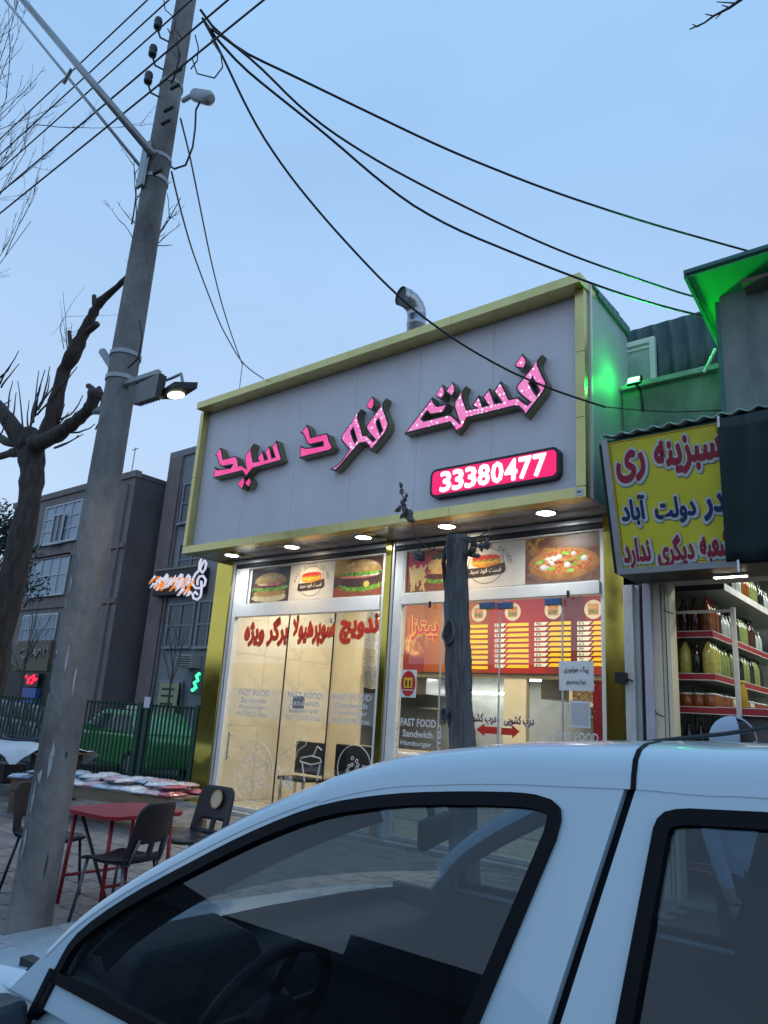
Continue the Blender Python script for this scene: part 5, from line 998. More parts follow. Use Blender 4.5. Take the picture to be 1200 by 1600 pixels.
# evergreen far left
EV = at(-55, 1100, 'Y', 9.5); ev = thing('evergreen_tree', 'dark leafy evergreen at the edge behind the pollarded trunk', 'tree', (EV.x-.9, 9.5, 0)); eO = V3((EV.x-.9, 9.5, 0))
MB().tube([(0, 0, 0), (.05, 0, 2.5), (0, 0, 4.8)], [.2, .16, .07], 10).build('trunk', M_bark, ev, True)
rs = random.Random(2); g = MB(); zc2 = at(0, 840, 'Y', 9.5).z
for i in range(5200):
    a = rs.random()*2*PI; u_ = rs.uniform(-1, 1); rr_ = rs.random()**.4; cl_ = rs.randrange(14); rc = random.Random(cl_)
    c0 = V3((rc.uniform(-1.2, 1.2), rc.uniform(-1.1, 1.1), zc2+rc.uniform(-1.5, 1.05)*1.0)); q = c0+V3((math.cos(a)*math.sqrt(1-u_*u_), math.sin(a)*math.sqrt(1-u_*u_), u_*.8))*rr_*.75
    n_ = V3((rs.gauss(0, 1), rs.gauss(0, 1), rs.gauss(0, 1))).normalized(); r_ = n_.orthogonal().normalized()*rs.uniform(.05, .1); w_ = n_.cross(r_)*.4
    g.add([q-r_, q+w_, q+r_, q-w_], [(0, 1, 2, 3)])
g.build('crown', mat('evergreen_leaf', (.022, .045, .03), .7, var=.4, scale=2), ev)
# ---- trunk before the shop doors, sawn off under the sign
KY = 5.4; K0 = at(722, 1150, 'Y', KY); tk = thing('tree_trunk', 'sawn off grey tree trunk standing in front of the shop doors', 'tree', (K0.x, KY, 0)); kO = V3((K0.x, KY, 0))
def kp(x, y): return at(x, y, 'Y', KY)-kO
cen = [(716, 838), (713, 880), (714, 930), (715, 985), (717, 1040), (719, 1100), (722, 1160)]; wid = [40, 36, 41, 44, 45, 45, 47]
pts = [kp(x, y) for x, y in cen]; rad = [w_/2*(at(x+1, y, 'Y', KY)-at(x, y, 'Y', KY)).length*.76 for (x, y), w_ in zip(cen, wid)]
pts += [V3((.05, 0, .6)), V3((.06, 0, 0))]; rad += [rad[-1]*1.05, rad[-1]*1.3]
Q, R = [], []
for i in range(len(pts)-1):
    for k in range(7): t_ = k/7; Q.append(pts[i].lerp(pts[i+1], t_)); R.append(rad[i]*(1-t_)+rad[i+1]*t_)
Q.append(pts[-1]); R.append(rad[-1]); g = MB(); n = 72; rs = random.Random(6); ph = [rs.random()*6 for _ in range(9)]; vs = []
for i, (q, r) in enumerate(zip(Q, R)):
    for j in range(n):
        a = 2*PI*j/n; f = 1 + .09*math.sin(3*a+ph[4]+.17*i)*math.sin(.23*i+ph[5]) + .05*math.sin(5*a+ph[0]+.11*i) - .12*abs(math.sin(8*a+ph[1]-.06*i+.7*math.sin(i*.3)))**6 - .06*abs(math.sin(13*a+ph[2]+.09*i+.5*math.sin(i*.5)))**5 + .04*math.sin(i*.9+ph[3]+3*a)*math.sin(i*.37) + rs.uniform(-.03, .03); vs.append(q+V3((math.cos(a), math.sin(a), 0))*r*f)
fs = [(i*n+j, (i+1)*n+j, (i+1)*n+(j+1) % n, i*n+(j+1) % n) for i in range(len(Q)-1) for j in range(n)] + [tuple(range(n))]
g.add(vs, fs).build('trunk', M_bark2, tk, True)
for (x, y), s in (((713, 990), .085), ((706, 1118), .05)):   # old pruning scars: a swollen lip round a dark hollow
    c = kp(x, y)+V3((0, -.115, 0)); fw_ = V3((-.25, -.95, .1)).normalized(); r_ = fw_.cross(ZU).normalized(); u_ = r_.cross(fw_); rs_ = random.Random(int(s*1e3))
    lip = [c+(r_*math.cos(a)*.8+u_*math.sin(a)*1.15)*s*(1+rs_.uniform(-.12, .12))+fw_*rs_.uniform(-.01, .012) for a in [2*PI*i/14 for i in range(14)]]; lip.append(lip[0]); MB().tube(lip, [.012*rs_.uniform(.5, 1.5) for _ in lip], 7, False).build('scar_lip', M_bark2, tk, True)
    MB().add([c-fw_*.005]+[q-fw_*.002 for q in lip[:-1]], [(0, i+1, (i+1) % 14+1) for i in range(14)]).build('scar_hollow', M_bark, tk)
MB().tube([kp(735, 870), kp(741, 850), kp(739, 840)], [.035, .03, .02], 8).build('bark_flap', M_bark, tk, True); MB().tube([kp(697, 930), kp(693, 880), kp(697, 850)], [.012, .02, .012], 8).build('bark_flap', M_bark, tk, True)
# dry vine with withered leaves
vi = thing('dry_vine', 'withered vine with curled grey leaves hanging from the trunk top', 'plant', kO+V3((0, -.1, 0))); vO = V3(vi.location)
def vp_(x, y): return at(x, y, 'Y', KY-.15)-vO
for pl in ([(712, 845), (690, 862), (672, 858), (652, 845), (647, 825), (636, 800), (629, 775), (627, 755)], [(720, 842), (740, 846), (760, 830), (772, 822)], [(735, 850), (748, 852), (757, 842)], [(655, 850), (653, 862), (655, 875)], [(680, 860), (676, 850), (680, 846)]):
    MB().tube([vp_(*q) for q in pl], .005, 5).build('stem', M_twig, vi, True)
rs = random.Random(15)
for (x, y, s) in ((626, 758, .7), (627, 768, .9), (633, 778, 1.0), (630, 788, .9), (622, 795, 1.1), (632, 800, 1.2), (628, 805, 1), (640, 806, 1.2), (643, 812, .8), (655, 866, 1.2), (650, 868, 1), (660, 870, 1.), (653, 872, .9), (727, 858, .8), (737, 857, .9), (757, 852, 1.2), (752, 857, 1), (760, 845, .7), (744, 868, .8), (677, 872, .7)):
    c = vp_(x, y); n_ = V3((rs.gauss(0, .5), -1, rs.gauss(0, .4))).normalized(); a = rs.uniform(0, 6); r_ = (n_.orthogonal().normalized()); r_ = Matrix.Rotation(a, 3, n_) @ r_; u_ = n_.cross(r_); L_ = .055*s
    g = MB(); prof_ = [(-1, 0), (-.55, .42), (-.2, .62), (.1, .38), (.45, .48), (1.05, 0), (.45, -.48), (.1, -.36), (-.2, -.6), (-.55, -.4)]
    g.add([c+n_*L_*.25]+[c+r_*px_*L_+u_*py_*L_-n_*L_*.35*abs(py_)*rs.uniform(.5, 2) for px_, py_ in prof_], [(0, i+1, (i+1) % 10+1) for i in range(10)]); g.build('leaf', M_leafd, vi)
# ================================================================== street furniture on the pavement
M_redp = mat('red_plastic', (.36, .02, .03), .38, var=.12, scale=6); M_redm = mat('red_steel', (.30, .02, .03), .4, .2); M_blk = mat('black_shell', (.018, .014, .02), .45, var=.2); M_bls = mat('blue_grey_tube', (.10, .13, .16), .4, .6)
tb = thing('red_table', 'small red folding table beside the concrete pole', 'table', (-5.66, 3.74, 0), .06)
o = shape('table_top', [[(-.34, -.30), (-.26, -.38), (.26, -.38), (.34, -.30), (.34, .30), (.26, .38), (-.26, .38), (-.34, .30)]], M_redp, tb, (0, 0, .70), XR, YN, .028); bev(o, .008)
for sx in (-1, 1):
    for sy in (-1, 1): MB().tube([(sx*.24, sy*.28, .675), (sx*.27, sy*.30, 0)], .016, 8).build('leg', M_redm, tb, True)
    MB().tube([(sx*.26, -.29, .2), (sx*.26, .29, .2)], .012, 8).build('stretcher', M_redm, tb, True)
MB().tube([(-.2, -.26, .672), (.24, -.2, .03)], .013, 8).build('brace', M_blk, tb, True)
def chair(label, x, y, rz, leg=M_bls, badge=False):
    t = thing('plastic_chair', label, 'chair', (x, y, 0), rz, 'black plastic chairs round the red table')   # faces local +X, back at -X
    P_ = []
    for i in range(9):
        u_ = i/8; r = []
        for j in range(9): v_ = j/8*2-1; r.append(V3((-.20+.42*u_, v_*(.21-.02*u_), .44+.02*v_*v_-.025*math.sin(PI*u_) - (.03*(u_-.85)/.15 if u_ > .85 else 0))))
        P_.append(r)
    o = MB().grid(P_).build('seat', M_blk, t, True); md = o.modifiers.new('s', 'SOLIDIFY'); md.thickness = .018
    bU = V3((-.22, 0, 1)).normalized(); g = MB(); NX, NZ = 16, 16; P_ = []
    for i in range(NZ+1):
        v_ = i/NZ; r = []
        for j in range(NX+1):
            u_ = j/NX*2-1; w_ = .215*(1-.08*v_)*(1-.30*max(0, (v_-.80)/.20)**2.5 - .12*max(0, (.12-v_)/.12)**2); y_ = u_*w_; r.append(V3((-.21, 0, .44)) + bU*(.42*v_) + V3((.9*y_*y_+.02*v_*v_*0, y_, 0)))
        P_.append(r)
    g.grid(P_); keep = [k for k, f in enumerate(g.f) if not ((k//NX) in (2, 3, 4) and (k % NX) in (3, 4, 5, 6, 9, 10, 11, 12))]; g.f = [g.f[k] for k in keep]; g.m = [0]*len(keep)
    o = g.build('backrest', M_blk, t, True); md = o.modifiers.new('s', 'SOLIDIFY'); md.thickness = .014
    if badge: shape('badge', [ell(0, .31, .062, .075)], mat('badge_orange', (.62, .50, .34), .5, var=.2, scale=30), t, (-.185, 0, .44), V3((0, 1, 0)), bU, .006); shape('badge_ring', [ell(0, .31, .068, .082), ell(0, .31, .058, .07)], mat('badge_rim', (.45, .25, .10), .5), t, (-.182, 0, .44), V3((0, 1, 0)), bU, .006)
    for sy in (-1, 1):
        MB().tube([(.17, sy*.17, .435), (.22, sy*.21, 0)], .012, 8).build('leg', leg, t, True); MB().tube([(-.15, sy*.17, .435), (-.24, sy*.21, 0)], .012, 8).build('leg', leg, t, True); MB().tube([(.12, sy*.16, .43), (-.20, sy*.17, .43), (-.26, sy*.16, .60)], .012, 8).build('back_stay', leg, t, True)
    return t
chair('black plastic chair seen from behind at the street corner of the red table', -5.18, 3.46, PI+.30)
chair('black plastic chair with round orange badge between red table and shop', -5.62, 4.42, -PI/2+.15, badge=True)
chair('black chair on the far side of the pole, pulled up to the red table', -6.26, 3.46, .12, M_blk)
# ---- platform of wrapped clothes
pc = at(195, 1236, 'Z', .46); pl = thing('vendor_platform', 'low wooden vendor platform along the green fence', 'platform', (-9.35, 5.98, 0), .27); M_wood = mat('old_wood', (.20, .15, .10), .85, var=.3, scale=5, stretch=(.3, 1, 1))
for i in range(5): bev(MB().box(-1.5, 1.35, -.42+i*.17+.004, -.42+(i+1)*.17-.004, .42, .445).build('plank', M_wood, pl), .004)
for sx in (-1.4, 1.2):
    for sy in (-.36, .36): MB().box(sx-.04, sx+.04, sy-.04, sy+.04, 0, .419).build('leg', M_wood, pl)
MB().box(-1.44, 1.28, -.425, -.40, .30, .419).build('apron', M_wood, pl)
packs = [mat('pack_white', (.62, .62, .66), .25, var=.15, scale=30, coat=.5), mat('pack_pink', (.55, .33, .38), .25, var=.25, scale=30, coat=.5), mat('pack_blue', (.36, .45, .58), .25, var=.2, scale=30, coat=.5), mat('pack_red', (.40, .06, .09), .25, var=.2, scale=30, coat=.5), mat('pack_navy', (.08, .10, .22), .3, var=.2, scale=30, coat=.5)]
plabs = ['white clear wrapped garment pack', 'pink clear wrapped garment pack', 'pale blue clear wrapped garment pack', 'red wrapped garment pack', 'navy wrapped garment pack']
rs = random.Random(31); PM = pl.matrix_basis if False else Matrix.Translation((-9.35, 5.98, 0)) @ Matrix.Rotation(.27, 4, 'Z')
for i in range(44):
    lay = 0 if i < 26 else 1
    lx, ly = (-1.38+(i % 13)*.212+rs.uniform(-.03, .03), -.26+(i//13)*.42+rs.uniform(-.05, .05)) if lay == 0 else (-1.25+rs.uniform(0, 2.45), rs.uniform(-.3, .25))
    k = 3 if lx > 1.05 else rs.choice([0, 0, 0, 1, 1, 2, 2, 4 if lx < -.9 else 0]); w_, d_, h_ = rs.uniform(.2, .27), rs.uniform(.28, .36), rs.uniform(.025, .05); P_ = []
    top = [[V3((-w_/2+w_*a/6, -d_/2+d_*b/6, (h_+rs.uniform(-.008, .014)) if 0 < a < 6 and 0 < b < 6 else h_*.35)) for a in range(7)] for b in range(7)]
    g = MB().grid(top); bot = [V3((q.x, q.y, 0)) for q in (top[0][0], top[0][6], top[6][6], top[6][0])]; g.add(bot, [(3, 2, 1, 0)])
    e = [top[0][a] for a in range(7)]+[top[b][6] for b in range(1, 7)]+[top[6][a] for a in range(5, -1, -1)]+[top[b][0] for b in range(5, 0, -1)]; n_ = len(e); g.add(e+[V3((q.x, q.y, 0)) for q in e], [((j+1) % n_, j, n_+j, n_+(j+1) % n_) for j in range(n_)])
    o = g.build('garment_pack', packs[k], None, True); q = PM @ V3((lx, ly, .447+lay*.055+(.012 if lay else 0)+.0006*i)); o.location = q; o.rotation_euler = (rs.uniform(-.06, .06)*lay, rs.uniform(-.06, .06)*lay, .27+rs.uniform(-.35, .35))
    tag(o, plabs[k]+' lying on the vendor platform', 'garment pack', 'garment packs: '+plabs[k])
# ---- far vendor stall with white cloth
vO2 = at(20, 1160, 'Z', .78); vs_ = thing('vendor_stall', 'vendor stall under a white cloth before the far green railings', 'stall', (vO2.x-.2, vO2.y, 0), .12)
P_ = []; rs = random.Random(9)
for i in range(12):
    r = []
    for j in range(24):
        x, y = -1.9+3.5*j/23, -.62+1.24*i/11; ed_ = max(0, abs(y)-.5)/.12; r.append(V3((x, y, .76-.16*ed_*(1+.5*math.sin(j*1.3))+.02*math.sin(j*.9+i)+rs.uniform(-.01, .01))))
    P_.append(r)
o = MB().grid(P_).build('cloth', mat('white_cloth', (.62, .64, .68), .8, var=.08), vs_, True)
MB().box(-1.85, 1.55, -.5, .5, .69, .72).build('table_top', M_wood, vs_)
for sx in (-1.7, 1.4):
    for sy in (-.4, .4): MB().box(sx-.03, sx+.03, sy-.03, sy+.03, 0, .689).build('leg', M_dark, vs_)
hp = at(37, 1153, 'Z', .82); tag(MB().tube([hp+V3((.42*math.cos(a), .30*math.sin(a), .02*math.sin(2*a))) for a in [2*PI*i/28 for i in range(29)]], .018, 6, False).build('hoop', mat('dark_hoop', (.03, .035, .06), .5), None, True), 'dark oval hoop lying on the white stall cloth', 'hoop')
for i, (px, py, sx, sy, sz, c_, lab) in enumerate(((10, 1222, .55, .4, .34, M_blk, 'black crate on the ground under the white stall'), (40, 1212, .5, .35, .30, mat('navy_bag', (.02, .025, .05), .7), 'dark navy bag on the ground beside the stall leg'), (22, 1190, .4, .3, .25, mat('grey_box', (.20, .19, .18), .8), 'grey cardboard box stacked under the white stall'))):
    c = at(px, py, 'Z', 0.0); t = tag(bev(MB().box(-sx/2, sx/2, -sy/2, sy/2, 0, sz).build('crate' if i != 1 else 'bag', c_), .02), lab, ['crate', 'bag', 'box'][i]); t.location = (c.x, c.y, 0.003); t.rotation_euler.z = .3*i
# ---- green railings
M_fence = mat('dark_green_paint', (.012, .05, .032), .45, var=.2, scale=5)
def railing(x0, x1, y, label, n, zt_=1.52):
    t = thing('green_railing', label, 'railing', ((x0+x1)/2, y, 0)); c = (x0+x1)/2
    MB().box(x0-c, x1-c, -.02, .02, zt_-.045, zt_-.01).build('top_rail', M_fence, t); MB().box(x0-c, x1-c, -.02, .02, .18, .215).build('bottom_rail', M_fence, t)
    me = MB().box(-.014, .014, -.014, .014, .06, zt_+.0).mesh('bar', M_fence)
    for i in range(n): o = put(bpy.data.objects.new('bar', me), t); o.location = (x0-c+(x1-x0)*(i+.5)/n, -.036, 0)
    for x in (x0, x1): MB().box(x-c-.045, x-c+.045, -.045, .045, 0, zt_+.03).build('post', M_fence, t)
    return t
xp_ = at(226, 1100, 'Y', 8.1).x
railing(xp_+.1, -10.56, 8.12, 'dark green railing panel between the gold pillar and the posted sticker', 13)
railing(-14.9, xp_-.1, 8.12, 'dark green railing panel behind the concrete pole', 20)
railing(-20.5, -15.05, 8.12, 'dark green railing panel behind the white stall', 34, 1.49)
p = at(229, 1096, 'Y', 8.05); tag(MB().box(p.x-.09, p.x+.09, 8.06, 8.066, p.z-.11, p.z+.08).build('small_notice', packs[0]), 'small white notice fixed to the railing post', 'notice')
# pale hangers on a rail behind the far railing
hg = thing('hanger_rack', 'rack of pale hanging straps behind the far railing', 'rack', (-17.6, 8.55, 0))
for z in (1.36, .98):
    MB().tube([(-1.6, 0, z), (1.7, 0, z-.12)], .014, 6).build('rail', M_dark, hg)
    for i in range(14): x = -1.5+i*.22; MB().tube([(x, -.02, z-.01-.008*i), (x+.06, -.03, z+.04-.008*i), (x+.08, -.03, z-.02-.008*i), (x+.03, -.03, z-.10-.008*i), (x+.02, -.03, z-.26-.008*i)], [.012, .02, .026, .022, .012], 6).build('strap', packs[0] if i % 3 else packs[1], hg, True)
for x in (-1.6, 1.7): MB().box(x-.02, x+.02, -.02, .02, 0, 1.4).build('post', M_dark, hg)
# ================================================================== buildings across the side street
M_bldA = mat('dark_brown_render', (.22, .19, .18), .9, var=.22, scale=.8); M_bldA2 = mat('dark_side_wall', (.13, .115, .115), .95, var=.25, scale=.5); M_bldB = mat('grey_render', (.24, .25, .26), .85, var=.15, scale=.8); M_pil = mat('pinkish_stone', (.22, .17, .165), .85, var=.2, scale=1.5)  # the brown block's side wall is a darker tone than its front
M_wfr = mat('window_white', (.50, .54, .58), .5); M_wgl = mat('window_glass_sky', (.05, .06, .07), .08, var=.1); M_skyref = mat('window_sky_reflection', (.30, .38, .44), .35, var=.15, scale=1)  # pale blue panes: reflected sky put into the colour, no curtains
def building(name, label, x0, x1, y0, y1, h, m, ms):
    t = thing(name, label, 'building', ((x0+x1)/2, y0, -.06)); w = x1-x0
    MB().box(-w/2, w/2, .0, y1-y0, 0, h).build('wall', m, t); MB().box(-w/2-.1, w/2+.1, -.1, .25, h, h+.35).build('parapet', m, t); MB().box(w/2-.3, w/2+.1, .26, y1-y0, h, h+.25).build('parapet', ms, t)
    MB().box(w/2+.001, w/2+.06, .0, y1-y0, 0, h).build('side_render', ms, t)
    return t
def window(t, O, xa, xb, za, zb, nx=2, nz=2, pane=None, rec=.02, bars=0, frame=None):
    ox, oy, oz = O; a, b = xa-ox, xb-ox; z0, z1 = za-oz, zb-oz; fr = frame or M_wfr
    w = MB().box(a, b, -rec-.02, -.001, z0, z1).build('window', pane or M_wgl, t)
    def c(x0, x1, za_, zb_, nm, y0=-rec-.08): MB().box(x0, x1, y0, -rec-.021, za_, zb_).build(nm, fr, w)
    c(a-.08, b+.08, z1-.0, z1+.09, 'frame'); c(a-.12, b+.12, z0-.12, z0, 'sill', -rec-.16); c(a-.08, a+.02, z0, z1, 'frame'); c(b-.02, b+.08, z0, z1, 'frame')
    for i in range(1, nx): c(a+(b-a)*i/nx-.03, a+(b-a)*i/nx+.03, z0, z1, 'mullion')
    for i in range(1, nz): c(a+.021, b-.021, z0+(z1-z0)*i/nz-.03, z0+(z1-z0)*i/nz+.03, 'mullion', -rec-.07)
    for i in range(bars): x = a+(b-a)*(i+.5)/bars; MB().box(x-.018, x+.018, -rec-.22, -rec-.18, z0, z1).build('grille_bar', fr, w)
    if bars:
        for z in (z0+.1, (z0+z1)/2, z1-.1): MB().box(a, b, -rec-.205, -rec-.19, z-.015, z+.015).build('grille_rail', fr, w)
AY = 20.0; xAr = at(172, 1000, 'Y', AY).x+.0; hA = at(120, 762, 'Y', AY).z-.3
OA = ((-47+xAr)/2, AY, -.06)
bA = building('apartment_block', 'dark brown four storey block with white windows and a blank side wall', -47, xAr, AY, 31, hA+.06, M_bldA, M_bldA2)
for i, (x0, x1, y0, y1) in enumerate(((67, 124, 793, 848), (48, 105, 873, 930), (33, 88, 963, 1003))):
    q0, q1 = at(x0+4, (y0+y1)/2, 'Y', AY), at(x1, (y0+y1)/2, 'Y', AY); window(bA, OA, q0.x, q1.x, at(x0+20, y1, 'Y', AY).z, at(x0+20, y0, 'Y', AY).z, 4, 2 if i else 3, M_skyref, bars=[0, 0, 12][i])
q = at(95, 825, 'Y', AY); window(bA, OA, q.x-.6, q.x+.5, q.z-.9, q.z+.7, 2, 1, M_wgl, .14)
for y in (868, 945): c = at(90, y, 'Y', AY); MB().box(OA[0]*0-7.5, (xAr+47)/2-.02, -.10, -.001, c.z-.1, c.z+.12).build('string_course', M_pil, bA)
q0, q1 = at(25, 1019, 'Y', AY-.2), at(78, 1019, 'Y', AY-.2); sgA = thing('shop_board', 'dull gold signboard with pale scrollwork on the brown block', 'sign', ((q0.x+q1.x)/2, AY-.1, q0.z)); w_ = (q1.x-q0.x)/2
MB().box(-w_, w_, -.12, .09, -1.0, .62).build('board', mat('dull_gold', (.13, .12, .07), .6), sgA)
g = MB(); rs = random.Random(12)
for i in range(9): x = -w_*.7+i*w_*.17; g.tube([(x, -.14, rs.uniform(-.3, .2)), (x+.3, -.15, rs.uniform(-.4, .4)), (x+.5, -.14, rs.uniform(-.3, .3))], .05, 5)
g.build('scrollwork', mat('scroll_pale', (.35, .36, .32), .6), sgA, True)
c = at(44, 1062, 'Y', AY-.5); le = thing('led_sign', 'small glowing red sign over a blue panel in a dark shopfront', 'sign', (c.x, AY-.3, c.z)); MB().box(-.75, .75, -.05, .28, -.35, .35).build('casing', M_black, le)
g = MB(); rs = random.Random(3)
for i in range(16): x, z = rs.uniform(-.6, .55), rs.uniform(-.22, .2); g.tube([(x, -.08, z), (x+.14, -.08, z+.10)], .04, 5)
g.build('lit_letters', emit('red_led', (1, .02, .05), 2.6), le); MB().box(-.9, .75, -.05, .28, -1.2, -.42).build('blue_panel', mat('blue_panel', (.04, .10, .36), .4), le)
MB().box(-5.2, 3.2, -.12, -.001, .06, 3.2).build('shopfront', M_dark, bA)
BYY = 21.4; xB0 = max(at(243, 900, 'Y', BYY).x, xAr+.08); hB = at(300, 708, 'Y', BYY).z
OB = ((xB0-18)/2, BYY, -.06); bB = building('apartment_block', 'grey block with pinkish corner pilaster behind the music sign', xB0, -18, BYY, 34, hB, M_bldB, M_bldB)
MB().box(xB0-OB[0]-.02, xB0-OB[0]+1.1, -.14, -.001, 0, hB).build('pilaster', M_pil, bB)
for x0, x1, y0, y1, b_ in ((264, 302, 946, 1010, 0), (311, 345, 941, 1010, 0), (281, 322, 850, 898, 0), (287, 312, 757, 815, 0), (250, 285, 1066, 1100, 10), (322, 350, 760, 815, 0)):
    m_ = (y0+y1)/2; q0, q1 = at(x0, m_, 'Y', BYY), at(x1, m_, 'Y', BYY); window(bB, OB, q0.x, q1.x, at((x0+x1)/2, y1, 'Y', BYY).z, at((x0+x1)/2, y0, 'Y', BYY).z, 2, 2, M_wgl, .03, b_, mat('frame_grey', (.26, .29, .32), .5))
q0, q1 = at(248, 1085, 'Y', BYY-.4), at(278, 1085, 'Y', BYY-.4); ps = thing('yellow_poster', 'pale yellow poster with writing lines on the ground floor window', 'poster', ((q0.x+q1.x)/2, BYY-.42, q0.z)); w_ = (q1.x-q0.x)/2
MB().box(-w_, w_, 0, .03, -.9, .55).build('sheet', mat('poster_yellow', (.36, .36, .20), .7), ps)
for z in (.25, -.05, -.4): MB().box(-w_*.7, w_*.6, -.01, -.001, z-.04, z+.05).build('writing_line', M_dark, ps)
c = at(306, 1065, 'Y', BYY-.6); gl = thing('led_sign', 'small upright sign with glowing green letters beside the gold pillar', 'sign', (c.x, BYY-.5, c.z)); MB().box(-.35, .42, -.05, .45, -.55, .5).build('casing', M_black, gl)
MB().tube([(.18, -.09, .35), (-.02, -.09, .25), (.12, -.09, .05), (-.12, -.09, -.05), (.05, -.09, -.25), (-.2, -.09, -.38)], .075, 6).build('lit_letters', emit('green_letters', (.05, 1, .35), 2.2), gl, True)
# music shop sign with treble clef
MYY = 20.9; q0, q1 = at(241, 912, 'Y', MYY), at(303, 908, 'Y', MYY); ms = thing('music_sign', 'dark shop sign with white and orange strokes and a white treble clef', 'sign', ((q0.x+q1.x)/2, MYY, q0.z)); mO = V3(ms.location); w_ = (q1.x-q0.x)/2
bd_ = MB().box(-w_, w_+.5, 0, .42, -.62, .60).build('board', mat('navy_board', (.012, .012, .02), .5), ms); MB().box(-w_, w_+.1, -.05, .2, .601, .70).build('cap_strip', mat('cap_bronze', (.22, .20, .16), .5), ms)
def mq(x, y): q = at(230+x/10, 860+y/10, 'Y', MYY-.06)-mO; return (q.x, -.08, q.z)
M_wst, M_ost = emit('white_neon', (.85, .85, 1.0), .62), emit('orange_neon', (1, .30, .03), .75); rs = random.Random(17)
for (cx0, cx1, cy0, cy1, n_) in ((70, 310, 370, 600, 26), (300, 520, 390, 600, 16), (470, 700, 350, 700, 38)):
    for i in range(n_):
        x, y = rs.uniform(cx0, cx1), rs.uniform(cy0+40, cy1); l = rs.uniform(50, 110); a, b = mq(x-l*.45, y+l*.45), mq(x+l*.35, y-l*.45)
        MB().tube([a, b], [.03, .065], 6).build('lit_stroke', M_ost if rs.random() < .42 else M_wst, ms, True)
MB().tube([mq(*p_) for p_ in ((220, 600), (290, 575), (360, 530), (420, 460), (450, 390))], [.03, .06, .07, .06, .03], 6).build('lit_stroke', M_wst, ms, True)
cl_ = [(855, 130), (825, 200), (815, 290), (870, 350), (915, 280), (930, 200), (905, 160), (870, 200), (830, 300), (760, 370), (720, 450), (715, 530), (760, 590), (840, 590), (905, 540), (920, 460), (880, 400), (820, 410), (790, 470), (790, 540)]
MB().tube([mq(*p_) for p_ in cl_], .055, 8).build('treble_clef', M_wst, ms, True); MB().tube([mq(*p_) for p_ in ((850, 480), (855, 580), (850, 660), (840, 720), (790, 770), (730, 750), (715, 690), (760, 650), (790, 690))], .055, 8).build('treble_clef', M_wst, ms, True)
# coolers, downpipes and stains on the two blocks
for (bt, OO, Y_, px, py) in ((bA, OA, AY, 136, 905), (bA, OA, AY, 140, 985), (bB, OB, BYY, 306, 1035)):
    c = at(px, py, 'Y', Y_); x, z = c.x-OO[0], c.z+.06; ac = bev(MB().box(x-.45, x+.45, -.62, -.001, z-.3, z+.3).build('air_cooler', mat('cooler_beige', (.33, .32, .29), .6, var=.2), bt), .03)
    for i in range(5): MB().box(x-.4, x+.4, -.63, -.621, z-.24+i*.1, z-.19+i*.1).build('louvre', M_dark, ac)
for bt, OO, x in ((bA, OA, xAr-.5), (bB, OB, xB0+1.3)): MB().tube([(x-OO[0], -.1, .1), (x-OO[0], -.1, 12.5)], .06, 8).build('downpipe', M_pil, bt)
for i in range(0): z = 1.2+i*1.75; MB().box((xAr+47)/2+.061, (xAr+47)/2+.075, .0, 1.35, z-.02, z+.02).build('render_joint', M_dark, bA)
# roof aerials
for lab, x, y, h_, Y_ in (('thin roof aerial on the dark brown block', 205, 742, 3.0, 22.0), ('small roof mast with cross bar on the brown block', 243, 757, 1.4, 26.0)):
    c = at(x, y, 'Y', Y_); t = thing('roof_aerial', lab, 'aerial', (min(c.x, xAr-.5), Y_, hA)); MB().tube([(0, 0, 0), (0, 0, h_)], .035, 6).build('mast', M_galv, t); MB().tube([(-.3, 0, h_-.1), (.3, 0, h_-.1)], .025, 6).build('cross_bar', M_galv, t)
# low trees of the side street, bare
for i, (px, y_) in enumerate(((262, 17.0), (28, 13.0))):
    c = at(px, 1100, 'Y', y_); t = thing('bare_sapling', ['thin bare sapling before the grey block windows', 'thin bare sapling before the brown block windows'][i], 'tree', (c.x, y_, -.05)); rs = random.Random(60+i); MB().tube([(0, 0, 0), (.05, 0, 1.5), (0, 0, 3.0)], [.06, .045, .03], 7).build('trunk', M_twig, t, True)
    for k in range(5): g = MB(); twig(V3((0, 0, 1.8+k*.28)), V3((rs.uniform(-1, 1), rs.uniform(-.5, .5), 1.1)), 2.2, .022, 1, g, .2, 6, .5, (2, 3)); g.build('branch', M_twig, t, True)
# ================================================================== taxi behind the railings
M_taxi = mat('taxi_green', (.04, .31, .05), .25, var=.06, coat=.8); M_tgl = mat('taxi_glass', (.03, .04, .05), .04); M_tyre = mat('tyre', (.015, .015, .016), .8); M_rimm = mat('wheel_rim', (.35, .36, .38), .35, .8); M_lampw = mat('headlamp', (.6, .62, .65), .1)
tx = thing('taxi', 'bright green saloon car parked behind the dark green railing', 'car', (-16.15, 10.55, -.06))
def prism(prof_, y0, y1, inset=0, zi=0):
    g = MB(); n_ = len(prof_); a = [(x, y0+(inset if z > zi else 0), z) for x, z in prof_]; b = [(x, y1-(inset if z > zi else 0), z) for x, z in prof_]; g.add(a+b, [tuple(range(n_)), tuple(range(2*n_-1, n_-1, -1))]+[((i+1) % n_, i, n_+i, n_+(i+1) % n_) for i in range(n_)]); return g
lowb = [(-2.05, .25), (-2.1, .5), (-2.05, .68), (-1.75, .80), (-.95, .90), (1.15, .92), (1.95, .90), (2.1, .8), (2.1, .35), (2.0, .22)]
o = recalc(prism(lowb, -.80, .80).build('body', M_taxi, tx)); bev(o, .06, 3); auto_smooth(o, 50)
cab = [(-1.0, .90), (-.42, 1.34), (-.2, 1.40), (.85, 1.40), (1.1, 1.34), (1.6, .91)]
o = recalc(prism(cab, -.76, .76, .13, 1.0).build('cabin', M_taxi, tx)); bev(o, .05, 3); auto_smooth(o, 50)
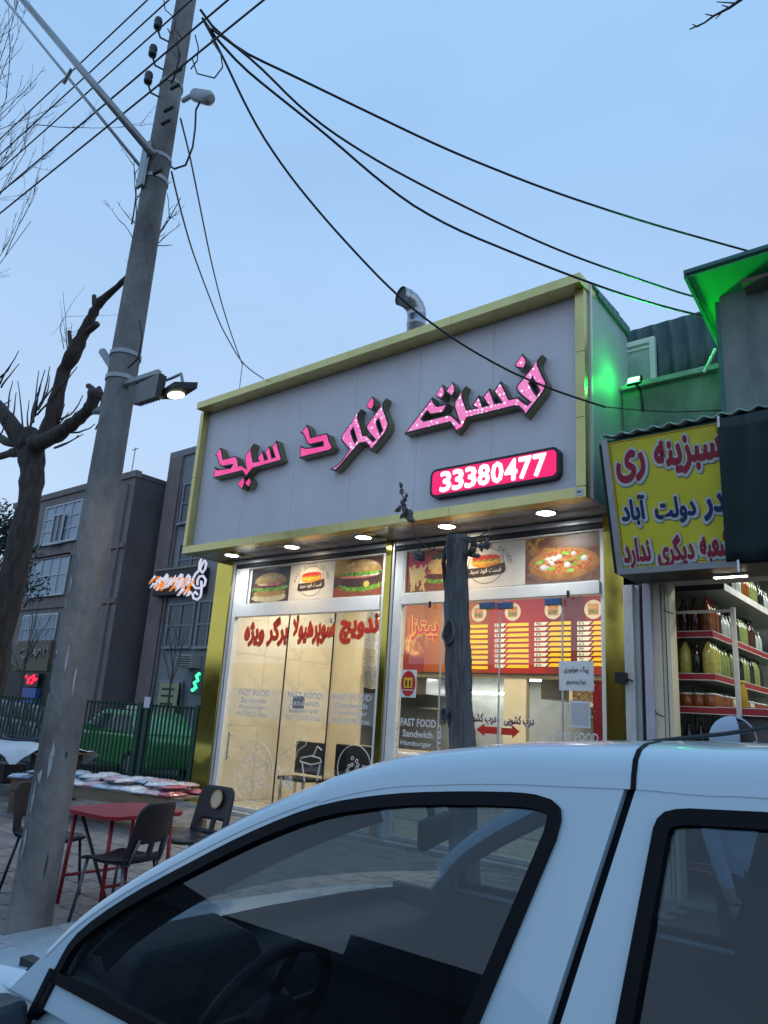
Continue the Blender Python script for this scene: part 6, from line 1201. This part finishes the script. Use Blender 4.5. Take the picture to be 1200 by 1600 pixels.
def tq(z): return -.76+.13*max(0, (z-.9)/.45)
for a in ([(-.78, .95), (-.35, 1.30), (.18, 1.31), (.18, .95)], [(.25, .95), (.25, 1.31), (.84, 1.31), (1.2, .97)]):
    for s in (-1, 1): MB().add([(x, s*(-tq(z)+.012), z) for x, z in a], [(0, 1, 2, 3)] if s > 0 else [(3, 2, 1, 0)]).build('side_window', M_tgl, tx)
MB().add([(-1.015, -.62, .93), (-1.015, .62, .93), (-.44, .56, 1.345), (-.44, -.56, 1.345)], [(0, 1, 2, 3)]).build('windscreen', M_tgl, tx)
for x in (-1.35, 1.3):
    for s in (-1, 1):
        w_ = MB().tube([(x, s*.66, .29), (x, s*.81, .29)], .29, 20).build('wheel', M_tyre, tx); MB().tube([(x, s*.70, .29), (x, s*.825, .29)], .18, 16).build('rim', M_rimm, w_)
for s in (-1, 1): MB().obox((-2.03, s*.58, .62), .12, .34, .14).build('headlight', M_lampw, tx)
MB().box(-.1, .35, -.2, .2, 1.42, 1.55).build('roof_light', mat('taxi_light', (.6, .6, .5), .4), tx); MB().box(-2.16, -2.06, -.7, .7, .3, .45).build('bumper', M_black, tx)
for s in (-1, 1): MB().obox((-.55, s*.86, .98), .12, .16, .12).build('wing_mirror', M_taxi, tx)

# ================================================================== far side of the road (seen in the car glass and the gold pillars)
ob = thing('row_building', 'low dark row of shops across the road, mirrored in the car glass', 'building', (-12, -23, -.07))
MB().box(-45, 40, -6, 0, 0, 4.7).build('wall', mat('dark_far_wall', (.05, .056, .066), .9), ob); MB().box(-45.2, 40.2, -6.2, .5, 4.701, 5.0).build('parapet', MATS['dark_far_wall'], ob)
for i in range(20): MB().box(-43+i*4.1, -39.8+i*4.1, .001, .06, .2, 3.0).build('shutter', mat('shutter_grey', (.08, .085, .09), .5, .3), ob)
for i, (x0, x1, h_) in enumerate(((-30, -22, 6.2), (-9, -2, 5.9), (14, 22, 6.6))): MB().box(x0, x1, -5.5, -.5, 5.0, h_).build('upper_storey', MATS['dark_far_wall'], ob)
# ================================================================== the white car parked in front of the camera
M_paint = mat('white_car_paint', (.55, .69, .77), .24, var=.015, scale=2, coat=.6); M_rub = mat('window_rubber', (.004, .005, .008), .5, var=.1, spec=.16); M_cglass = glass('car_glass', (.38, .48, .54), 1.6, 0, .015); M_trim = mat('cabin_trim', (.035, .04, .048), .7, var=.15); M_seatf = mat('seat_fabric', (.03, .036, .045), .9, var=.2, scale=20); M_dash = mat('dashboard', (.022, .025, .03), .6); M_lin = mat('roof_lining', (.30, .31, .32), .9)
CY = 1.81; SLP = .26; C0 = V3((0, 1.0, .95)); CNn = V3((0, 1, -SLP)); CUv = V3((0, SLP, 1)); CNo = V3((0, -1, SLP)).normalized()
car = thing('white_car', 'white saloon car parked in the foreground at the kerb', 'car', (-1.0, CY, -.062)); CI = Matrix.Translation(-V3((-1.0, CY, -.062)))
def ca(o): o.parent = car; o.matrix_parent_inverse = CI; return o
def cp(px, py): q = on_plane(px, py, C0, CNn); return (q.x, q.z-.95)
def mirror_obj(o, nm=None):
    me = o.data.copy()
    for v in me.vertices: v.co.y = 2*CY-v.co.y
    me.flip_normals(); m = ca(bpy.data.objects.new(nm or o.name.split('.')[0], me)); COL.objects.link(m)
    for md in o.modifiers: n2 = m.modifiers.new(md.name, md.type); n2.width = md.width; n2.segments = md.segments; n2.limit_method = md.limit_method; n2.angle_limit = md.angle_limit
    return m
def inset(L, d):
    n = len(L); A_ = sum(L[i][0]*L[(i+1) % n][1]-L[(i+1) % n][0]*L[i][1] for i in range(n)); s = 1 if A_ > 0 else -1; out = []
    for i in range(n):
        p, a, b = V3((*L[i], 0)), V3((*L[i-1], 0)), V3((*L[(i+1) % n], 0)); d1, d2 = (p-a).normalized(), (b-p).normalized(); n1, n2 = V3((-d1.y, d1.x, 0))*s, V3((-d2.y, d2.x, 0))*s; m = (n1+n2); m = m.normalized() if m.length > 1e-3 else n1
        k = d/max(.45, m.dot(n1)); out.append((p.x+m.x*k, p.y+m.y*k))
    return out
def down(p, q, z): # extend the line p->q to height z
    t = (z-p[1])/(q[1]-p[1]); return (p[0]+(q[0]-p[0])*t, z)
def spline(P, n):
    out = []
    for i in range(len(P)-1):
        p0, p1, p2, p3 = P[max(i-1, 0)], P[i], P[i+1], P[min(i+2, len(P)-1)]
        for k in range(n):
            t = k/n; out.append(tuple(.5*(2*p1[c]+(p2[c]-p0[c])*t+(2*p0[c]-5*p1[c]+4*p2[c]-p3[c])*t*t+(3*p1[c]-p0[c]-3*p2[c]+p3[c])*t**3) for c in (0, 1)))
    return out+[tuple(P[-1])]
# the rail curve: silhouette and window-top pixels give the shoulder between them
ST = [(1260, 1170, 1278), (1200, 1169, 1272), (1100, 1169, 1266), (1000, 1170, 1250), (900, 1168, 1246), (800, 1168, 1240), (700, 1172, 1240), (600, 1182, 1244), (500, 1212, 1262), (400, 1252, 1300), (300, 1302, 1350), (200, 1360, 1405), (125, 1410, 1460), (75, 1445, 1522)]
Ek = [cp(x, a+.52*(b-a)) for x, a, b in ST]
rear = [(.75, .475), (.60, .52), (.25, .556), (.0, .568)]
Ek[0] = (max(Ek[0][0], -.05), Ek[0][1]); rear = [(.95, .36), (.78, .455), (.45, .53), (.15, .552)]
top = spline(rear + Ek, 4)
seamT, seamB = cp(1000, 1185), cp(862, 1600)
sx_ = lambda z: seamT[0]+(seamB[0]-seamT[0])*(z-seamT[1])/(seamB[1]-seamT[1])
belt = -.03
def split_top(front):
    zs_ = np.interp(-0, [0], [0]); out = []
    for i in range(len(top)-1):
        a, b = top[i], top[i+1]; out.append(a)
        fa, fb = a[0]-sx_(a[1]), b[0]-sx_(b[1])
        if fa*fb < 0: t = fa/(fa-fb); cut = (a[0]+(b[0]-a[0])*t, a[1]+(b[1]-a[1])*t); ci = len(out); out.append(cut)
    out.append(top[-1]); return (out[ci:], cut) if front else (out[:ci+1], cut)
g_ = .0085
fw = [cp(*p) for p in ((50, 1595), (90, 1515), (125, 1460), (200, 1405), (300, 1350), (400, 1300), (500, 1262), (600, 1245), (700, 1240), (800, 1241), (840, 1245), (862, 1252), (875, 1264), (876, 1282), (868, 1312), (747, 1600))]
fw = spline(fw[:11], 3)+fw[11:]; fw = [down(fw[1], fw[0], .0)] + fw + [down(fw[-2], fw[-1], .0)]
fw[0] = (max(fw[0][0], fw[1][0]-.12), .0)
ft, cut = split_top(True)
fd = [(x-g_, z) for x, z in ft[:1]] + ft[1:] + [(top[-1][0]-.10, top[-1][1]-.10), (top[-1][0]-.14, belt-.02), (sx_(belt)-g_, belt-.02)]
o = ca(bev(shape('front_door_frame', [fd, fw], M_paint, None, C0, XR, CUv, .035, 0, CNo), .005)); mirror_obj(o)
rw = [cp(*p) for p in ((967, 1600), (1025, 1296), (1031, 1282), (1042, 1272), (1060, 1268), (1080, 1267), (1200, 1273))]; rw = [down(rw[1], rw[0], .0)] + rw + [(.05, .475), (.28, .455), (.50, .40), (.68, .22), (.72, .0)]
rt, cut = split_top(False)
rd = rt[:-1] + [(cut[0]+g_, cut[1]), (sx_(belt)+g_, belt-.02), (1.0, belt-.02)]
o = ca(bev(shape('rear_door_frame', [rd, rw], M_paint, None, C0, XR, CUv, .035, 0, CNo), .005)); mirror_obj(o)
o = ca(shape('door_gap', [[(cut[0]-.02, cut[1]-.01), (cut[0]+.02, cut[1]-.01), (sx_(belt)+.02, belt), (sx_(belt)-.02, belt)]], M_rub, None, C0-CNo*.014, XR, CUv, .02, 0, CNo)); mirror_obj(o)
for L in (fw, rw):
    i1 = inset(L, .019); i0 = inset(L, -.002)
    o = ca(bev(shape('window_seal', [i0, i1], M_rub, None, C0+CNo*.007, XR, CUv, .018, 0, CNo), .009, 4)); mirror_obj(o)
    o = ca(shape('side_window', [inset(L, .014)], M_cglass, None, C0-CNo*.006, XR, CUv, 0, 0, CNo)); mirror_obj(o)
# dark inner trim behind the painted frames
for nm, lp in (('front_door_trim', [inset(fd, .012), fw]), ('rear_door_trim', [inset(rd, .012), rw])):
    o = ca(shape(nm, lp, M_trim, None, C0-CNo*.042, XR, CUv, .006, 0, CNo)); mirror_obj(o)
# roof: from shoulder to shoulder
def P3(e): return C0 + XR*e[0] + CUv*e[1]
def sect(e, h, w1):
    a = P3(e)+CNo*.0012; pr = [(-.0052, -.02), (0, 0), (.008, .42*h), (.024, .70*h), (w1, .88*h), (2*w1, .97*h)]; L = [V3((a.x, a.y+y, a.z+z)) for y, z in pr]; mid = [V3((a.x, a.y+(CY-a.y)*t, a.z+h*(1+.10*math.sin(t*PI/2)))) for t in (.5, .8, 1.0)]
    half = L+mid; return half + [V3((q.x, 2*CY-q.y, q.z)) for q in reversed(half[:-1])]
i_h = (4+8)*4   # header station in top list
HS = {}
roofst = top[:i_h+1]
hh = lambda i: .050 if i < i_h-12 else .050-.016*((i-(i_h-12))/12)**1.5
G = [sect(e, hh(i) if i > 11 else .02+.0025*i, .055) for i, e in enumerate(roofst)]
# smooth the stations along the car with extra in-between rows
o = MB().grid(G).build('roof', M_paint, None, True); ca(o); recalc(o)
Gl = [[V3((q.x, q.y, q.z-.045)) for q in r[4:-4]] for r in G]; o = ca(MB().grid(Gl).build('roof_lining', M_lin, None, True))
# the door gap runs on over the shoulder onto the roof
ic = min(range(len(roofst)), key=lambda i: abs(roofst[i][0]-cut[0])); sc_ = sect(cut, .05, .055)[:6]; gp_ = MB()
for a_, b__ in zip(sc_[0:], sc_[1:]): n_ = XR.cross(b__-a_).normalized(); gp_.bar(a_, b__, .008, .0026, n_)
ca(gp_.build('roof_gap', M_rub)); 
# A pillars and windscreen
pil = top[i_h:]; GP = []
for k, e in enumerate(pil): a = P3(e); f_ = 1-.45*k/(len(pil)-1); GP.append([a+CNo*.0012+V3((0, -.004, -.015)), a+CNo*.0012, a+V3((0, .008, .012*f_)), a+V3((0, .03, .024*f_)), a+V3((0, .055, .028*f_)), a+V3((.02, .075, .020*f_)), a+V3((.04, .08, -.02))])
o = ca(recalc(MB().grid(GP).build('front_pillar', M_paint, None, True))); mirror_obj(o)
o = ca(MB().grid([[q+V3((.035, .028, -.03)) for q in r] for r in GP]).build('front_pillar_trim', M_trim, None, True)); mirror_obj(o)
GW = [];
for k, r in enumerate(GP):
    a = r[5]; b = V3((a.x, 2*CY-a.y, a.z)); GW.append([a.lerp(b, t)+V3((-.10*math.sin(PI*t), 0, .03*math.sin(PI*t))) for t in [j/10 for j in range(11)]])
o = ca(MB().grid(GW).build('windscreen', M_cglass, None, True))
a, b = GW[0][0], GW[0][-1]
# rear screen
rs0 = [P3(top[0]), P3((1.28, -.02))]; GWr = [[V3((q.x, q.y+.05+(2*(CY-q.y)-.10)*t, q.z+.015)) for t in [j/6 for j in range(7)]] for q in rs0]; ca(MB().grid(GWr).build('rear_screen', M_cglass))
# lower body: stations along the car
def bsec(x, w, zb, zt_, deck):
    y0 = CY-w; return [V3((x, y0+.06, zb)), V3((x, y0+.015, zb+.12)), V3((x, y0-.01, zb+.35)), V3((x, y0, zt_-.06)), V3((x, y0+.015, zt_-.02)), V3((x, y0+.05, zt_))]
BST = [(-3.12, .66, .22, .56), (-3.06, .74, .18, .62), (-2.8, .795, .16, .71), (-2.4, .81, .15, .81), (-2.12, .815, .15, .885), (-1.9, .815, .15, .915), (-1.0, .815, .15, .925), (0, .815, .15, .93), (.95, .815, .15, .935), (1.35, .80, .18, .93), (1.62, .76, .22, .90), (1.70, .68, .28, .80)]
Gn = [bsec(x, w, a, b_, 0) for x, w, a, b_ in BST]
o = ca(recalc(MB().grid(Gn).build('body_side', M_paint, None, True))); mirror_obj(o)
def deck(nm, sel, m):
    g = []
    for r in sel: a = r[-1]; b = V3((a.x, 2*CY-a.y, a.z)); g.append([a.lerp(b, t)+V3((0, 0, .035*math.sin(PI*t)**.6 if 0 < t < 1 else 0)) for t in (0, .04, .1, .25, .5, .75, .9, .96, 1)])
    return ca(recalc(MB().grid(g).build(nm, m, None, True)))
deck('bonnet', Gn[0:6], M_paint); deck('boot_lid', Gn[8:12], M_paint)
for r, nm in ((Gn[0], 'front_panel'), (Gn[-1], 'rear_panel')): ca(MB().grid([[q, V3((q.x, 2*CY-q.y, q.z))] for q in r]).build(nm, M_paint))
ca(MB().add([(-3.0, CY-.7, .17), (1.6, CY-.7, .17), (1.6, CY+.7, .17), (-3.0, CY+.7, .17)], [(0, 3, 2, 1)]).build('floor_pan', M_trim))
for s in (-1, 1): ca(bev(MB().obox((-3.10, CY+s*.5, .56), .10, .30, .13).build('headlight', M_lampw), .02)); ca(bev(MB().obox((1.69, CY+s*.55, .72), .06, .25, .18).build('tail_lamp', M_redm), .02))
ca(bev(MB().box(-3.18, -3.05, CY-.70, CY+.70, .22, .42).build('bumper', M_black), .04)); ca(bev(MB().box(1.62, 1.76, CY-.70, CY+.70, .28, .48).build('bumper', M_black), .04))
for x in (-2.45, .62):
    for s in (-1, 1):
        w_ = ca(MB().tube([(x, CY+s*.66, .235), (x, CY+s*.825, .235)], .295, 24).build('wheel', M_tyre)); r_ = MB().tube([(x, CY+s*.7, .235), (x, CY+s*.835, .235)], .19, 18).build('rim', M_rimm); r_.parent = w_
        ca(MB().tube([(x, CY+s*.80, .235), (x, CY+s*.822, .235)], .335, 24).build('wheel_arch', M_black))
for s in (-1, 1):   # wing mirrors
    m_ = ca(bev(MB().obox((-1.74, CY+s*.93, .855), .10, .18, .13, Matrix.Rotation(-s*.25, 3, 'Z')).build('wing_mirror', mat('mirror_housing', (.03, .04, .06), .35)), .03, 3)); f_ = MB().obox((-1.77, CY+s*.83, .84), .05, .08, .05).build('mirror_foot', M_black); f_.parent = m_
for x in (-.62, .45):
    for s in (-1, 1): ca(bev(MB().obox((x, CY+s*.835, .80), .18, .03, .035).build('door_handle', M_paint), .01))
ca(MB().tube([at(953, 1166, 'Y', 1.75), at(1060, 1154, 'Y', 1.72), at(1130, 1147, 'Y', 1.70), at(1260, 1128, 'Y', 1.66)], .0048, 6).build('roof_aerial', M_black))
# cabin: dashboard, wheel, seats, mirror, pillars' inner trim
dsh = ca(bev(MB().hexa([(-2.0, CY-.70, .55), (-1.60, CY-.70, .55), (-1.60, CY+.70, .55), (-2.0, CY+.70, .55), (-2.05, CY-.70, .90), (-1.68, CY-.70, .87), (-1.68, CY+.70, .87), (-2.05, CY+.70, .90)]).build('dashboard', M_dash), .04, 3))
ca(bev(MB().hexa([(-1.95, CY-.62, .885), (-1.66, CY-.62, .82), (-1.66, CY-.16, .82), (-1.95, CY-.16, .885), (-1.90, CY-.58, .97), (-1.70, CY-.58, .95), (-1.70, CY-.2, .95), (-1.90, CY-.2, .97)]).build('instrument_hood', M_dash), .03, 3))
wc = V3((-1.47, CY-.38, .845)); wr = Matrix.Rotation(math.radians(-62), 3, 'Y'); g = MB()
g.tube([wc + wr @ V3((.19*math.cos(a), .19*math.sin(a), 0)) for a in [2*PI*i/36 for i in range(37)]], .016, 10, False)
sw_ = ca(g.build('steering_wheel', M_black, None, True)); g = MB().lathe([(.02, -.05), (.07, -.04), (.075, 0), (.05, .012)], wc, 16, wr)
for a in (PI*.5, PI*1.5, 0): g.bar(wc, wc+wr @ V3((.185*math.cos(a), .185*math.sin(a), 0)), .035, .015, wr @ V3((0, 0, 1)))
h_ = g.build('wheel_hub', M_black, None, True); h_.parent = sw_; g = MB().tube([wc+wr @ V3((0, 0, -.04)), wc+wr @ V3((0, 0, -.4))], .035, 10).build('steering_column', M_black); g.parent = sw_
for s in (-1, 1):
    y = CY+s*.37; st_ = ca(bev(MB().hexa([(-.95, y-.24, .40), (-.45, y-.24, .36), (-.45, y+.24, .36), (-.95, y+.24, .40), (-.95, y-.24, .56), (-.45, y-.24, .50), (-.45, y+.24, .50), (-.95, y+.24, .56)]).build('front_seat', M_seatf), .05, 3))
    b_ = bev(MB().hexa([(-.52, y-.23, .48), (-.38, y-.23, .46), (-.38, y+.23, .46), (-.52, y+.23, .48), (-.30, y-.19, 1.13), (-.20, y-.19, 1.12), (-.20, y+.19, 1.12), (-.30, y+.19, 1.13)]).build('backrest', M_seatf), .05, 3); b_.parent = st_; hd = bev(MB().obox((-.215, y, 1.24), .09, .26, .17).build('headrest', M_seatf), .04, 3); hd.parent = st_
rb = ca(bev(MB().box(.25, .75, CY-.62, CY+.62, .4, .55).build('rear_bench', M_seatf), .05, 3)); q = bev(MB().hexa([(.62, CY-.62, .5), (.78, CY-.62, .5), (.78, CY+.62, .5), (.62, CY+.62, .5), (.82, CY-.58, 1.0), (.95, CY-.58, 1.0), (.95, CY+.58, 1.0), (.82, CY+.58, 1.0)]).build('rear_backrest', M_seatf), .05, 3); q.parent = rb
mpos = at(680, 1297, 'Y', CY-.05); rv = ca(bev(MB().obox(mpos, .03, .26, .075, Matrix.Rotation(.35, 3, 'Z')).build('rear_view_mirror', M_black), .012)); q = MB().tube([mpos, mpos+V3((-.04, 0, .10))], .01).build('mirror_stem', M_black); q.parent = rv
for s in (-1, 1): ca(MB().hexa([(-.55, CY+s*.72, .5), (-.38, CY+s*.72, .5), (-.38, CY+s*.70, .5), (-.55, CY+s*.70, .5), (-.52, CY+s*.67, 1.40), (-.42, CY+s*.67, 1.40), (-.42, CY+s*.65, 1.40), (-.52, CY+s*.65, 1.40)]).build('centre_pillar_trim', M_trim)); ca(MB().box(-1.95, .95, CY+s*.74-.015, CY+s*.74+.015, .3, .93).build('door_card', M_trim))
# ================================================================== person behind the car
def skin_body(name, V, E, R, root, parent, mats, pick):
    me = bpy.data.meshes.new(name); bm = bmesh.new(); ly = bm.verts.layers.skin.verify(); vs = []
    for i, (v, r) in enumerate(zip(V, R)): b_ = bm.verts.new(v); b_[ly].radius = (r, r) if not isinstance(r, tuple) else r; b_[ly].use_root = (i == root); vs.append(b_)
    for a, b_ in E: bm.edges.new((vs[a], vs[b_]))
    bm.to_mesh(me); bm.free(); o = bpy.data.objects.new(name, me); COL.objects.link(o); o.modifiers.new('skin', 'SKIN').use_smooth_shade = True; s = o.modifiers.new('sub', 'SUBSURF'); s.levels = 2; s.render_levels = 2
    dg = bpy.context.evaluated_depsgraph_get(); dg.update(); m2 = bpy.data.meshes.new_from_object(o.evaluated_get(dg)); bpy.data.objects.remove(o)
    m2.materials.clear()
    for m in mats: m2.materials.append(m)
    for p in m2.polygons: p.material_index = pick(p.center); p.use_smooth = True
    return put(bpy.data.objects.new(name, m2), parent)
hp_ = at(1139, 1122, 'Y', 4.5); H_ = hp_.z-.01
per = thing('person', 'person in a pale blue hooded top standing outside the grocery shop', 'person', (hp_.x, 4.5, 0), math.radians(-12))   # faces local +X
k = H_/1.72
Vv = [(0, 0, .95), (0, 0, 1.12), (0, 0, 1.30), (0, 0, 1.42), (.01, 0, 1.50), (.02, 0, 1.58), (.025, 0, 1.655),
      (0, .19, 1.40), (-.02, .25, 1.14), (.07, .27, .90), (.10, .27, .80), (0, -.19, 1.40), (-.02, -.25, 1.14), (.07, -.27, .90), (.10, -.27, .80),
      (0, .10, .90), (.02, .11, .50), (-.02, .11, .09), (.14, .12, .04), (0, -.10, .90), (.02, -.11, .50), (-.02, -.11, .09), (.14, -.12, .04)]
Rr = [(.15, .12), (.14, .11), (.165, .125), (.15, .10), .055, .082, .078, .065, .048, .036, .028, .065, .048, .036, .028, .095, .065, .045, .035, .095, .065, .045, .035]
Ee = [(0, 1), (1, 2), (2, 3), (3, 4), (4, 5), (5, 6), (3, 7), (7, 8), (8, 9), (9, 10), (3, 11), (11, 12), (12, 13), (13, 14), (0, 15), (15, 16), (16, 17), (17, 18), (0, 19), (19, 20), (20, 21), (21, 22)]
M_skin = mat('skin', (.42, .27, .20), .55, var=.08); M_shirt = mat('pale_blue_cotton', (.42, .50, .60), .85, var=.08, bump=.2); M_trou = mat('dark_trousers', (.03, .033, .045), .85); M_shoe = mat('black_shoes', (.015, .015, .017), .5); M_hair = mat('dark_hair', (.016, .012, .012), .6)
def pick(c):
    if c.z < .09*k: return 3
    if c.z < .93*k and abs(c.y) < .21*k: return 2
    if c.z > 1.47*k or (c.z < .88*k and abs(c.y) >= .21*k): return 0
    return 1
Vv = [tuple(k*a for a in v) for v in Vv]; Rr = [tuple(k*a for a in r) if isinstance(r, tuple) else r*k for r in Rr]
skin_body('body', Vv, Ee, Rr, 0, per, [M_skin, M_shirt, M_trou, M_shoe], pick)
for s in (-1, 1):   # fingers and thumb of both hands
    for f_ in range(4): y = s*(.27+.0)*k; MB().tube([(.085*k+f_*.016*k, y+s*.004, .80*k), (.095*k+f_*.017*k, y+s*.006, .765*k-.004*f_*(f_-2)), (.105*k+f_*.017*k, y-s*.004, .735*k)], [.009, .008, .006], 6).build('finger', M_skin, per, True)
    MB().tube([(.09*k, s*.262*k, .84*k), (.135*k, s*.255*k, .81*k), (.15*k, s*.255*k, .785*k)], [.011, .010, .007], 6).build('thumb', M_skin, per, True)
# hood over the back of the head, hair and face to the front
hc = V3((.025*k, 0, 1.615*k)); g = []
for i in range(13):
    th = math.radians(8+i*11); r = []
    for j in range(19):
        ph_ = math.radians(52+j*(256/18)); r.append(hc+V3((math.sin(th)*math.cos(ph_)*.118, math.sin(th)*math.sin(ph_)*.108, math.cos(th)*.112-(.04*max(0, i-9))))*1.0)
    g.append(r)
o = MB().grid(g).build('hood', M_shirt, per, True); md = o.modifiers.new('s', 'SOLIDIFY'); md.thickness = .012
g = MB().lathe([(.02, .098), (.06, .085), (.088, .045), (.096, .0), (.092, -.03), (.07, -.055)], hc+V3((.012, 0, 0)), 18); g.build('hair', M_hair, per, True)
for s in (-1, 1): MB().lathe([(.004, -.008), (.010, 0), (.004, .008)], hc+V3((.088, s*.033, .0)), 8).build('eye', M_black, per)
MB().tube([hc+V3((.088, 0, .012)), hc+V3((.110, 0, -.022)), hc+V3((.092, 0, -.03))], [.008, .015, .010], 8).build('nose', M_skin, per, True); MB().tube([hc+V3((.086, -.024, -.058)), hc+V3((.094, 0, -.057)), hc+V3((.086, .024, -.058))], .006, 6).build('mouth', mat('lips', (.35, .15, .13), .5), per, True)
